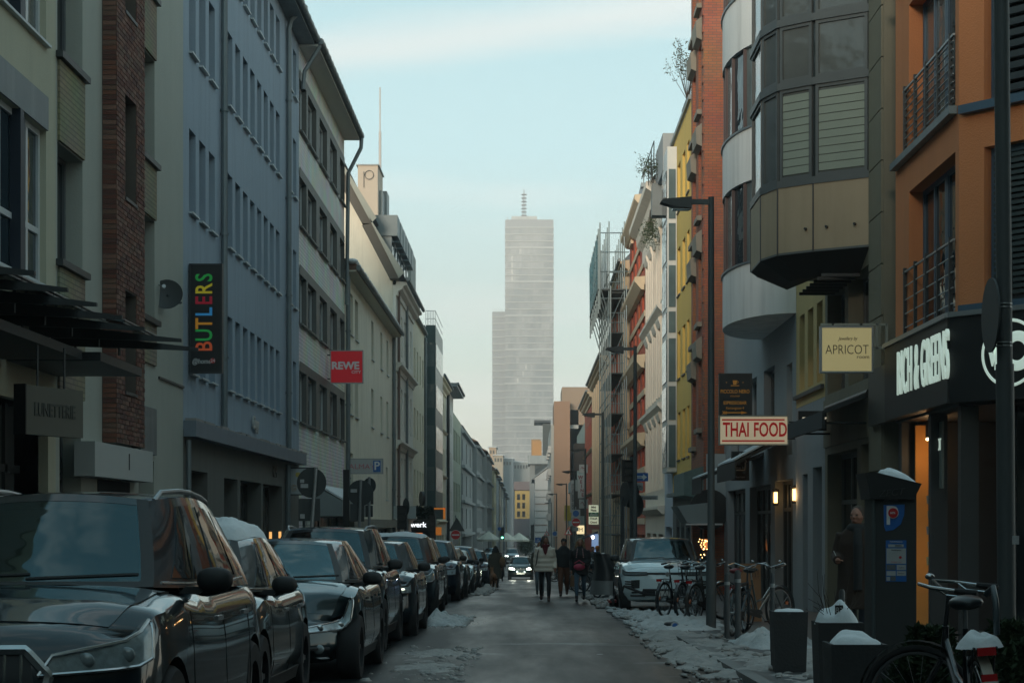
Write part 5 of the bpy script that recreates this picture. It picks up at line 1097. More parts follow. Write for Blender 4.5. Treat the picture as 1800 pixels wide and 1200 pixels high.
        if rails:
            P = [c.G(a, s * .96, 1) + Vector((0, 0, .035 if 0 < i < 6 else -.01)) for i, a in enumerate([.06, .1, .3, .5, .7, .86, .92])]; mb = MB(); mb.tube(P, .017, 8); mb.build('roof_rail', STEEL if rails == 1 else PLAST, t, smooth='auto', world=False)
        # lamps
        FWs = lambda b, k, s=s: c.FW(s * b, k)
        shp = {'audi': [(.50, .66), (1.16, .70), (1.20, .93), (.58, .80)], 'citroen': [(.40, .62), (1.12, .70), (1.30, .99), (.52, .75)], 'plain': [(.55, .66), (1.12, .70), (1.16, .88), (.6, .8)], 'slim': [(.48, .78), (1.16, .76), (1.18, .86), (.5, .855)], 'q2': [(.55, .68), (1.1, .68), (1.12, .86), (.6, .84)], 'round': [(.5, .62), (1.05, .66), (1.1, .88), (.58, .84)]}[lamp]
        hl = c.patch(FWs, shp, lights or (HLD if lamp in ('audi', 'q2', 'slim') else HL), 'headlight', t, .012, 10, 5)
        P = shp + [shp[0]]; c.line(FWs, P, .011, CHROME if lamp in ('citroen', 'audi') else PLAST, 'lamp_bezel', hl, off=.02)
        if lamp != 'slim' and not lights:
            u = [Vector(q) for q in shp]
            for fx in (.35, .7):
                q = (u[0] * (1 - fx) + u[1] * fx) * .5 + (u[3] * (1 - fx) + u[2] * fx) * .5; p = FWs(*q); mb = MB(); mb.ellipsoid(p + Vector((0, -.012, 0)), (.05, .014, .04), 12, 8); mb.build('reflector', CHROME if lamp == 'citroen' else HLD, hl, smooth=True, world=False)
        if lamp == 'q2': c.patch(FWs, [(.66, .755), (.98, .755), (.98, .79), (.70, .785)], DRL, 'daylight_strip', t, .03)
        if lights: mb = MB(); p = FWs(.82, .77); mb.ellipsoid(p + Vector((0, -.03, 0)), (.12, .04, .07), 14, 8); mb.build('lit_lamp', lights, hl, smooth=True, world=False)
        # lower intake
        if lamp == 'q2': c.line(FWs, [(.45, .34), (.62, .5), (.92, .5), (.92, .26), (.5, .28), (.45, .34)], .012, STEEL, 'intake_frame', t, off=.01)
        if lamp == 'slim':
            c.patch(FWs, [(.66, .36), (.84, .34), (.86, .60), (.66, .62)], PLAST, 'side_intake', t, .012)
            for q in range(3): c.line(FWs, [(.78, .40 + q * .075), (1.0, .42 + q * .075)], .013, PLAST, 'intake_fin', t, off=.015)
        c.line(FWs, [(.55, .24), (.85, .22)], .02, PLAST, 'fog_lamp_slot', t, off=.0)
        if lamp == 'citroen':
            p = c.FW(s * .72, .22); mb = MB(); mb.ellipsoid(p, (.06, .03, .05), 12, 8); mb.build('fog_lamp', HLD, t, smooth=True, world=False)
        mb = MB()
    S0 = lambda b, k: c.FW(b, k)
    c.patch(S0, [(-.62, .12), (.62, .12), (.58, .34), (-.58, .34)], PLAST, 'lower_grille', t, .008, 10, 4)
    if grille == 'audi':
        hexa = [(-.42, .84), (.42, .84), (.56, .66), (.50, .36), (-.50, .36), (-.56, .66)]
        c.patch(S0, [(-.50, .38), (.50, .38), (.44, .83), (-.44, .83)], PLAST, 'grille', t, .012, 10, 6)
        c.line(S0, hexa + [hexa[0]], .028, CHROME, 'grille_frame', t, off=.01)
        for k in range(9): b_ = -.4 + .1 * k; c.line(S0, [(b_, .4), (b_, .82)], .009, CHROME, 'grille_slat', t, off=.015)
    elif grille == 'citroen':
        for (k0, k1) in ((.70, .76), (.56, .61)):
            c.patch(S0, [(-.42, k0), (.42, k0), (.46, k1), (-.46, k1)], CHROME, 'grille_bar', t, .02, 14, 3)
        c.patch(S0, [(-.46, .61), (.46, .61), (.46, .70), (-.46, .70)], PLAST, 'grille', t, .006, 10, 3)
        c.patch(S0, [(-.55, .45), (.55, .45), (.48, .54), (-.48, .54)], PLAST, 'grille', t, .008, 10, 3)
    elif grille == 'none':
        c.patch(S0, [(-.5, .78), (.5, .78), (.5, .85), (-.5, .85)], PLAST, 'grille', t, .008, 10, 3)
    else:
        c.patch(S0, [(-.48, .60), (.48, .60), (.5, .80), (-.5, .80)], PLAST, 'grille', t, .01, 10, 4)
        for k in range(3): c.line(S0, [(-.47, .64 + k * .06), (.47, .64 + k * .06)], .008, CHROME, 'grille_slat', t, off=.012)
    # bonnet panel, crease, wipers, plate
    c.patch(lambda s, b: c.F(s, b, 1), [(.03, -.86), (.03, .86), (c.ys / c.L * 1.02, .90), (c.ys / c.L * 1.02, -.90)], body, 'bonnet', t, .006, 10, 12)
    mb = MB(); y = c.ys + .02
    for x0, x1 in ((-.62, .02), (.0, .62)): mb.tube([(x0, y - .02, c.cowl + .03), (x1, y + .0, c.cowl + .055)], .011, 5)
    mb.build('wiper', BLACK, t, world=False)
    c.patch(lambda s, b: c.F(s, b, 1), [(c.ys / c.L * .93, -.92), (c.ys / c.L * .93, .92), (c.ys / c.L * 1.07, .93), (c.ys / c.L * 1.07, -.93)], PLAST, 'cowl', t, .01, 3, 10)
    pz = .36 if grille == 'citroen' else .43
    p = c.FW(0, (pz - c.clear) / (c.nose - c.clear)); mb = MB(); mb.box(-.26, .26, p.y - .04, p.y - .02, pz - .055, pz + .055); pl = mb.build('number_plate', PLATE, t, world=False)
    if plate: text(pl, plate, (.25, p.y - .041, pz), (0, -1, 0), .115, BLACK, .72, .0015, .002, align='RIGHT', world=False)
    mb = MB(); mb.disc(c.FW(0, .80) + Vector((0, -.02, 0)), (0, 1, 0), .045, .02, 16); mb.build('badge', CHROME, t, world=False)
    for y in (yf, yr):
        for s in (-1, 1): wheel_parts(t, s * (c.hw - .12), y, c.wr, c.wr, .23, s, rim)
    if snow:
        nf = lambda x, y: noise.noise(Vector((x * 1.7, y * 1.7, snow * 3.1)))
        def top(u, v, dz=0):
            s_, b_ = lerp(snow_rng[0], snow_rng[1], u), lerp(-.92, .95, v); p = c.G(s_, b_, 1); edge = min(u, 1 - u, v, 1 - v)
            h = snow * clamp(edge * 6) ** .5 * (.75 + .7 * nf(p.x * 2, p.y) + .25 * nf(p.x * 7, p.y * 7)); return p + Vector((.03 * nf(p.y * 3, 1), .05 * nf(p.x * 4, 2), .004 + max(0, h)))
        snow_rng = (.02, .95); mb = MB(); mb.grid(top, 26, 22); mb.build('roof_snow', SNOW, t, smooth=True, world=False)
    return t, c
CITR = dict(L=4.26, W=1.77, H=1.48, nose=.66, cowl=1.02, belt=.94, ys=1.0, hdr=1.95, rr=3.5, rb=4.1, sweep=.5, wroof=.54, wf=.80)
HATCH = dict(L=4.26, W=1.77, H=1.48, nose=.72, cowl=1.02, belt=.95, ys=1.10, hdr=1.95, rr=3.7, rb=4.15, sweep=.42, wroof=.58)
SUVC = dict(L=4.48, W=1.85, H=1.66, nose=.95, cowl=1.14, belt=1.06, ys=1.25, hdr=1.98, rr=4.0, rb=4.35, sweep=.28, wroof=.60, wheel=.36)
SMALLS = dict(L=4.19, W=1.79, H=1.52, nose=.88, cowl=1.05, belt=.98, ys=1.15, hdr=1.85, rr=3.7, rb=4.05, sweep=.26, wroof=.60)
BIGS = dict(L=4.65, W=1.88, H=1.68, nose=.92, cowl=1.12, belt=1.05, ys=1.3, hdr=2.05, rr=4.1, rb=4.5, sweep=.3, wroof=.60, wheel=.36)
EVQ = dict(L=4.37, W=1.98, H=1.66, nose=.98, cowl=1.14, belt=1.08, ys=1.25, hdr=2.1, rr=3.95, rb=4.25, sweep=.32, wroof=.66, wheel=.385, clear=.24, wf=.9)
def place(t, xr, W, y, rz=0.0):
    x = xr - W / 2; t.location = (x, y, gz(y)); t.rotation_euler = (math.atan2(gz(y + 4) - gz(y), 4), 0, rz); return t
TEALG = paint('teal_grey', (.02, .034, .038), .5, .32); DGREY = paint('dark_grey', (.03, .034, .038), .4, .3); BLK = paint('blue_black', (.008, .013, .017)); SILV = paint('silver', (.28, .30, .31), .6, .3); WHT = paint('white', (.80, .80, .79), 0, .3); NAV = paint('night_blue', (.012, .02, .035), .3, .3); MOSS = paint('grey_green', (.05, .06, .055), .4, .3)
t, c = make_car({**SUVC, 'H': 1.70}, 'black car closest to the camera, with silver framed grille and roof rails', body=BLK, lamp='audi', grille='audi', rails=1, trim=1); place(t, -1.86, 1.85, 8.8)
t, c = make_car(HATCH, 'dark car with a thick lump of snow on its roof', body=paint('bronze_black', (.022, .022, .022), .4), lamp='plain', rails=0, snow=.17, trim=1); place(t, -2.05, 1.77, 13.35)
t, c = make_car(CITR, 'teal grey hatchback with plate ending 106 and large slanted headlamps', body=TEALG, lamp='citroen', grille='citroen', plate='106', snow=None); place(t, -1.72, 1.77, 17.95)
t, c = make_car(BIGS, 'dark estate with roof rails directly behind the teal grey hatchback', body=DGREY, lamp='plain', rails=1, trim=1); place(t, -1.88, 1.88, 23.1)
t, c = make_car(SMALLS, 'dark compact with a glowing daylight strip and framed side intake', body=BLK, lamp='q2', grille='audi', rim=RIMD); place(t, -1.74, 1.79, 27.7)
t, c = make_car(BIGS, 'black car under a smooth even cap of snow, near the snow pile', body=BLK, lamp='audi', snow=.07, rails=0); place(t, -1.84, 1.88, 36.0)
t, c = make_car(BIGS, 'silver car squeezed in behind the snow capped black one', body=SILV, lamp='plain'); place(t, -2.02, 1.88, 41.4)
t, c = make_car(SUVC, 'night blue car with big mirrors, two behind the snow capped black one', body=NAV, lamp='round', snow=.012, rim=RIMD); place(t, -1.85, 1.85, 48.0); nb1 = t
t, c = make_car(SMALLS, 'grey green car ahead of the line of snowy roofs', body=MOSS, lamp='round', snow=.015, grille='audi'); place(t, -1.82, 1.79, 53.2); gg1 = t
t, c = make_car(HATCH, 'white hatchback with thin snow on its roof, first of the snowy roofs', body=WHT, lamp='plain', snow=.03, lights=None); place(t, -1.8, 1.77, 59.0); wh1 = t
proto = [(wh1, 'white'), (nb1, 'dark blue'), (gg1, 'grey green')]
for k, y in enumerate((64.8, 70.4, 76, 82, 88, 94.5, 101, 108, 118, 128)):
    src, cn_ = proto[(k * 2 + 1) % 3]; cc = copy_tree(src); cc['label'] = cn_ + ' car parked about %s car lengths past the white hatchback' % ('one two three four five six seven eight ten twelve'.split()[k]); place(cc, -1.8 - .15 * (k % 3), 1.8, y)
# long van far down and the two oncoming cars
t, c = make_car(SMALLS, 'small dark teal car driving towards us with both headlights glowing', 'moving_car', body=TEALG, lamp='round', group=None, lights=HLON, plate='KB 2'); t.scale = (.93, .93, 1.0); place(t, .33, 1.75, 117)
t, c = make_car(BIGS, 'pale silver car following far behind with headlights on', 'moving_car', body=SILV, lamp='round', group=None, lights=HLON); place(t, -1.15, 1.88, 222)
cc = copy_tree(t); cc['label'] = 'second silver car with lights on, half hidden behind the dog walker'; place(cc, -4.2, 1.88, 236)
for k, y in enumerate((142, 150, 166)):
    cc = copy_tree(wh1 if k != 1 else nb1); cc['label'] = ['white snow covered car at the far bend of the row', 'dark van like car near the cafe parasols', 'white car last in the row by the parasols'][k]; place(cc, -3.4 - .6 * k, 1.8, y); cc.scale = (1.05, 1, 1.15)
for s in (-.5, .5): 
    l_ = lamp_light((-.5 + s, 116.2, gz(117) + .65), 25, (.95, 1, .8), .08, 'headlight_light')
t, c = make_car(EVQ, 'white car with black roof parked behind the bicycles', body=WHT, lamp='slim', grille='none', roofm=BLK, plate='N  23', group=None, rim=RIMD); place(t, 3.95, 2.0, 38.8)
for s in (-1, 1):
    FWs = lambda b, k, s=s: c.FW(s * b, k)
    c.line(FWs, [(.0, .17), (.55, .17), (.78, .30), (1.02, .42), (1.08, .30)], .03, PLAST, 'bumper_trim', t, off=.005)
    c.line(FWs, [(.55, .12), (.9, .12)], .02, PLAST, 'bumper_slot', t, off=.005)
# ================================================================ buildings behind the camera (unseen: they close the street, shade it and show in the car paint)
for k, (fr, u0, u1, h, c, nm) in enumerate(((left(-6.5), -14, 13.9, 15, (.36, .35, .3), 'stone coloured'), (left(-6.5), -44, -14.3, 17, (.30, .2, .15), 'brick coloured'), (right(6.2), -12, 13, 14, (.4, .38, .3), 'sand coloured'), (right(6.2), -44, -12.3, 17, (.3, .33, .35), 'grey'))):
    simple(fr, u0, u1, h, mat('rear_render_%d' % k, c, .85, .1), nm + ' house row ' + ('along the near end of the street, parked car side' if k < 2 else 'along the near end of the street, bicycle side'), [(4.3, 6.1), (7.4, 9.2), (10.5, 12.3)], 1.5, 3.0)
b = building('unseen block added across the near end to shade the street', Fr((0, -47), (1, 0), (0, 1)), -22, 22, 19, GREYW)  # unseen block, added to keep the low sun out of the street
e = Fr((0, -47), (1, 0), (0, 1)); ops = grid_ops([(-20 + 3 * k, -18.4 + 3 * k) for k in range(13)], [(4, 6), (7.2, 9.2), (10.4, 12.4), (13.6, 15.6)])
walls(b, e, -22, 22, 0, 19, ops, mat('rear_block', (.36, .33, .27), .85, .1), .2, 12)
for o in ops: window(b, e, o, .17, FRAMEW, GLASS)

# ================================================================ street lamps
def lamp(Y, X=3.0):
    g = gz(Y) + .06; t = thing('street_lamp', '', 'street lamp', (X, Y, g), 0, 'wedge headed street lamps')
    mb = MB(); mb.tube([(0, 0, 0), (0, 0, 1.1), (0, 0, 1.15), (0, 0, 7.1)], [.085, .085, .062, .05], 12); mb.build('pole', POLE, t, smooth='auto', world=False)
    mb = MB(); mb.box(-.35, .03, -.035, .035, 6.98, 7.06); mb.build('arm', POLE, t, world=False)
    mb = MB(); mb.extrude([(-.33, -.13, 7.09), (-.33, -.13, 6.9), (-.62, -.13, 6.93), (-.84, -.13, 7.0), (-.80, -.13, 7.05)], (0, .26, 0)); h = mb.build('lamp_head', DARKMETAL, t, world=False)
    mb = MB(); mb.box(-.64, -.36, -.1, .1, 6.885, 6.898); mb.build('lamp_glass', HLD, h, world=False)
    return t
LB_ = ['tall street lamp beside the white car, largest of its row', 'second street lamp of the row, by the traffic light and one way sign', 'third street lamp of the row, in front of the beige pilaster house', 'fourth street lamp of the row, over the slanted wine sign', 'fifth street lamp of the row, before the brown brick wall', 'sixth street lamp of the row, beside the floor lined white building', 'seventh street lamp of the row, next to last', 'last street lamp of the row, the smallest']
t0 = lamp(30.0)
for k, Y in enumerate((30, 51.5, 74, 97, 120, 146, 176, 215)):
    t = t0 if k == 0 else copy_tree(t0); t.location = (3.0 - (.35 if k > 5 else 0), Y, gz(Y) + .06); t['label'] = LB_[k]

# ================================================================ signs on poles
SGB = mat('sign_back', (.05, .055, .055), .6, .15); STK = mat('sticker', (.4, .4, .4), .6, .3, 30)
def disc_part(par, c, r, n, m, nm, th=.012, seg=28): mb = MB(); mb.disc(c, n, r, th, seg); return mb.build(nm, m, par, smooth='auto')
def plate(par, x0, x1, y, z0, z1, m, nm, th=.015): mb = MB(); mb.box(x0, x1, y, y + th, z0, z1); return mb.build(nm, m, par)
def sign_pole(label, X, Y, ztop, lean=0.0, r=.035, m=STEEL, name='sign_post'):
    t = thing(name, label, 'sign post', (X, Y, gz(Y) + .06)); mb = MB(); mb.tube([(X, Y, gz(Y)), (X + lean, Y, ztop)], r, 8); mb.build('pole', m, t, smooth='auto'); return t
Y = 32.6; t = sign_pole('leaning grey post with a big round sign back and a square one below', XX(536, Y), Y, ZZ(822, Y), .2)
d = disc_part(t, (XX(547, Y), Y + .06, ZZ(848, Y)), .27, (.1, 1, 0), SGB, 'round_sign'); plate(d, XX(527, Y), XX(534, Y), Y + .035, ZZ(848, Y), ZZ(842, Y), STK, 'sticker'); plate(d, XX(528, Y), XX(541, Y), Y + .035, ZZ(857, Y), ZZ(850, Y), STK, 'sticker')
sq = plate(t, XX(524, Y), XX(562, Y), Y + .06, ZZ(915, Y), ZZ(876, Y), SGB, 'square_sign'); plate(sq, XX(527, Y), XX(535, Y), Y + .045, ZZ(911, Y), ZZ(903, Y), STK, 'sticker')
Y = 42; t = sign_pole('post with a round sign back over two dark square backs, by the white office house', XX(628, Y), Y, ZZ(843, Y), .08)
d = disc_part(t, (XX(633, Y), Y + .06, ZZ(866, Y)), .3, (.15, 1, 0), SGB, 'round_sign'); plate(d, XX(616, Y), XX(627, Y), Y + .03, ZZ(865, Y), ZZ(859, Y), STK, 'sticker')
plate(t, XX(615, Y), XX(640, Y), Y + .07, ZZ(916, Y), ZZ(885, Y), SGB, 'square_sign')
Y = 44; t = sign_pole('second post just behind it carrying a narrow disc and stacked dark plates', XX(649, Y), Y, ZZ(838, Y), 0)
disc_part(t, (XX(649, Y), Y + .06, ZZ(853, Y)), .19, (.6, 1, 0), SGB, 'round_sign'); plate(t, XX(643, Y), XX(656, Y), Y + .05, ZZ(886, Y), ZZ(861, Y), SGB, 'square_sign'); plate(t, XX(642, Y), XX(655, Y), Y + .05, ZZ(908, Y), ZZ(888, Y), SGB, 'square_sign')
Y = 43; t = thing('advert_board', 'tall narrow black upright board left of the paired sign posts', 'board', (XX(609, Y), Y, gz(Y))); plate(t, XX(603, Y), XX(614, Y), Y, gz(Y), ZZ(825, Y), BLACK, 'board', .08)
def traffic_light(lab, px, Y, py0, py1, pole_px=None, w_=.28, face=None, X=None):
    x = XX(px, Y); t = thing('traffic_light', lab, 'traffic light', (x, Y, gz(Y)), 0, 'traffic lights'); z1, z0 = ZZ(py0, Y), ZZ(py1, Y)
    mb = MB(); mb.tube([(x + .1, Y + .15, gz(Y)), (x + .1, Y + .15, z1 + .1)], .05, 8); mb.build('pole', POLE, t)
    hs = plate(t, x - w_ / 2, x + w_ / 2, Y - .1, z0, z1, BLACK, 'housing', .25)
    for k in range(3):
        zc = z1 - (k + .5) * (z1 - z0) / 3; lit = face and k == 2
        disc_part(hs, (x, Y - .11, zc), min(.1, (z1 - z0) / 7), (0, 1, 0), mat('green_signal', (.1, .9, .5), .3, 0, emit=(.15, 1, .55), es=9) if lit else mat('unlit_signal', (.03, .03, .03), .3, .1), 'lens')
        mb = MB(); mb.box(x - .11, x + .11, Y - .24, Y - .1, zc + .08, zc + .1); mb.build('visor', BLACK, hs)
    return t
traffic_light('black traffic light head beside the second street lamp', 1104, 52, 808, 846, w_=.36)
traffic_light('black traffic light by the ivy covered shop, its disc sign above', 707, 56, 888, 930, w_=.3)
traffic_light('traffic light showing green, by the cafe parasols', 883, 205, 926, 948, w_=.45, face=True)
traffic_light('dark traffic light near the orange framed shop sign', 760, 84, 905, 935, w_=.3)
traffic_light('small distant traffic light in front of the white floor lined building', 936, 210, 922, 948, w_=.4)
Y = 56; t = sign_pole('short post with an oblique disc back beside the ivy shop light', XX(715, Y), Y, ZZ(876, Y)); disc_part(t, (XX(714, Y), Y - .05, ZZ(890, Y)), .26, (1, .5, 0), SGB, 'round_sign')
Y = 53; t = sign_pole('dark post crowded with disc sign backs, a blue one way arrow and a street name', XX(1117, Y), Y, ZZ(828, Y), m=POLE, r=.05)
for (px, py, r, n) in ((1098, 868, .36, (1, .35, 0)), (1108, 868, .4, (1, .7, 0)), (1119, 888, .34, (1, .6, 0))): disc_part(t, (XX(px, Y), Y - .1, ZZ(py, Y)), r, n, SGB, 'round_sign')
mb = MB(); mb.tube([(XX(1094, Y), Y, gz(Y)), (XX(1094, Y), Y, ZZ(873, Y))], .05, 8); mb.build('second_pole', POLE, t)
s = plate(t, XX(1117, Y), XX(1139, Y), Y - .1, ZZ(845.5, Y), ZZ(831, Y), BLUE, 'one_way_sign')
mb = MB(); y = Y - .104; x0, x1, xm = XX(1119, Y), XX(1137, Y), XX(1130, Y); zc = ZZ(838.3, Y); mb.extrude([(x0, y, zc - .04), (xm, y, zc - .04), (xm, y, zc - .09), (x1, y, zc), (xm, y, zc + .09), (xm, y, zc + .04), (x0, y, zc + .04)], (0, .003, 0)); mb.build('arrow', WHITE, s)
text(s, 'straße', (XX(1123.5, Y), Y - .106, zc), (0, -1, 0), .055, BLUE)
s = plate(t, XX(1113, Y), XX(1130, Y), Y - .1, ZZ(862, Y), ZZ(848, Y), mat('pale_sign', (.45, .47, .47), .5, .05), 'bicycle_plate')
mb = MB()
for q in (-.07, .07): mb.torus((XX(1121.5, Y) + q, Y - .105, ZZ(857, Y)), (0, 1, 0), .045, .006, 16, 4)
x = XX(1121.5, Y); z = ZZ(857, Y); mb.tube([(x - .07, Y - .105, z), (x - .03, Y - .105, z + .06), (x + .05, Y - .105, z + .06), (x + .07, Y - .105, z)], .006, 4); mb.build('bicycle_symbol', BLACK, s)
s = plate(t, XX(1125, Y), XX(1156, Y), Y - .12, ZZ(878, Y), ZZ(870.5, Y), mat('pale_sign', (.45, .47, .47)), 'street_name_sign'); text(s, 'Kettengasse', (XX(1140.5, Y), Y - .124, ZZ(874.3, Y)), (0, -1, 0), .085, BLACK, 1.0)
def no_entry(par, x, Y, z, r):
    d = disc_part(par, (x, Y, z), r, (0, 1, 0), RED, 'no_entry_sign'); plate(d, x - r * .75, x + r * .75, Y - .012, z - r * .14, z + r * .14, WHITE, 'white_bar', .004); mb = MB(); mb.torus((x, Y - .005, z), (0, 1, 0), r * .96, r * .04, 28, 4); mb.build('rim', WHITE, d)
def triangle(par, x, Y, z, s, m1=RED, m2=WHITE, back=False):
    P = lambda k, y: [(x - s * k, y, z - s * .58 * k), (x + s * k, y, z - s * .58 * k), (x, y, z + s * 1.15 * k)]
    mb = MB(); mb.extrude(P(1, Y), (0, .012, 0)); q = mb.build('triangle_sign', SGB if back else m1, par)
    if not back: mb = MB(); mb.extrude(P(.68, Y - .004), (0, .003, 0)); f_ = mb.build('sign_face', m2, q); mb = MB(); mb.ellipsoid((x, Y - .006, z), (s * .12, .004, s * .35), 8, 6); mb.build('symbol', BLACK, f_)
Y = 96; t = sign_pole('no entry sign under a dark triangle back, past the parked cars', XX(801, Y), Y, ZZ(905, Y)); no_entry(t, XX(801, Y), Y - .06, ZZ(939.5, Y), .26); triangle(t, XX(803, Y), Y - .05, ZZ(925, Y), .42, back=True); plate(t, XX(796, Y), XX(806, Y), Y - .06, ZZ(955, Y), ZZ(949, Y), STK, 'text_plate')
Y = 110; t = sign_pole('no entry sign topped by a blue cycle path square, beside the pizza sign', XX(1012, Y), Y, ZZ(890, Y)); no_entry(t, XX(1012.5, Y), Y - .06, ZZ(917.5, Y), .27)
s = plate(t, XX(1005, Y), XX(1020, Y), Y - .06, ZZ(909.5, Y), ZZ(895, Y), mat('pale_sign', (.45, .47, .47)), 'cycle_sign'); disc_part(s, (XX(1012.3, Y), Y - .066, ZZ(902, Y)), .19, (0, 1, 0), BLUE, 'blue_disc', .008); plate(t, XX(1006, Y), XX(1017, Y), Y - .06, ZZ(933, Y), ZZ(926, Y), STK, 'text_plate')
Y = 118; t = sign_pole('warning triangle with red border beside the upper no entry sign', XX(999, Y), Y, ZZ(915, Y)); triangle(t, XX(999, Y), Y - .06, ZZ(935, Y), .28)
Y = 125; t = sign_pole('blue round cycle sign on a white square, between two triangles', XX(975, Y), Y, ZZ(925, Y)); s = plate(t, XX(970, Y), XX(980, Y), Y - .06, ZZ(942.5, Y), ZZ(932.5, Y), mat('pale_sign', (.45, .47, .47)), 'cycle_sign'); disc_part(s, (XX(975, Y), Y - .068, ZZ(937.4, Y)), .15, (0, 1, 0), BLUE, 'blue_disc', .008)
Y = 150; t = sign_pole('far warning triangle above the head of the woman in the pale jacket', XX(961, Y), Y, ZZ(928, Y)); triangle(t, XX(961, Y), Y - .06, ZZ(938, Y), .24); plate(t, XX(957, Y), XX(965, Y), Y - .06, ZZ(949, Y), ZZ(943, Y), STK, 'text_plate')
Y = 160; t = sign_pole('blue pedestrian crossing square half behind the woman in the pale jacket', XX(946, Y), Y, ZZ(942, Y)); s = plate(t, XX(940.5, Y), XX(951, Y), Y - .06, ZZ(954, Y), ZZ(944, Y), BLUE, 'crossing_sign'); triangle(s, XX(945.8, Y), Y - .07, ZZ(949.6, Y), .15, WHITE, BLUE)
Y = 170; t = sign_pole('small blue cycle sign near the cafe parasols', XX(878, Y), Y, ZZ(925, Y)); disc_part(t, (XX(878, Y), Y - .06, ZZ(929, Y)), .17, (0, 1, 0), BLUE, 'blue_disc')
# tall dark pole by the corner shop
X, Y = 3.57, 13.7; t = thing('sign_post', 'thick dark pole in front of the burnt orange house, disc back at its side', 'pole', (X, Y, gz(Y)))
mb = MB(); mb.tube([(X + .03, Y, gz(Y)), (X + .01, Y, ZZ(640, Y))], .068, 16); mb.build('lower_pole', POLE, t, smooth='auto')
mb = MB(); mb.tube([(X + .01, Y, ZZ(641, Y)), (X - .05, Y, 9)], .058, 16); mb.build('upper_pole', POLE, t, smooth='auto')
disc_part(t, (XX(1744, Y), Y + .04, ZZ(553, Y)), .28, (1, -.02, 0), SGB, 'round_sign', .015)
for py in (535, 541, 603, 609): mb = MB(); mb.tube([(X - .0, Y, ZZ(py, Y)), (X - .0, Y, ZZ(py - 2, Y))], .066, 14); mb.build('clamp', STEEL, t)
plate(t, XX(1774, Y), XX(1786, Y), Y - .085, ZZ(956, Y), ZZ(941, Y), STK, 'sticker', .004)

# ================================================================ hanging and shop signs
def board(lab, px0, px1, py0, py1, Y, m, cat='shop sign', th=.12, frame=None, name='hanging_sign', wall=None, group=None):
    x0, x1, z0, z1 = XX(px0, Y), XX(px1, Y), ZZ(py1, Y), ZZ(py0, Y); t = thing(name, lab, cat, ((x0 + x1) / 2, Y, z0), 0, group); p = plate(t, x0, x1, Y, z0, z1, m, 'panel', th)
    if frame:
        f = .03; mb = MB(); mb.box(x0 - f, x1 + f, Y - .01, Y + th + .01, z1, z1 + f); mb.box(x0 - f, x1 + f, Y - .01, Y + th + .01, z0 - f, z0); mb.box(x0 - f, x0, Y - .01, Y + th + .01, z0, z1); mb.box(x1, x1 + f, Y - .01, Y + th + .01, z0, z1); mb.build('frame', frame, t)
    if wall is not None:
        xe = x0 if wall < 0 else x1
        for z in (z1 - .12, z0 + .12): mb = MB(); mb.tube([(xe, Y + th / 2, z), (wall, Y + th / 2, z)], .02, 6); mb.build('bracket', DARKMETAL, t)
    return t, p, (x0 + x1) / 2, (z0 + z1) / 2
def T(par, s, px, py, Y, h, m, sx=1.0, off=0.0, rot=0.0, align='CENTER', shear=0): return text(par, s, (XX(px, Y), Y - .004, ZZ(py, Y)), (0, -1, 0), h * Y / 3200 / .72, m, sx, off * Y / 3200, .004, align, shear, rot=rot)
# tall black sign with coloured letters
t, p, cx, cz = board('tall black hanging sign with rainbow coloured letters on the blue grey house', 335, 388, 466, 653, 34.7, BLACK, frame=DARKMETAL, wall=-6.5)
cols_ = [('B', (.6, .1, .03)), ('U', (.02, .35, .07)), ('T', (.6, .25, .02)), ('L', (.04, .28, .6)), ('E', (.35, .01, .03)), ('R', (.55, .45, .02)), ('S', (.02, .35, .06))]
for k, (ch_, c) in enumerate(cols_): T(p, ch_, 360, 609 - k * 20.2, 34.7, 30, mat('letter_colour_%d' % k, c, .5, .05, emit=c, es=.12), .78 if ch_ != 'L' else .8, .5, R(90))
T(p, '@home', 354, 635, 34.7, 9, WHITE, .8, shear=.2); d = disc_part(p, (XX(374, 34.7), 34.69, ZZ(634, 34.7)), .05, (0, 1, 0), RED, 'red_dot'); T(p, '24', 374, 634, 34.6, 6, WHITE)
# supermarket sign
t, p, cx, cz = board('square red hanging sign with white letters on the white tiled house', 582, 637, 617, 672, 58.6, mat('bright_red_panel', (.5, .01, .02), .4, .04, emit=(.5, .01, .02), es=.12), frame=STEEL, wall=-6.5)
T(p, 'REWE', 607, 643, 58.6, 13, WHITE, 1.02, .8); T(p, 'CITY', 626, 654, 58.6, 5, WHITE, 1.1, .2)
# white sign with ring, in a black frame
t, p, cx, cz = board('white square sign with a thin gold ring in a black frame under the blue canopy', 508, 556, 823, 868, 49.2, mat('white_sign_face', (.4, .43, .44), .5, .05), frame=BLACK)
mb = MB(); mb.torus((XX(517, 49.2), 49.19, ZZ(857, 49.2)), (0, 1, 0), .08, .006, 20, 4); mb.build('ring_emblem', mat('gold', (.35, .22, .08), .4, .1), p); T(p, 'G', 517, 857, 49.2, 7, mat('gold', (.35, .22, .08))); disc_part(p, (XX(524, 49.2), 49.19, ZZ(834, 49.2)), .07, (0, 1, 0), mat('yellow_dot', (.5, .38, .08), .5, .1), 'yellow_dot')
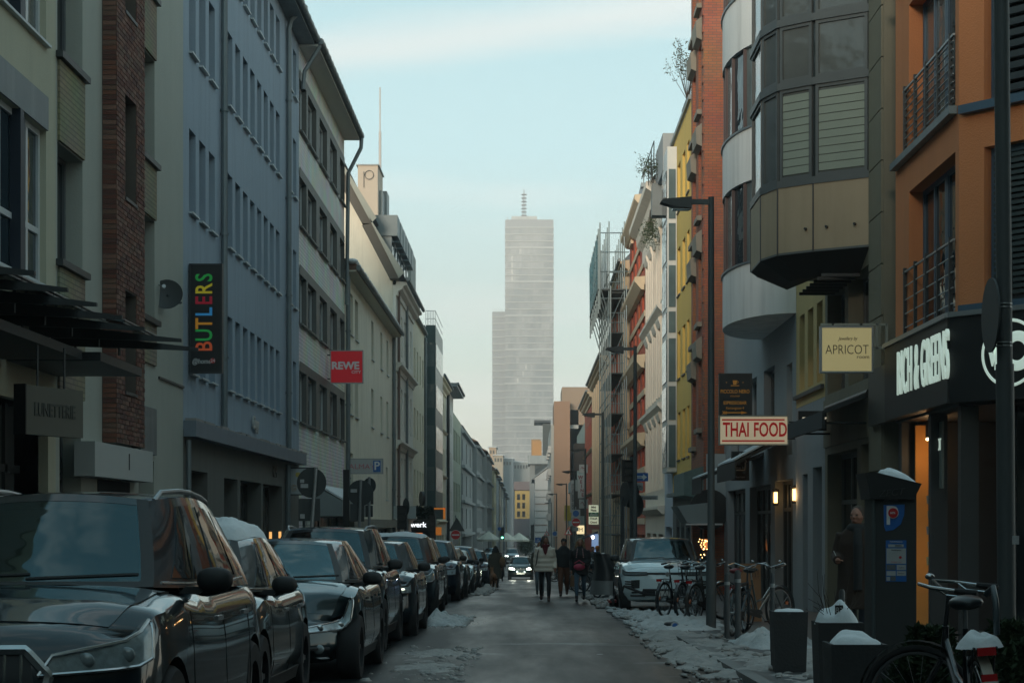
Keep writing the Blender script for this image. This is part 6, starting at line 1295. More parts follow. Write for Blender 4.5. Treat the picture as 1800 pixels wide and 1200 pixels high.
# car park sign
t, p, cx, cz = board('long white sign with pink letters and a blue parking square on the low cream house', 613, 672, 807, 831, 65.5, mat('pale_sign', (.45, .47, .47)), frame=STEEL, wall=-6.5)
PINK = mat('pink_letter', (.55, .12, .16), .5, .05); T(p, 'ALMA\'s', 636, 820, 65.5, 9, PINK, 1.15, -.1); q = plate(p, XX(656, 65.5), XX(669, 65.5), 65.48, ZZ(829, 65.5), ZZ(809, 65.5), BLUE, 'parking_square', .018); text(q, 'P', (XX(662.5, 65.5), 65.475, ZZ(819, 65.5)), (0, -1, 0), .42, WHITE, 1, .008, .004)
t, p, cx, cz = board('blank pale sign panel above the ivy shop, beside the cream houses', 692, 731, 889, 911, 72, mat('pale_panel', (.36, .40, .41)), frame=None)
# ivy shop
Y = 98; t, p, cx, cz = board('black shop front sign with the glowing word werk', 716, 760, 913, 932, Y, BLACK, name='shop_sign', th=.3); T(p, 'werk', 735.5, 922, Y, 9, mat('glowing_letter', (.9, .9, .9), .4, 0, emit=(.9, .95, 1), es=1.1), 1.05, .25)
t = thing('shopfront', 'shop window glowing orange under the word werk', 'shop window', (XX(738, Y), Y, gz(Y))); plate(t, XX(722, Y), XX(756, Y), Y + .4, gz(Y), ZZ(932, Y), DARKROOM, 'recess', .1); plate(t, XX(730, Y), XX(742, Y), Y + .38, ZZ(962, Y), ZZ(936, Y), mat('orange_glow', (.6, .15, .02), .5, .3, 8, emit=(1, .25, .03), es=.5), 'lit_panel', .02); plate(t, XX(755, Y), XX(762, Y), Y + .38, gz(Y), ZZ(934, Y), DARKMETAL, 'door_frame', .03)
Y = 92; t, p, cx, cz = board('orange square frame sign over the ivy shop', 763, 783, 892, 912, Y, mat('grey_green_board', (.06, .08, .08), .6, .1), th=.1)
ORF = mat('orange_sign', (.62, .2, .03), .5, .05, emit=(.8, .25, .03), es=.2)
for (a, c, d_, e_) in ((763, 783, 892, 895), (779, 783, 892, 912)): plate(p, XX(a, Y), XX(c, Y), Y - .03, ZZ(e_, Y), ZZ(d_, Y), ORF, 'orange_edge', .02)
t, p, cx, cz = board('small orange sign low beside the ivy shop', 764, 776, 926, 940, 93, ORF, th=.1)
Y = 104; t = thing('wall_clock', 'oval white faced sign standing out from the warm cream house', 'sign', (XX(742, Y), Y, ZZ(876, Y))); disc_part(t, (XX(742, Y), Y, ZZ(876, Y)), .43, (1, .35, 0), BLACK, 'rim', .14); disc_part(t, (XX(742, Y) + .075, Y - .03, ZZ(876, Y)), .36, (1, .35, 0), mat('white_sign_face', (.4, .43, .44)), 'face', .02)
# right side
t, p, cx, cz = board('pale yellow square sign with dark letters hanging from the stone house', 1445, 1532, 576, 652, 30.6, mat('cream_sign_face', (.5, .43, .2), .5, .03, emit=(.9, .75, .36), es=.16), frame=STEEL)
DL = mat('dark_sign_letter', (.03, .035, .03), .5, .05); T(p, 'APRICOT', 1489, 615, 30.6, 17, DL, .78, -.3); T(p, 'room', 1517, 627, 30.6, 6.5, DL, 1.1); T(p, 'Jewellery by', 1490, 595, 30.6, 6, DL, .8, shear=.4)
mb = MB(); Y = 30.66
for (a, b_, c, d_) in ((1443, 1560, 568, 572), (1533, 1560, 609, 613), (1557, 1561, 568, 613), (1540, 1544, 568, 613), (1462, 1466, 568, 576), (1512, 1516, 568, 576)): mb.box(XX(a, Y), XX(b_, Y), Y, Y + .03, ZZ(d_, Y), ZZ(c, Y))
mb.build('hanging_frame', mat('pale_frame', (.36, .36, .30), .5, .05), t)
t, p, cx, cz = board('white lightbox with red letters and two red lines', 1266, 1384, 732, 780, 41, mat('lightbox_face', (.55, .48, .36), .5, .04, emit=(.95, .78, .5), es=.18), frame=mat('pale_frame', (.36, .36, .30)), wall=6.0)
RL = mat('red_letter', (.5, .015, .02), .5, .05, emit=(.5, .01, .01), es=.15); T(p, 'THAI', 1294, 756, 41, 25, RL, .60, .7); T(p, 'FOOD', 1354, 756, 41, 25, RL, .60, .7)
for py in (737.5, 774.5): plate(p, XX(1269, 41), XX(1379, 41), 40.985, ZZ(py + 1.3, 41), ZZ(py - 1.3, 41), RL, 'red_line', .01)
t, p, cx, cz = board('dark hanging sign with amber cup, letters and a long arrow', 1266, 1320, 658, 733, 43, mat('night_sign', (.012, .018, .022), .5, .1), frame=DARKMETAL)
AM = mat('amber_letter', (.42, .2, .035), .5, .05, emit=(.5, .22, .03), es=.1); Y = 43
T(p, 'PICCOLO NERO', 1292, 688, Y, 6.5, AM, .78, .15); T(p, 'COLONIA', 1292, 696, Y, 3, AM, .9); T(p, 'ESPRESSOBAR', 1292, 708, Y, 5.8, AM, .82, .1); T(p, 'Kettengasse 4', 1292, 717, Y, 4.5, AM, .9)
mb = MB(); x = XX(1292, Y); z = ZZ(672, Y); yy = Y - .01; mb.extrude([(x - .055, yy, z + .05), (x + .045, yy, z + .05), (x + .03, yy, z - .05), (x - .04, yy, z - .05)], (0, .006, 0)); mb.torus((x + .055, yy, z + .01), (0, 1, 0), .022, .006, 12, 4); mb.box(x - .1, x + .1, yy, yy + .006, z - .085, z - .065); mb.build('cup_symbol', AM, p)
mb = MB(); z = ZZ(725, Y); mb.box(XX(1271, Y), XX(1308, Y), yy, yy + .006, z - .012, z + .012); mb.extrude([(XX(1303, Y), yy, z - .035), (XX(1314, Y), yy, z), (XX(1303, Y), yy, z + .035)], (0, .006, 0))
for q in range(3): mb.extrude([(XX(1269 + 3 * q, Y), yy, z + .035), (XX(1272 + 3 * q, Y), yy, z), (XX(1269 + 3 * q, Y), yy, z - .035), (XX(1270.5 + 3 * q, Y), yy, z - .035), (XX(1273.5 + 3 * q, Y), yy, z), (XX(1270.5 + 3 * q, Y), yy, z + .035)], (0, .006, 0))
mb.build('arrow', AM, p)
for px in (1277, 1306): disc_part(p, (XX(px, Y), Y - .004, ZZ(672, Y)), .012, (0, 1, 0), AM, 'dot')
t, p, cx, cz = board('black hanging sign with a white house outline under the lightbox', 1288, 1315, 795, 842, 44, BLACK, frame=DARKMETAL)
Y = 44; mb = MB(); q = [(1293, 826), (1292, 812), (1289, 812), (1301, 796), (1313, 812), (1310, 812), (1309, 826), (1293, 826)]
mb.tube([(XX(a, Y), Y - .01, ZZ(c, Y)) for a, c in q], .012, 4); mb.build('house_outline', WHITE, p); T(p, 'Altes Im', 1301, 822, Y, 5, WHITE, .75); T(p, 'Ausschank', 1301, 838, Y, 4, STK, .7)
t, p, cx, cz = board('black rectangular sign with pale block letters, cut off by the dark awning', 1404, 1480, 722, 756, 36.5, BLACK, wall=6.0)
T(p, 'FREY', 1431, 739.5, 36.5, 10, mat('pale_letter', (.6, .55, .42), .5, .05, emit=(.9, .8, .6), es=.3), 1.35, 1.2)
# far signs on the right
Y = 104; t, p, cx, cz = board('tall white and green lit pizza sign above the shops', 1035, 1052, 887, 921, Y, mat('pale_lightbox', (.5, .52, .42), .5, .03, emit=(.8, .85, .6), es=.3), th=.2)
plate(p, XX(1035, Y), XX(1052, Y), Y - .02, ZZ(907.5, Y), ZZ(900, Y), mat('green_band', (.02, .25, .08), .5, .1), 'green_band', .018); T(p, 'Mini', 1043.5, 891, Y, 3.6, BLACK, 1, .2); T(p, 'Pizza', 1043.5, 896.5, Y, 3.6, BLACK, 1, .2); text(p, 'Bella', (XX(1043.5, Y), Y - .026, ZZ(903.8, Y)), (0, -1, 0), .26, WHITE, .9, .004, .004, shear=.3); T(p, 'ITALIA', 1043.5, 911, Y, 3.8, BLACK, .85, .2); T(p, 'Omni', 1043.5, 917.5, Y, 3.8, mat('brown_letter', (.2, .06, .03), .5, .05), 1, .2)
t, p, cx, cz = board('slanting red lettered arrow board below the pizza sign', 1034, 1054, 922, 930, 103, mat('pale_red_board', (.35, .2, .18), .6, .1)); T(p, 'Trattoria', 1044, 926, 103, 4.5, RED, .8, rot=R(-8))
Y = 134; t, p, cx, cz = board('slanted white upright sign with red letters spelling WEINE', 1016, 1029, 834, 875, Y, mat('white_sign_face', (.4, .43, .44))); p.rotation_euler = (0, R(-9), 0) if False else (0, 0, 0)
for k, ch_ in enumerate('WEINE'): T(p, ch_, 1020.5 + k * .9, 839 + k * 7.6, Y, 6, mat('plum_letter', (.2, .03, .05), .5, .1), .95, .3)
for (py0, py1, ch_, lab) in ((816, 831, '3', 'white square sign with a curled three, above the wine sign'), (877, 893, '2', 'white square sign with a curled two, below the wine sign')):
    t, p, cx, cz = board(lab, 1018, 1033, py0, py1, 136, mat('white_sign_face', (.4, .43, .44))); T(p, ch_, 1025, (py0 + py1) / 2, 136, 8, mat('plum_letter', (.2, .03, .05)), 1.2, 0, R(60))
Y = 150; t, p, cx, cz = board('long vertical white hotel sign left of the wine sign', 1002.5, 1011, 845, 900, Y, mat('white_sign_face', (.4, .43, .44))); T(p, 'HOEY APARTHOTEL', 1007, 873, Y, 4, DARKMETAL, .95, .1, R(90))
t, p, cx, cz = board('yellow lettered board under the hotel sign', 992, 1004, 888, 915, 152, mat('yellow_board', (.45, .36, .04), .6, .15))
t, p, cx, cz = board('small lit cream sign with an M near the no entry sign', 1014, 1028, 923, 938, 112, mat('lit_cream', (.6, .5, .3), .5, .05, emit=(1, .8, .45), es=.7)); T(p, 'M', 1021, 931, 112, 7, DL)
t = thing('kiosk_front', 'bright blue white lamp over a small shop with a red wall and blue awning', 'shop', (XX(1035, 90), 90, gz(90))); Y = 90
plate(t, XX(1028, Y), XX(1040, Y), Y, gz(Y), ZZ(938, Y), mat('red_shop_wall', (.2, .05, .03), .7, .2), 'wall', .3); plate(t, XX(1040, Y), XX(1052, Y), Y, gz(Y), ZZ(938, Y), mat('blue_white_window', (.2, .3, .4), .3, .2, emit=(.4, .6, 1), es=.25), 'window', .3)
mb = MB(); mb.extrude([(XX(1022, Y), Y - .9, ZZ(945, Y)), (XX(1050, Y), Y - .9, ZZ(933, Y)), (XX(1050, Y), Y - .9, ZZ(936, Y)), (XX(1022, Y), Y - .9, ZZ(948, Y))], (0, 1.0, 0)); mb.build('awning', mat('blue_black_cloth', (.03, .04, .06), .8, .1), t)
disc_part(t, (XX(1041, Y), Y - .95, ZZ(943.5, Y)), .07, (0, 1, 0), mat('white_blue_lamp', (.8, .9, 1), .3, 0, emit=(.7, .85, 1), es=25), 'lamp')
Y = 54.2; t, p, cx, cz = board('small glowing orange menu box in the dark arcade', 1234, 1250, 947, 965, Y, mat('orange_glow2', (.5, .2, .08), .5, .3, 10, emit=(1, .3, .08), es=.5), name='menu_box')
# cafe parasols
t0 = None
for k, (px, Y, lab) in enumerate(((859, 190, 'cream cafe parasol by the green traffic light'), (890, 215, 'cream cafe parasol, middle one of the far group'), (912, 216, 'cream cafe parasol behind the oncoming silver car'))):
    if t0 is None:
        t0 = t = thing('cafe_parasol', lab, 'parasol', (0, 0, 0), 0, 'cafe parasols on the far square'); mb = MB(); n = 8; top = mb.vert((0, 0, 3.6)); e_ = [mb.vert((1.35 * math.cos(2 * math.pi * (q + .5) / n), 1.35 * math.sin(2 * math.pi * (q + .5) / n), 2.75)) for q in range(n)]; f_ = [mb.vert((1.33 * math.cos(2 * math.pi * (q + .5) / n), 1.33 * math.sin(2 * math.pi * (q + .5) / n), 2.55)) for q in range(n)]
        for q in range(n): mb.face(top, e_[q], e_[(q + 1) % n]); mb.face(e_[q], f_[q], f_[(q + 1) % n], e_[(q + 1) % n])
        mb.build('canopy', mat('cream_canvas', (.55, .54, .46), .8, .05), t, world=False); mb = MB(); mb.tube([(0, 0, 0), (0, 0, 3.6)], .04, 6); mb.build('pole', DARKMETAL, t, world=False)
    else: t = copy_tree(t0); t['label'] = lab
    t.location = (XX(px, Y), Y, gz(Y))

# ================================================================ parking meter
X, Y = XX(1575, 14.2), 14.2; g = gz(Y) + .06; t = thing('parking_meter', 'dark parking ticket machine with blue P panel and snow on its slanted cap', 'parking meter', (X, Y, g)); MET = mat('meter_grey', (.035, .038, .038), .6, .15, 8)
mb = MB(); mb.box(XX(1533, Y), XX(1611, Y), Y, Y + .32, g, ZZ(862, Y)); bd = mb.build('body', MET, t)
mb = MB(); mb.tube([(XX(1535, Y), Y - .01, g), (XX(1535, Y), Y - .01, ZZ(862, Y))], .016, 8); mb.build('edge_sheen', mat('sheen_grey', (.10, .12, .125), .4, .1, metal=.5), t)  # paler tube stands in for the sheen along the machine's left edge
mb = MB(); mb.extrude([(XX(a, Y), Y - .05, ZZ(c, Y)) for a, c in ((1519, 831), (1535, 829), (1618, 850), (1612, 862), (1604, 877), (1528, 877), (1525, 855))], (0, .42, 0)); cap = mb.build('cap', BLACK, t)
mb = MB(); fn = lambda u, v: (XX(1553 + 60 * u, Y) , Y - .02 + .34 * v, ZZ(835.5 + 15 * u, Y) + .07 * (clamp(min(u, 1 - u) * 5) * clamp(min(v, 1 - v) * 6)) ** .5 * (1.1 - .45 * u + .5 * noise.noise(Vector((u * 3, v * 3, 1))))); mb.grid(fn, 18, 12); mb.build('cap_snow', SNOW, t, smooth=True)
mb = MB(); pts = [(1553, 887), (1590, 886), (1589, 905), (1583, 921), (1570, 931), (1557, 933), (1554, 925)]; mb.extrude([(XX(a, Y), Y - .006, ZZ(c, Y)) for a, c in pts], (0, .004, 0)); pb = mb.build('blue_panel', BLUE, bd)
text(pb, 'P', (XX(1567, Y), Y - .011, ZZ(907, Y)), (0, -1, 0), 33 / 225 / .72, WHITE, .95, .004, .002)
d = disc_part(pb, (XX(1569, Y), Y - .016, ZZ(901, Y)), .043, (0, 1, 0), WHITE, 'disc_rim', .004); d = disc_part(d, (XX(1569, Y), Y - .020, ZZ(901, Y)), .038, (0, 1, 0), RED, 'red_disc', .004); T(d, '60%', 1569, 901, Y - .02, 4, WHITE)
ip = plate(bd, XX(1557, Y), XX(1593, Y), Y - .006, ZZ(1021.5, Y), ZZ(949, Y), BLUE, 'info_panel', .005); WP = mat('info_white', (.42, .44, .44), .5, .06); WP2 = mat('info_grey', (.12, .14, .15), .5, .3, 40)
T(ip, 'Parkscheinautomat', 1575, 951.5, Y - .004, 2.6, WHITE, .8)
for (a, c, e_, f_, m_) in ((1561, 956, 1588, 961, WP), (1558, 963, 1592, 990, WP), (1558, 992, 1574, 1001, WP2), (1576, 992, 1592, 1001, WP), (1558, 1003, 1574, 1011, WP), (1576, 1003, 1592, 1011, WP), (1558, 1013, 1564, 1020, WP), (1565, 1012, 1574, 1020, WP2)):
    plate(ip, XX(a, Y), XX(e_, Y), Y - .010, ZZ(f_, Y), ZZ(c, Y), m_, 'notice', .003)
for (s_, px, py, h, m_) in (('500001', 1579, 958.5, 3.4, DL), ('Bezirksregelung', 1575, 966, 2.2, DL), ('Parkdauer 3 Std.', 1575, 987, 2.2, PINK), ('Bewohner', 1584, 1007, 2, DL), ('EasyPark', 1584, 997, 2, DL)): text(ip, s_, (XX(px, Y), Y - .012, ZZ(py, Y)), (0, -1, 0), h / 225 / .72, m_, .9, 0, .001)
for k in range(3): plate(ip, XX(1562, Y), XX(1582 - 3 * k, Y), Y - .0115, ZZ(971.5 + 3 * k, Y), ZZ(970.8 + 3 * k, Y), STK, 'text_line', .001)
d = disc_part(ip, (XX(1582, Y), Y - .012, ZZ(979, Y)), .011, (0, 1, 0), RED, 'red_dot', .002)
T(cap, 'ZECT', 1566, 866, Y - .055, 12, mat('faint_graffiti', (.07, .075, .075), .5, .1), 1.1, -.3, R(6), shear=.3); T(cap, 'ARTUR', 1566, 879.5, Y - .055, 5, mat('faint_graffiti', (.07, .075, .075)), 1.2, -.1, R(3))

# ================================================================ planters and bollards
def snowcap(par, c, r, h, seed, squash=1.0):
    mb = MB()
    def f(u, v):
        a = 2 * math.pi * u; rr = r * v * (1 + .06 * math.sin(3 * a + seed)); e_ = max(0, 1 - v ** 4); n_ = noise.noise(Vector((math.cos(a) * v * 1.5 + seed, math.sin(a) * v * 1.5, seed)))
        return (c[0] + rr * math.cos(a), c[1] + rr * math.sin(a) * squash, c[2] + e_ * h * (.85 + .7 * n_ * (1 - .5 * v)) - .01)
    mb.grid(f, 28, 9); return mb.build('snow_cap', SNOW, par, smooth=True)
PLM = mat('planter_concrete', (.035, .036, .037), .85, .15, 5, bump=.3, bscale=40)
for k, (px, Y, r, ztop, lab) in enumerate(((1386, 19.2, .18, .40, 'dark square planter capped with snow, standing alone'), (1472, 16, .20, .46, 'dark planter with twigs, stickers and a snow mound, behind the lowest planter'), (1502, 13, .20, .47, 'lowest dark planter with snow, right against the parking machine'))):
    x = XX(px, Y); t = thing('planter', lab, 'planter', (x, Y, gz(Y) + .06), 0, 'dark square planters'); mb = MB(); q0, q1 = r * .9, r
    i_ = [mb.vert((x + a_ * q, Y + b_ * q, z_)) for q, z_ in ((q0, gz(Y) + .06), (q1, ztop), (q1 - .025, ztop), (q1 - .025, ztop - .05)) for a_, b_ in ((-1, -1), (1, -1), (1, 1), (-1, 1))]
    for lv in range(3):
        for e_ in range(4): mb.face(i_[lv * 4 + e_], i_[lv * 4 + (e_ + 1) % 4], i_[lv * 4 + 4 + (e_ + 1) % 4], i_[lv * 4 + 4 + e_])
    mb.face(*i_[0:4]); mb.face(*i_[12:16]); mb.build('pot', PLM, t)
    snowcap(t, (x, Y, ztop - .01), r * .97, (.06, .17, .11)[k], 3.3 * k + 1)
    if k == 1:
        rt = random.Random(8)
        for q in range(26):
            a = rt.uniform(0, 6.28); p0 = Vector((x + .1 * math.cos(a), Y + .1 * math.sin(a), ztop + .03)); d = Vector((math.cos(a) * .12 + rt.uniform(-.1, .1), math.sin(a) * .1, rt.uniform(.08, .42))); mb = MB(); mb.tube([p0, p0 + d * .5 + Vector((rt.uniform(-.03, .03), 0, .02)), p0 + d], .004, 4, r2=.002); mb.build('twig', mat('bare_twig', (.05, .035, .025), .8, .2), t)
        plate(t, x - .04, x + .03, Y - .12, ztop + .06, ztop + .15, BLACK, 'plant_tag'); text(t, '82', (x - .005, Y - .123, ztop + .105), (0, -1, 0), .07, STK, 1, 0, .002)
        pl = plate(t, x - .02, x + .04, Y - r - .008, ztop - .13, ztop - .07, RED, 'sticker', .004); disc_part(t, (x + .09, Y - r * .9 - .01, ztop - .09), .018, (0, 1, 0), STK, 'round_sticker', .004)
BOL = mat('bollard_paint', (.045, .05, .053), .5, .15, 6, dirt=.4, dcol=(.1, .1, .1))
def bollard(X, Y, h, r, lab):
    t = thing('bollard', lab, 'bollard', (X, Y, gz(Y) + .06), 0, 'bollards at the kerb'); mb = MB(); g = gz(Y) + .06; mb.tube([(X, Y, g), (X, Y, g + h - .03), (X, Y, g + h)], [r, r, r * .6], 14); mb.build('post', BOL, t, smooth='auto')
    mb = MB(); mb.tube([(X, Y, g + h * .82), (X, Y, g + h * .87)], r * 1.04, 14); mb.build('band', STEEL, t)
for px, Y, h, r, lab in ((1231, 33.5, .95, .035, 'slim bollard between the parked bicycles, nearest the white car'), (1252, 31.2, .98, .035, 'slim bollard beside the foot of the big street lamp'), (1278, 26.5, .95, .04, 'bollard in front of the red saddled bicycle'), (1297, 26.2, 1.0, .045, 'thicker bollard touching the red saddled bicycle'), (1358, 22.5, 1.0, .03, 'lone thin bollard behind the first planter'), (1480, 17.5, .9, .03, 'thin steel bollard next to the man in the brown coat')):
    bollard(XX(px, Y), Y, h, r, lab)
t = thing('sandwich_board', 'orange brown upright board on the pavement behind the red saddled bicycle', 'board', (XX(1318, 33), 33, gz(33) + .06)); Y = 33
ORB = mat('orange_brown_board', (.30, .14, .06), .6, .12); mb = MB(); mb.extrude([(XX(1290, Y), Y, gz(Y) + .06), (XX(1339, Y), Y, gz(Y) + .06), (XX(1338, Y), Y + .1, ZZ(990, Y)), (XX(1302, Y), Y + .1, ZZ(990, Y))], (0, .03, 0)); bd = mb.build('panel', ORB, t); text(t, 'n!', (XX(1328, Y), Y + .03, ZZ(1008, Y)), (0, -1, 0), .2, mat('faint_brown', (.16, .08, .04), .6, .1)); mb = MB(); mb.box(XX(1300, Y), XX(1304, Y), Y + .1, Y + .4, gz(Y) + .06, ZZ(995, Y)); mb.build('prop', DARKMETAL, t)
t = thing('fairy_lights', 'cluster of tiny warm lights beside the white car roof', 'fairy lights', (XX(1236, 44), 44, ZZ(960, 44))); rt = random.Random(4); mb = MB()
for k in range(22): x, z = XX(rt.gauss(1236, 4.5), 44), ZZ(rt.gauss(960, 11), 44); mb.ellipsoid((x, 44 + rt.uniform(-.2, .2), z), (.011, .011, .011), 6, 4)
kind(mb.build('bulbs', mat('fairy_bulb', (1, .6, .2), .4, 0, emit=(1, .6, .2), es=6), t), 'stuff'); mb = MB(); mb.tube([(XX(1236, 44.1), 44.1, gz(44)), (XX(1236, 44.1), 44.1, ZZ(945, 44))], .02, 6); mb.build('stem', DARKMETAL, t)
# cylinder lying in the snow, covered cargo bike
t = thing('snow_bin', 'small dark canister with a blue and white lid lying in the kerb snow', 'canister', (XX(1185, 30.5), 30.5, gz(30) + .2)); x, z = XX(1185, 30.5), ZZ(1099, 30.5)
mb = MB(); mb.tube([(x, 30.4, z), (x - .1, 30.65, z - .02)], .08, 18); mb.build('barrel', BLACK, t, smooth='auto'); disc_part(t, (x + .004, 30.39, z), .075, (-.35, 1, 0), STK, 'lid', .012); disc_part(t, (x + .006, 30.38, z), .05, (-.35, 1, 0), BLUE, 'blue_label', .012)
# ================================================================ SNOW ON THE GROUND
def snow_patch(name, x0, x1, y0, y1, h, seed, m, nu=60, nv=60, thr=.0, base=.0, fine=3.4):
    mb = MB()
    def f(u, v):
        x, y = lerp(x0, x1, u), lerp(y0, y1, v); e_ = clamp(min(u, 1 - u) * 4) * clamp(min(v, 1 - v) * 5)
        n = noise.noise(Vector((x * 1.3 + seed, y * 1.0, seed))) * .8 + noise.noise(Vector((x * fine, y * fine, seed + 4))) * .34 + max(0, noise.noise(Vector((x * fine * 2.1, y * fine * 2.1, seed + 9)))) * .42 + .03 * noise.noise(Vector((x * 23, y * 23, seed)))
        z = h * (e_ ** .6 * (.62 + n) - .22 - thr); g = gz(y) + base
        return (x, y, g + max(-.06, z))
    mb.grid(f, nu, nv); return kind(mb.build(name, m, smooth=True), 'stuff')
SN1 = SNOWD; SN2 = mat('kerb_snow', (.46, .47, .47), .75, .4, 2.2, bump=.9, bscale=22)
snow_patch('kerb_snow', 1.75, 3.6, 28.5, 39.5, .19, 1, SN2, 110, 220)
snow_patch('kerb_snow', 1.6, 3.1, 18.0, 30.0, .14, 7, SN1, 90, 260, .08)
snow_patch('snow_pile', 2.75, 3.9, 23.4, 26.2, .34, 3, SN2, 70, 90, .0, .06)
snow_patch('pavement_snow', 2.3, 4.2, 16.5, 23.5, .10, 12, SN1, 80, 140, .25, .06)
snow_patch('pavement_snow', 1.9, 3.0, 12.4, 16.2, .06, 17, SN1, 70, 120, .1, .05)
snow_patch('kerb_snow', 1.9, 2.9, 43.5, 75, .24, 5, SN1, 50, 240, .05)
snow_patch('kerb_snow', 1.8, 3.0, 76, 140, .28, 6, SN2, 40, 200, .05)
snow_patch('slush', -1.78, -.55, 18.3, 25.2, .055, 21, SN1, 110, 260, .24)
snow_patch('slush', -.9, 1.3, 22.6, 24.4, .022, 31, mat('thin_ice', (.3, .34, .36), .3, .3, 6, bump=.3, bscale=20), 90, 60, .28)
snow_patch('snow_pile', -1.95, -1.05, 31.6, 35.6, .26, 25, SN2, 60, 100, .05)
snow_patch('snow_pile', -1.95, -1.35, 57, 80, .20, 27, SN1, 30, 150, .05)
snow_patch('snow_pile', -3.6, -2.0, 16.8, 17.7, .1, 28, SN1, 50, 40, .05)

def clumps(x0, x1, y0, y1, n, seed, base=0.0, smax=.07):
    rt = random.Random(seed); mb = MB()
    for _ in range(n):
        x = lerp(x0, x1, min(rt.random(), rt.random()) if x0 > 0 else max(rt.random(), rt.random()) * .9); y = rt.uniform(y0, y1); s = smax * rt.random() ** 2 + .012; k = rt.uniform(0, 9)
        mb.ellipsoid((x, y, gz(y) + base + s * .2), (s * rt.uniform(.8, 1.5), s * rt.uniform(.8, 1.6), s * .7), 7, 5, lambda d: 1 + .5 * noise.noise(Vector((d.x * 2 + k, d.y * 2, d.z * 2))))
    kind(mb.build('snow_clumps', SN2 if seed % 2 else SN1, smooth=True), 'stuff')
clumps(1.6, 2.7, 18, 29, 170, 2, .015, .035); clumps(1.7, 2.9, 28, 41, 260, 1, .05, .06); clumps(2.4, 3.6, 18, 29, 90, 8, .07, .05); clumps(-1.75, -.5, 18.3, 25, 190, 4, .01, .035); clumps(-1.95, -1.0, 31, 36, 120, 5, .02, .07); clumps(1.6, 2.6, 42, 75, 400, 14, .03, .09); clumps(-1.9, -1.2, 56, 80, 250, 6, .02, .08)

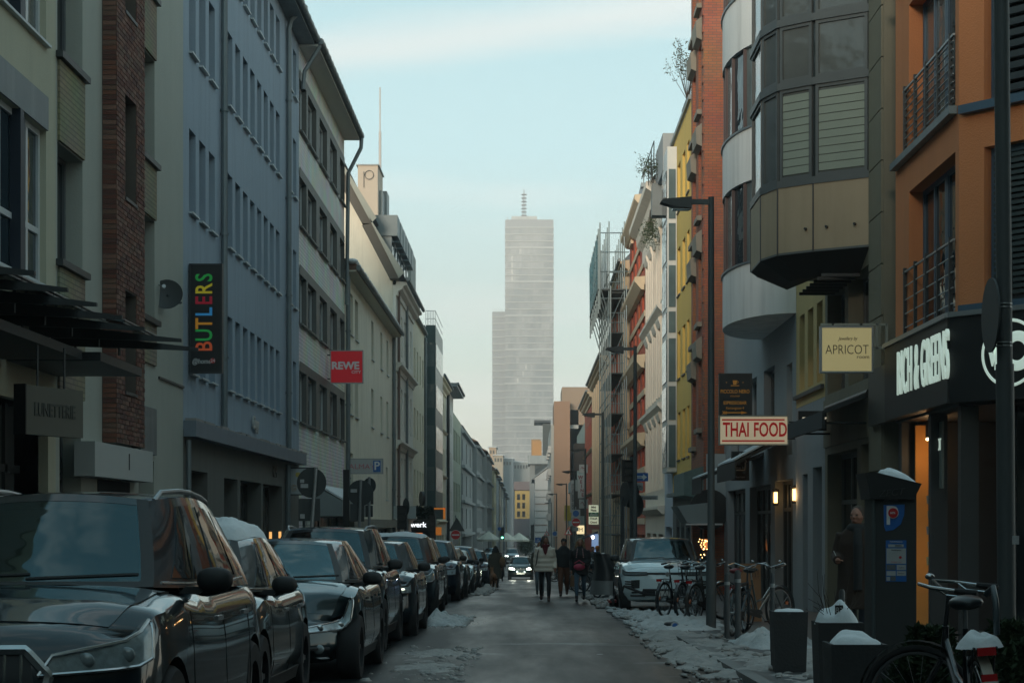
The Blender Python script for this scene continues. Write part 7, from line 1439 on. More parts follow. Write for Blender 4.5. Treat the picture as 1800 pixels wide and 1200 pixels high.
# ================================================================ BICYCLES
def bicycle(label, X, Y, rz, col=(.02, .02, .022), steer=0.0, saddle=None, lean=0.0, basket=False, upright=True, mud=None, group='bicycles at the kerb', rearlight=True, child=None, gx=.06):
    t = thing('bicycle', label, 'bicycle', (X, Y, gz(Y) + gx), 0, group); t.rotation_euler = (0, lean, rz)
    FM = mat('bike_paint_%.2f_%.2f_%.2f' % col, col, .35, .1, metal=.2, coat=.5); m = lambda: MB(); R_ = .345
    # rear wheel at y=0, front wheel at y=1.08 ; the bicycle points to +y
    def wheel(par, c, nm, ax=(1, 0, 0)):
        w_ = link('wheel', None, par, c); a = m(); a.torus((0, 0, 0), ax, R_ - .02, .021, 36, 8); a.build('tyre', TYRE, w_, smooth=True, world=False); a = m(); a.torus((0, 0, 0), ax, R_ - .047, .012, 36, 6); a.build('rim', RIM, w_, smooth=True, world=False)
        a = m(); A = Vector(ax); o = A.orthogonal().normalized(); p = A.cross(o)
        for k in range(18): th = 2 * math.pi * k / 18; a.tube([A * (.03 if k % 2 else -.03), (o * math.cos(th) + p * math.sin(th)) * (R_ - .05)], .0022, 4)
        a.tube([A * -.05, A * .05], .022, 8); kind(a.build('spokes', STEEL, w_, world=False), 'stuff')
        a = m(); a.obox((o * math.cos(2.2) + p * math.sin(2.2)) * .22, o * .035, A * .008, p * .02); a.build('reflector', AMBER, w_, world=False)
        return w_
    wheel(t, (0, 0, R_), 'wheel')
    bb_, st, hd, hb = Vector((0, .44, .28)), Vector((0, .26, .82)), Vector((0, .86, .80)), Vector((0, .92, .60))
    if upright: tb = [hd + Vector((0, .02, -.08)), Vector((0, .62, .52)), Vector((0, .36, .46))]
    else: tb = [hd + Vector((0, 0, -.03)), Vector((0, .30, .76))]
    a = m(); a.tube(tb, .016, 8); a.tube([hb + Vector((0, -.01, .05)), bb_], .018, 8); a.tube([bb_, st], .016, 8)
    for s in (-1, 1): a.tube([bb_ + Vector((s * .03, 0, 0)), Vector((s * .06, 0, R_))], .011, 6); a.tube([st + Vector((0, 0, -.1)), Vector((s * .06, 0, R_))], .009, 6)
    a.tube([hd, hb], .02, 8); a.build('frame', FM, t, smooth='auto', world=False)
    a = m(); a.tube([st, st + Vector((0, -.03, .12))], .013, 8); a.build('seat_post', STEEL, t, world=False)
    a = m(); sc_ = Vector((0, .21, .97)); a.ellipsoid(sc_, (.10, .13, .045), 16, 8, lambda d: 1 - .25 * max(0, d.y)); a.ellipsoid(sc_ + Vector((0, .12, .005)), (.035, .11, .03), 10, 6); a.build('saddle', saddle or mat('saddle_leather', (.02, .025, .028), .35, .1), t, smooth=True, world=False)
    # steering group
    fr_ = link('front_fork', None, t, hd, 0); fr_.rotation_euler = (0, 0, steer); a = m()
    for s in (-1, 1): a.tube([Vector((s * .05, .04, -.2)), Vector((s * .06, .20, R_ - hd.z))], .011, 6)
    a.tube([Vector((-.05, .04, -.2)), Vector((.05, .04, -.2))], .014, 6); a.tube([Vector((0, -.03, .18)), Vector((0, .04, -.22))], .014, 8); fr_.empty_display_size = .1
    a.build('fork_blades', FM, fr_, smooth='auto', world=False)
    a = m(); a.tube([Vector((s_ * .3 if abs(s_) == 1 else s_ * .3, y, z)) for s_, y, z in ((-1.0, -.16, .22), (-.98, .0, .25), (-.6, .10, .27), (0, -.02, .2), (.6, .10, .27), (.98, .0, .25), (1.0, -.16, .22))], .0115, 8); a.build('handlebar', CHROME, fr_, smooth='auto', world=False)
    a = m()
    for s in (-1, 1): a.tube([Vector((s * .3, -.14, .223)), Vector((s * .3, -.27, .205))], .018, 8)
    kind(a.build('grips', TYRE, fr_, world=False), 'stuff')
    a = m()
    for s in (-1, 1): a.tube([Vector((s * .28, -.03, .24)), Vector((s * .27, -.08, .2)), Vector((s * .27, -.2, .18))], .006, 6)
    kind(a.build('brake_levers', CHROME, fr_, world=False), 'stuff')
    a = m(); a.ellipsoid((.1, .1, .3), (.03, .03, .02), 10, 6); a.build('bell', CHROME, fr_, smooth=True, world=False)
    a = m(); a.torus((0, .20, R_ - hd.z), (1, 0, 0), R_ - .02, .021, 36, 8); a.build('front_tyre', TYRE, fr_, smooth=True, world=False)
    a = m(); a.torus((0, .20, R_ - hd.z), (1, 0, 0), R_ - .047, .012, 36, 6)
    for k in range(18): th = 2 * math.pi * k / 18; a.tube([(0, .2, R_ - hd.z), (0, .2 + (R_ - .05) * math.cos(th), R_ - hd.z + (R_ - .05) * math.sin(th))], .0022, 4)
    a.build('front_rim', RIM, fr_, world=False)
    a = m(); a.obox((0, .2 + .2, R_ - hd.z + .08), (.008, 0, 0), (0, .03, 0), (0, 0, .025)); a.build('front_reflector', AMBER, fr_, world=False)
    mm = mud or FM; a = m()
    def fender(a, cy, cz, a0, a1):
        P = [(cy + (R_ + .025) * math.cos(q), cz + (R_ + .025) * math.sin(q)) for q in [a0 + (a1 - a0) * k / 12 for k in range(13)]]
        for (p, q), (p2, q2) in zip(P, P[1:]): a.quad((-.03, p, q), (.03, p, q), (.03, p2, q2), (-.03, p2, q2)); a.quad((-.03, p, q + .004), (.03, p, q + .004), (.03, p2, q2 + .004), (-.03, p2, q2 + .004))
    fender(a, 0, R_, R(60), R(215)); a.build('rear_mudguard', mm, t, world=False); a = m(); fender(a, .2, R_ - hd.z, R(-10), R(130)); a.build('front_mudguard', FM, fr_, world=False)
    a = m()
    for s in (-1, 1): a.tube([(s * .06, .22, .74), (s * .06, -.25, .74)], .007, 6); a.tube([(s * .06, -.2, .74), (s * .06, 0, R_)], .006, 5)
    for k in range(3): a.tube([(-.06, -.2 + .15 * k, .74), (.06, -.2 + .15 * k, .74)], .006, 5)
    a.build('carrier', BLACK, t, world=False)
    if rearlight: a = m(); a.box(-.05, .05, -.275, -.25, .70, .745); a.build('rear_light', mat('red_lens', (.4, .008, .01), .25, .1), t, world=False)
    a = m(); a.tube([bb_ + Vector((-.05, 0, 0)), bb_ + Vector((.05, 0, 0))], .02, 8); a.tube([bb_ + Vector((.06, 0, 0)), bb_ + Vector((.07, .12, -.12))], .009, 6); a.tube([bb_ + Vector((-.06, 0, 0)), bb_ + Vector((-.07, -.12, .12))], .009, 6); a.build('crank', STEEL, t, world=False)
    for s, dy, dz in ((1, .12, -.12), (-1, -.12, .12)): a = m(); c = bb_ + Vector((s * .12, dy, dz)); a.obox(c, (.045, 0, 0), (0, .04, 0), (0, 0, .012)); a.build('pedal', BLACK, t, world=False)
    a = m(); a.extrude([(.045, .50, .30), (.045, .44, .35), (.045, -.02, .38), (.045, -.05, .33), (.045, .0, .30), (.045, .44, .21)], (.012, 0, 0)); a.build('chain_guard', BLACK, t, world=False)
    if basket:
        bk = m()
        for z in (0, .06, .12, .18, .24): q = .10 + z * .14; bk.tube([(-q - .05, .06, z - .02), (q + .05, .06, z - .02), (q + .05, .06 + .22 + q * .3, z - .02), (-q - .05, .06 + .22 + q * .3, z - .02), (-q - .05, .06, z - .02)], .005, 4)
        for x in (-.15, -.08, 0, .08, .15): bk.tube([(x, .06, -.02), (x * 1.15, .06, .22)], .004, 4); bk.tube([(x, .3, -.02), (x * 1.15, .32, .22)], .004, 4)
        bk.build('basket', DARKMETAL, fr_, world=False)
    return t
WM = mat('rusty_white_mudguard', (.42, .40, .35), .5, .2, 9, dirt=.5, dcol=(.22, .10, .04))
nb = bicycle('black upright bicycle with rusty white mudguard and red lamp beside the parking machine', XX(1732, 10.2), 10.2, R(-2), steer=R(66), mud=WM, lean=R(-4), group=None)
rl = MB(); rl.box(-.042, .042, -.30, -.275, .50, .60); rl.build('mudguard_reflector', mat('red_lens', (.4, .008, .01)), nb, world=False); rl = MB(); rl.box(-.046, .046, -.305, -.275, .545, .56); rl.build('reflector_stripe', STK, nb, world=False)
rl = MB(); rl.tube([(.07, -.02, 1.02), (.1, -.08, 1.06), (.1, -.12, .98), (.09, -.14, .8)], .018, 8); rl.build('cable_lock', mat('lock_blue_grey', (.06, .08, .09), .3, .1), nb, smooth=True, world=False)
snowcap(nb, (0, -.12, .745), .13, .09, 5, 1.0).location = (0, 0, 0)
for ch_ in nb.children:
    if ch_.name.startswith('snow_cap'):
        for v in ch_.data.vertices: v.co += Vector(base_of(nb))
bicycle('bicycle with a dark red saddle between two bollards', XX(1287, 27.2), 27.2, R(-22), col=(.03, .035, .04), saddle=mat('red_saddle', (.16, .012, .015), .5, .1), steer=R(25), upright=False)
bicycle('bicycle with large pale front rim just beyond the red saddled one', XX(1306, 28.3), 28.3, R(-38), col=(.10, .11, .11), steer=R(-8))
bicycle('dark bicycle with wire basket standing across the white car front', XX(1168, 34.8), 34.8, R(-28), basket=True, steer=R(-20))
bicycle('black bicycle with lamp and bell, middle one in front of the white car', XX(1198, 33.8), 33.8, R(-24), col=(.015, .016, .02), steer=R(30))
bicycle('bicycle with brown tyre nearest to the slim bollards', XX(1222, 32.6), 32.6, R(-30), col=(.05, .04, .035), steer=R(-30))
rb_ = random.Random(12); names = ['first', 'second', 'third', 'fourth', 'fifth', 'sixth', 'seventh', 'eighth']
bsrc = bicycle('bicycle parked first past the covered cargo bicycle', XX(1062, 62), 60, R(70), col=(.06, .07, .075), steer=R(20), group='far row of parked bicycles')
for k in range(8):
    c = bsrc if k == 0 else copy_tree(bsrc); y = 58 + 2.3 * k; c.location = (2.62 + .12 * (k % 3), y, gz(y) + .06); c.rotation_euler = (0, R(rb_.uniform(-5, 5)), R(60 + rb_.uniform(-20, 20))); c['label'] = names[k] + ' bicycle past the covered cargo bicycle, counting away from the white car'
for k in range(8):
    c = copy_tree(bsrc); y = 92 + 5 * k; c.location = (2.3 + .1 * (k % 3), y, gz(y) + .06); c.rotation_euler = (0, 0, R(50 + rb_.uniform(-20, 40))); c['label'] = names[k] + ' bicycle of the distant clump beyond the walkers'; c['group'] = 'distant clump of bicycles'
# covered cargo bicycle
Y = 50; t = thing('covered_cargo_bicycle', 'cargo bicycle under a black and grey weather cover beside the white car', 'cargo bicycle', (XX(1068, Y), Y, gz(Y) + .06))
TARP = mat('black_tarp', (.02, .022, .024), .45, .2, 4, bump=.5, bscale=5); TG = mat('grey_tarp', (.16, .17, .17), .55, .2, 5, bump=.5, bscale=6)
def tarp(z0, z1, m, nm):
    mb = MB()
    def f(u, v):
        z = lerp(z0, z1, v); hgt = clamp((z - .1) / 1.15); wl = .62 - .38 * hgt ** 1.3; a = 2 * math.pi * u; n_ = .05 * noise.noise(Vector((math.cos(a) * 2, math.sin(a) * 2, z * 2)))
        return (XX(1066, Y) + .05 * hgt - .22 * hgt ** 3 + (wl + n_) * math.cos(a) * .75, Y + .8 * (1 - .3 * hgt) * math.sin(a), gz(Y) + .06 + z)
    mb.grid(f, 32, 10); return mb.build(nm, m, t, smooth=True)
tarp(.12, .5, TG, 'grey_skirt'); tarp(.5, 1.22, TARP, 'black_cover'); mb = MB(); mb.ellipsoid((XX(1061, Y), Y, gz(Y) + 1.27), (.09, .5, .04), 12, 6); mb.build('cover_top', TARP, t, smooth=True)
mb = MB(); mb.torus((XX(1049, 50.5), Y + .2, gz(Y) + .38), (1, .5, 0), .3, .025, 30, 6); mb.build('wheel', TYRE, t, smooth=True)
t = thing('kick_scooter', 'low red and black scooter wheel in the road beside the white car', 'scooter', (XX(1076, 41.5), 41.5, gz(41.5))); Y = 41.5; x = XX(1076, Y)
mb = MB(); mb.torus((x, Y, gz(Y) + .13), (1, .3, 0), .1, .035, 24, 8); mb.build('wheel', TYRE, t, smooth=True); mb = MB(); mb.box(x - .08, x + .1, Y, Y + .5, gz(Y) + .16, gz(Y) + .22); mb.build('deck', mat('red_deck', (.25, .02, .02), .5, .1), t); mb = MB(); mb.tube([(x, Y, gz(Y) + .2), (x + .08, Y + .4, gz(Y) + .32)], .02, 6); mb.build('stem', BLACK, t)

# ================================================================ PLANTS
def tufts(name, par, n, fn, m, size, seed=1):
    rt = random.Random(seed); mb = MB()
    for _ in range(n):
        p = Vector(fn(rt)); a = Vector((rt.uniform(-1, 1), rt.uniform(-1, 1), rt.uniform(-.2, 1))).normalized(); b = a.cross(Vector((rt.random(), rt.random(), rt.random()))).normalized(); s = size * rt.uniform(.5, 1.3)
        mb.tri(p - b * s * .25, p + b * s * .25, p + a * s)
    return kind(mb.build(name, m, par), 'stuff')
CON = mat('conifer_green', (.03, .055, .022), .8, .4, 9)
for k, (px, Y, w_, h_, lab) in enumerate(((1640, 11.6, .42, .75, 'dark conifer shrub behind the near bicycle, toward the parking machine'), (1775, 11.2, .40, .8, 'dark conifer shrub at the foot of the thick dark pole'))):
    x = XX(px, Y); g = gz(Y) + .06; t = thing('shrub', lab, 'shrub', (x, Y, g), 0, 'dark conifer shrubs'); mb = MB(); mb.tube([(x, Y, g), (x, Y, g + h_ * .7)], .03, 8, r2=.01); mb.build('stem', mat('bark', (.05, .04, .03), .9, .2), t)
    def fn(rt, x=x, Y=Y, g=g): th = rt.uniform(0, 6.28); u = rt.random(); r = w_ * (1 - u * .75) * rt.uniform(.45, 1.05) * (1 + .25 * math.sin(3 * th + k)); return (x + r * math.cos(th), Y + r * math.sin(th) * .8, g + .02 + h_ * u)
    tufts('foliage', t, 9000, fn, CON, .055, k + 1)
def wisp(lab, c, n, h, spread, seed, cat='plant', leaf=(.07, .075, .035)):
    t = thing('roof_plant', lab, cat, c); rt = random.Random(seed); tips = []; mb = MB()
    for k in range(n):
        d = Vector((rt.uniform(-spread, spread), rt.uniform(-spread, spread), h * rt.uniform(.5, 1))); p = Vector(c); q = p + d * .5 + Vector((rt.uniform(-.1, .1), 0, .05)); e_ = p + d; mb.tube([p, q, e_], .012, 4, r2=.004); tips += [(q, e_)] * 2
    mb.build('stems', mat('bare_twig', (.05, .035, .025)), t); kind(t.children[0], 'stuff')
    def fn(rt): a, b = rt.choice(tips); return a.lerp(b, rt.random()) + Vector((rt.gauss(0, .12), rt.gauss(0, .12), rt.gauss(0, .1)))
    tufts('leaves', t, 700, fn, mat('dry_leaf_%d' % seed, leaf, .8, .3, 9), .09, seed)
wisp('wispy half bare shrub on the roof edge of the yellow house', (XX(1208, 61), 61, 15.5), 22, 2.0, .8, 3)
wisp('small wispy shrub on the terrace of the light blue house', (XX(1150, 71), 71, 14.4), 16, 1.3, .7, 4, leaf=(.05, .07, .03))
wisp('hanging green creeper below the grey terrace', (XX(1143, 73), 73, 13.9), 10, -1.6, .3, 5, leaf=(.05, .08, .03))
Y = 99; t = thing('ivy', 'dark ivy mass hanging over the sign with the word werk', 'climbing plant', (XX(740, Y), Y, ZZ(905, Y)))
tufts('leaves', t, 6000, lambda rt: (XX(739 + 23 * rt.uniform(-1, 1), Y), Y + rt.uniform(-.5, .3), ZZ(903 + 10 * rt.uniform(-1, 1) * (1 - .3 * rt.random()), Y)), mat('ivy_leaf', (.015, .028, .015), .7, .4, 8), .22, 6)
Y = 235; t = thing('street_tree', 'small dark clipped tree at the far junction', 'tree', (XX(924, Y), Y, gz(Y))); mb = MB(); mb.tube([(XX(924, Y), Y, gz(Y)), (XX(924, Y), Y, gz(Y) + 1.2)], .08, 6); mb.build('trunk', mat('bark', (.05, .04, .03)), t)
tufts('crown', t, 2500, lambda rt: (XX(924, Y) + rt.gauss(0, .45), Y + rt.gauss(0, .4), gz(Y) + 1.8 + rt.gauss(0, .45)), CON, .25, 9)
# snow on the near bicycle ground etc.
snow_patch('pavement_snow', XX(1650, 10.3), XX(1720, 10.3), 10.0, 10.6, .10, 41, SN2, 30, 30, 0, .3) if False else None

# ================================================================ PEOPLE
def remesh(mb, name, mats, voxel, sm, par, matfn=None):
    o = mb.build(name, mats, par, world=False); md = o.modifiers.new('r', 'REMESH'); md.mode = 'VOXEL'; md.voxel_size = voxel; md.use_smooth_shade = True
    if sm: m2 = o.modifiers.new('s', 'SMOOTH'); m2.iterations = sm; m2.factor = .5
    dg = bpy.context.evaluated_depsgraph_get(); me = bpy.data.meshes.new_from_object(o.evaluated_get(dg)); o.modifiers.clear(); o.data = me; me.materials.clear()
    for m in mats: me.materials.append(m)
    if matfn: me.polygons.foreach_set('material_index', [matfn(p.center) for p in me.polygons])
    me.polygons.foreach_set('use_smooth', [True] * len(me.polygons)); return o
SKIN = mat('skin', (.27, .12, .075), .55, .08, 20)
def person(label, X, Y, H, rz, top, legs, shoes=None, skinm=SKIN, stride=.25, phase=1, hair=None, hair_long=0, hat=None, coat=None, coat_rings=None, scarf=None, arms=None, vox=.017, head_turn=0, face=True, sleeves=True, leg_w=1.0, group=None, gx=0.0):
    t = thing('person', label, 'person', (X, Y, gz(Y) + gx)); t.rotation_euler = (0, 0, rz); b = MB(); s_ = H / 1.75; shoes = shoes or mat('boot_leather', (.02, .016, .014), .5, .2)
    J = {}
    for s in (-1, 1):
        f = stride * s * phase; hip = Vector((s * .09, 0, .92)) * s_; knee = Vector((s * .095, -f * .5 - .04, .50)) * s_; lift = .07 if f < -.05 else 0; ank = Vector((s * .085, -f * .9 + (.08 if lift else 0), .09 + lift)) * s_
        b.tube([hip + Vector((0, 0, .04)), hip, (hip + knee) / 2, knee], [.09 * s_ * leg_w, .092 * s_ * leg_w, .078 * s_ * leg_w, .06 * s_ * leg_w], 12); b.tube([knee, knee.lerp(ank, .35), ank], [.06 * s_ * leg_w, .062 * s_ * leg_w, .042 * s_ * leg_w], 12)
        tilt = Vector((0, -.13, -.045 - (.05 if lift else 0))) * s_; b.tube([ank + Vector((0, .04, -.03)) * s_, ank + Vector((0, -.03, -.045)) * s_, ank + tilt], [.042 * s_, .048 * s_, .036 * s_], 10)
        sh = Vector((s * .185, 0, 1.42)) * s_; ar = (arms or {}).get(s, ((.25, .03, 1.14), (.26, -.08 * s * phase - .04, .88))); el = Vector((s * ar[0][0], ar[0][1], ar[0][2])) * s_; wr = Vector((s * ar[1][0], ar[1][1], ar[1][2])) * s_
        b.tube([sh, sh.lerp(el, .5), el], [.058 * s_, .052 * s_, .043 * s_], 10); b.tube([el, el.lerp(wr, .4), wr], [.043 * s_, .04 * s_, .028 * s_], 10); J[s] = (sh, el, wr)
    for c, r in (((0, 0, .98), (.16, .115, .12)), ((0, 0, 1.12), (.145, .105, .14)), ((0, -.01, 1.30), (.175, .125, .17)), ((0, 0, 1.42), (.19, .085, .06))): b.ellipsoid(Vector(c) * s_, Vector(r) * s_, 16, 10)
    b.tube([Vector((0, .01, 1.42)) * s_, Vector((0, -.005, 1.56)) * s_], .055 * s_, 12)
    hc = Vector((0, -.015, 1.635)) * s_; M = Matrix.Rotation(head_turn, 3, 'Z')
    def hp(v): return hc + M @ (Vector(v) * s_)
    hd_ = MB(); hd_.ellipsoid((0, 0, 0), (.076, .095, .112), 20, 14, lambda d: 1 - .10 * max(0, -d.z) * (1 - max(0, -d.y))); hd_.ellipsoid((0, -.04, -.055), (.05, .05, .055), 12, 8); hd_.tube([(0, -.085, .02), (0, -.112, -.022)], [.010, .018], 8)
    for s in (-1, 1): hd_.ellipsoid((s * .077, .0, -.01), (.012, .022, .032), 8, 6); hd_.ellipsoid((s * .032, -.082, .03), (.026, .016, .010), 8, 6); hd_.ellipsoid((s * .045, -.062, -.02), (.022, .022, .02), 8, 6)
    hd_.ellipsoid((0, -.088, -.058), (.026, .014, .010), 8, 6)
    i0 = len(b.v); b.v += [tuple(hp(v)) for v in hd_.v]; b.f += [tuple(i + i0 for i in f) for f in hd_.f]; b.m += [0] * len(hd_.f)
    zc = 1.52 * s_
    def mf(c):
        if c.z > zc: return 0
        if c.z > .98 * s_ or abs(c.x) > .2 * s_: return 1
        return 3 if c.z < .17 * s_ else 2
    remesh(b, 'body', [skinm, top, legs, shoes], vox, 2, t, mf)
    if face:
        for s in (-1, 1):
            e = MB(); e.ellipsoid(hp((s * .033, -.086, .012)), (.014 * s_, .010 * s_, .008 * s_), 8, 6); e.build('eye', mat('dark_eye', (.02, .015, .012), .2, .1), t, smooth=True, world=False)
        e = MB(); e.ellipsoid(hp((0, -.098, -.058)), (.024 * s_, .010 * s_, .005 * s_), 8, 5); e.build('mouth', mat('lip', (.25, .08, .06), .5, .1), t, smooth=True, world=False)
    for s in (-1, 1):      # hands: palm, four unequal fingers, thumb from the side of the palm
        sh, el, wr = J[s]; d = (wr - el).normalized(); sd_ = Vector((0, -1, 0)) if abs(d.y) < .7 else Vector((-s, 0, 0)); sd_ = (sd_ - d * sd_.dot(d)).normalized(); nn = d.cross(sd_); h = MB(); k_ = s_
        h.tube([wr - d * .02, wr + d * .03 * k_, wr + d * .085 * k_], [.026 * k_, .033 * k_, .034 * k_], 10)
        for q, ln in enumerate((.062, .075, .07, .055)):
            o_ = sd_ * (.026 - .0175 * q) * k_; p0 = wr + d * .08 * k_ + o_; p1 = p0 + d * ln * .5 * k_ + nn * -.006 * s; p2 = p1 + (d * .75 + nn * -.6 * s * .9).normalized() * ln * .5 * k_; h.tube([p0, p1, p2], [.0095 * k_, .009 * k_, .0075 * k_], 7)
        p0 = wr + d * .03 * k_ + sd_ * .026 * k_; h.tube([p0, p0 + (d * .6 + sd_).normalized() * .035 * k_, p0 + (d * 1.2 + sd_ * .7).normalized() * .065 * k_], [.012 * k_, .011 * k_, .009 * k_], 7)
        remesh(h, 'hand', [skinm if not isinstance(gx, str) else shoes], .0065 if vox < .016 else .009, 1, t)
    if coat:
        c = MB(); rings = [[c.vert((rx * math.cos(2 * math.pi * j / 28) * s_ * (1 + .03 * math.sin(5 * 2 * math.pi * j / 28 + z * 4)), (yo + ry * math.sin(2 * math.pi * j / 28)) * s_, z * s_)) for j in range(28)] for z, rx, ry, yo in coat_rings]
        for A, B_ in zip(rings, rings[1:]):
            for j in range(28): c.face(A[j], A[(j + 1) % 28], B_[(j + 1) % 28], B_[j])
        c.face(*reversed(rings[0])); c.face(*rings[-1])
        if sleeves:
            for s in (-1, 1):
                sh, el, wr = J[s]; n = 14; P = []; RR = []
                for q in range(n + 1):
                    u = q / n; p = sh.lerp(el, u * 2) if u < .5 else el.lerp(wr, (u - .5) * 2 * .97); P.append(p); RR.append((.078 - .022 * u) * s_ * (1 + (.10 * math.sin(q * 1.9) if sleeves == 'puffy' else .02 * math.sin(q * 2.3))))
                c.tube(P, RR, 14)
        remesh(c, 'coat', [coat], vox * 1.05, 2, t)
    if scarf:
        sc2 = MB(); sc2.torus(hc + Vector((0, 0, -.155 * s_)), (0, .1, 1), .085 * s_, .048 * s_, 24, 10, 1.15)
        if scarf[1]: sc2.tube([hc + Vector((.03, -.1, -.17)) * s_, hc + Vector((.05, -.16, -.35)) * s_, hc + Vector((.05, -.17, -.35 - scarf[1])) * s_], [.05 * s_, .06 * s_, .055 * s_], 10)
        remesh(sc2, 'scarf', [scarf[0]], .015, 1, t)
    if hair:
        h = MB(); hh = MB(); hh.ellipsoid((0, .022, .028), (.088, .098, .103), 20, 12)
        if hair_long:
            for s in (-1, 1): hh.tube([(s * .068, .02, .02), (s * .095, .01, -.12), (s * (.12 + .03 * (hair_long > .3)), -.03, -.14 - hair_long)], [.045, .055, .03], 10)
            hh.tube([(0, .07, .02), (0, .085, -.12), (0, .07, -.12 - hair_long)], [.07, .085, .05], 12)
        h.v = [tuple(hp(v)) for v in hh.v]; h.f = hh.f; h.m = [0] * len(h.f)
        ho_ = remesh(h, 'hair', [hair], .012, 1, t)
        for v in ho_.data.vertices:        # strands break the outline
            n_ = noise.noise(Vector((v.co.x * 60, v.co.y * 60, v.co.z * 9))); v.co += Vector((v.co.x, v.co.y, 0)) * .0 + (v.co - hc).normalized() * n_ * .008
    if hat:
        h = MB(); hh = MB(); hh.ellipsoid((0, .012, .055), (.092, .103, .085), 20, 12); h.v = [tuple(hp(v)) for v in hh.v]; h.f = hh.f; h.m = [0] * len(h.f); remesh(h, 'hat', [hat], .012, 1, t)
    return t, J, s_, hp
PUFF = [(.80, .27, .17, 0), (.84, .285, .185, 0), (.90, .265, .17, 0), (.96, .285, .185, 0), (1.02, .255, .165, 0), (1.09, .275, .18, 0), (1.16, .25, .16, 0), (1.23, .27, .178, 0), (1.30, .25, .165, 0), (1.38, .245, .16, 0), (1.45, .19, .12, 0), (1.51, .12, .11, .02), (1.55, .10, .10, .03)]
JACK = [(.88, .22, .15, 0), (1.0, .225, .155, 0), (1.15, .215, .15, 0), (1.3, .235, .16, 0), (1.41, .21, .13, 0), (1.49, .12, .11, 0), (1.54, .09, .09, 0)]
LONG = [(.42, .27, .20, .02), (.55, .26, .19, .01), (.75, .245, .175, 0), (.98, .235, .16, 0), (1.15, .235, .16, 0), (1.3, .25, .17, 0), (1.41, .22, .14, 0), (1.5, .13, .12, 0), (1.55, .10, .10, .01)]
JEAN = mat('blue_jeans', (.06, .11, .16), .85, .2, 9); LJEAN = mat('light_jeans', (.16, .22, .26), .85, .15, 9); BTR = mat('black_trousers', (.012, .013, .015), .8, .2); RUST = mat('rust_trousers', (.13, .05, .025), .85, .2, 6); BLKC = mat('black_cloth', (.012, .013, .015), .85, .3, 6)
# woman in the pale quilted jacket
BEI = mat('beige_quilt', (.72, .64, .54), .6, .08, 6, bump=.2, bscale=14)
t, J, s_, hp = person('woman in pale beige quilted jacket, dark red scarf and black trousers walking towards us', XX(958, 48.3), 48.3, 1.74, R(3), BEI, BTR, mat('brown_boot', (.05, .025, .018), .5, .2), stride=.26, hair=mat('dark_brown_hair', (.035, .02, .014), .6, .3, 20), hair_long=.06, coat=BEI, coat_rings=PUFF, scarf=(mat('wine_scarf', (.11, .012, .018), .85, .2, 12), .0), head_turn=R(32), sleeves='puffy')
mb = MB(); mb.tube([(-.13, .02, 1.5), (-.2, -.17, 1.3), (-.24, -.12, 1.0), (-.27, 0, .95)], .012, 6); mb.build('bag_strap', BLKC, t, world=False)
# scarf wedge on the chest
mb = MB(); mb.extrude([(-.075, -.165, 1.44), (.075, -.165, 1.44), (.04, -.19, 1.30), (.0, -.195, 1.24), (-.04, -.19, 1.30)], (0, .05, 0)); mb.build('scarf_end', MATS['wine_scarf'], t, world=False)
t, J, s_, hp = person('man in black hooded jacket, dark cap and rust coloured trousers carrying a paper bag', XX(991, 56.6), 56.6, 1.78, R(-4), BLKC, RUST, mat('brown_boot', (.05, .025, .018)), stride=.2, phase=-1, hat=BLKC, coat=BLKC, coat_rings=JACK, leg_w=1.25, arms={-1: ((.27, .02, 1.14), (.22, -.12, .95))})
b = thing('paper_bag', 'brown paper bag hanging from the hand of the man in rust trousers', 'bag', (XX(1009, 56.3), 56.3, gz(56))); mb = MB(); x, z = XX(1009, 56.2), gz(56.2); mb.extrude([(x - .12, 56.1, z + .32), (x + .15, 56.1, z + .28), (x + .17, 56.1, z + .62), (x - .1, 56.1, z + .66)], (0, .14, 0)); mb.build('body', mat('kraft_paper', (.16, .085, .04), .85, .2, 8), b); mb = MB(); mb.tube([(x - .04, 56.17, z + .65), (x + .0, 56.17, z + .84), (x + .07, 56.17, z + .64)], .006, 5); mb.build('handle', MATS['kraft_paper'], b)
BLO = mat('long_blonde_hair', (.17, .10, .045), .6, .3, 20)
t, J, s_, hp = person('woman with long blonde hair, black coat and blue jeans, pink bag at her waist', XX(1020, 48.6), 48.6, 1.68, R(-5), BLKC, JEAN, stride=.26, phase=-1, hair=BLO, hair_long=.30, coat=BLKC, coat_rings=[(.74, .22, .15, 0)] + JACK, arms={1: ((.25, .04, 1.12), (.12, -.2, 1.05)), -1: ((.25, .04, 1.12), (.24, .0, .86))}, skinm=SKIN)
for s in (-1, 1):
    mb = MB()
    for k in range(6): mb.ellipsoid((s * (.07 + .006 * k) * s_, -.165, (1.46 - .045 * k) * s_), (.016, .012, .016), 8, 6)
    kind(mb.build('necklace_beads', mat('pink_bead', (.55, .3, .3), .4, .2), t, smooth=True, world=False), 'stuff')
b = thing('waist_bag', 'bright pink waist bag worn by the blonde woman', 'bag', (XX(1018, 48.3), 48.3, gz(48) + 1)); mb = MB(); mb.ellipsoid((XX(1018.5, 48.3), 48.37, ZZ(995, 48.3)), (.15, .08, .09), 16, 10, lambda d: 1 - .2 * d.z); mb.build('pouch', mat('pink_nylon', (.42, .03, .08), .5, .15, 8), b, smooth=True); mb = MB(); mb.tube([(XX(1010, 48.3), 48.33, ZZ(989, 48.3)), (XX(1018, 48.3), 48.27, ZZ(984, 48.3)), (XX(1027, 48.3), 48.33, ZZ(990, 48.3))], .014, 6); mb.build('strap', mat('pink_nylon', (.42, .03, .08)), b)
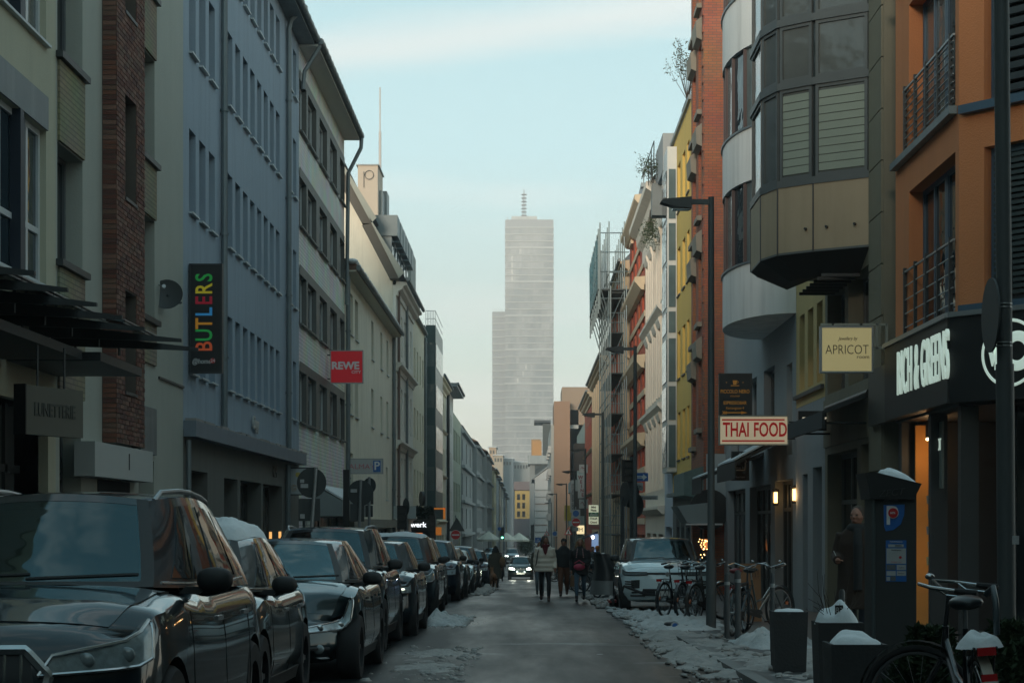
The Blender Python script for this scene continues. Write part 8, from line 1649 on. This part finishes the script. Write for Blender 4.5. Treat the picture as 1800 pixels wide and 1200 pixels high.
t, J, s_, hp = person('person in light jeans walking half hidden behind the beige jacket', XX(949, 57), 57, 1.68, 0, mat('olive_grey_coat', (.10, .10, .08), .8, .1), LJEAN, stride=.16, hair=BLO, coat=mat('olive_grey_coat', (.10, .10, .08)), coat_rings=JACK, face=False)
OLI = mat('olive_parka', (.055, .05, .035), .85, .2, 5)
t, J, s_, hp = person('dog walker seen from behind in a long olive parka and dark wool hat', XX(871, 73.5), 73.5, 1.72, R(180), OLI, BTR, stride=.14, hat=BLKC, hair=BLKC, hair_long=.02, coat=OLI, coat_rings=LONG, face=False)
b = thing('shoulder_bag', 'tan bag at the side of the dog walker', 'bag', (XX(884, 73.3), 73.3, gz(73) + .8)); mb = MB(); mb.ellipsoid((XX(883, 73.4), 73.4, ZZ(987, 73.4)), (.12, .14, .22), 12, 8); mb.build('bag_body', mat('tan_bag', (.20, .12, .06), .7, .2), b, smooth=True); mb = MB(); mb.tube([(XX(882, 73.4), 73.4, ZZ(980, 73.4)), (XX(877, 73.4), 73.35, ZZ(970, 73.4))], .012, 5); mb.build('strap', BLKC, b)
for k, (px, Y, H, rz, c, lab, hatc) in enumerate(((880, 108, 1.7, 10, (.03, .03, .035), 'dark clothed pedestrian with reddish face beyond the dog walker', None), (1050, 66, 1.65, 170, (.02, .025, .035), 'person in an orange wool hat by the far row of bicycles', (.5, .16, .02)), (1042, 78, 1.75, 0, (.03, .03, .03), 'dark figure standing under the blue white shop lamp', None))):
    m_ = mat('dark_coat_%d' % k, c, .85, .2); person(lab, XX(px, Y), Y, H, R(rz), m_, BTR, stride=.1, coat=m_, coat_rings=JACK, hat=mat('orange_wool', hatc, .85, .1) if hatc else None, hair=None if hatc else BLKC, face=False, vox=.022)
# dog
Y = 72.6; t = thing('dog', 'slim brown dog seen from behind beside the olive parka', 'dog', (XX(867.5, Y), Y, gz(Y))); t.rotation_euler = (0, 0, R(8)); b = MB()
b.ellipsoid((0, -.12, .50), (.125, .17, .13), 14, 10); b.ellipsoid((0, .25, .50), (.13, .24, .16), 14, 10); b.tube([(0, -.1, .50), (0, .3, .49)], [.11, .12], 12); b.tube([(0, .4, .56), (0, .55, .74)], [.085, .06], 10); b.ellipsoid((0, .60, .79), (.065, .09, .065), 12, 8); b.tube([(0, .64, .78), (0, .78, .75)], [.04, .025], 8)
for s in (-1, 1):
    b.tube([(s * .07, -.17, .46), (s * .085, -.09, .34), (s * .08, -.22, .2), (s * .08, -.2, .04)], [.075, .055, .028, .022], 8); b.ellipsoid((s * .08, -.175, .025), (.03, .045, .025), 8, 6); b.tube([(s * .07, .34, .42), (s * .075, .36, .22), (s * .075, .35, .04)], [.05, .028, .022], 8); b.ellipsoid((s * .075, .375, .025), (.03, .045, .025), 8, 6); b.tube([(s * .045, .6, .83), (s * .07, .6, .90)], [.03, .012], 6)
b.tube([(0, -.26, .56), (0, -.34, .46), (.02, -.36, .30)], [.03, .022, .012], 8)
DOG = mat('brown_fur', (.16, .07, .03), .9, .25, 8); DOG2 = mat('pale_fur', (.25, .17, .10), .9, .2, 8); remesh(b, 'body', [DOG, DOG2], .014, 2, t, lambda c: 1 if c.z < .2 else 0)
# man in the brown coat
BRC = mat('brown_wool_coat', (.032, .018, .011), .9, .2, 7); SCF = mat('dark_scarf', (.014, .016, .017), .9, .2, 12)
t, J, s_, hp = person('man with receding hair in a long brown coat and dark scarf by the shopfront', XX(1507, 23.5), 23.5, 1.84, R(-24), BRC, mat('navy_trousers', (.012, .015, .025), .8, .2), stride=.06, hair=None, coat=BRC, coat_rings=[(.50, .29, .21, .02), (.62, .28, .20, .01)] + LONG[2:], scarf=(SCF, .55), arms={-1: ((.27, .02, 1.14), (.18, -.26, 1.10)), 1: ((.27, .03, 1.13), (.27, -.06, .88))}, vox=.0125, head_turn=R(-10), gx=.06)
h = MB(); hh = MB(); hh.ellipsoid((0, .034, .046), (.086, .092, .088), 20, 12); hh.tube([(-.074, -.01, .03), (-.08, .01, -.03)], .016, 8); hh.tube([(.074, -.01, .03), (.08, .01, -.03)], .016, 8); h.v = [tuple(hp(v)) for v in hh.v]; h.f = hh.f; h.m = [0] * len(h.f); remesh(h, 'hair', [mat('brown_grey_hair', (.05, .035, .025), .8, .3, 30)], .01, 1, t)
wr = J[-1][2]; mb = MB(); mb.tube([wr + Vector((.0, -.09, .06)), wr + Vector((-.02, -.12, .12))], .005, 6); c_ = mb.build('cigarette', WHITE, None, world=False); c_.name = 'cigarette'
c_.matrix_world = Matrix.Translation(t.location) @ Matrix.Rotation(R(-24), 4, 'Z'); tag(c_, 'short white cigarette in the hand of the man in the brown coat', 'cigarette')
# ---------------------------------------------------------------- winter haze: one closed box round everything
hz = MB(); hz.box(-420, 420, -70, 1300, -7.5, 172); hm = bpy.data.materials.new('haze_air'); hm.use_nodes = True
hn = hm.node_tree; hn.nodes.clear(); ho = hn.nodes.new('ShaderNodeOutputMaterial'); hv = hn.nodes.new('ShaderNodeVolumePrincipled')
hv.inputs['Color'].default_value = (1, 1, 1, 1); hv.inputs['Density'].default_value = .0007; hv.inputs['Anisotropy'].default_value = .2
hn.links.new(hv.outputs[0], ho.inputs['Volume']); kind(hz.build('haze', hm), 'stuff')
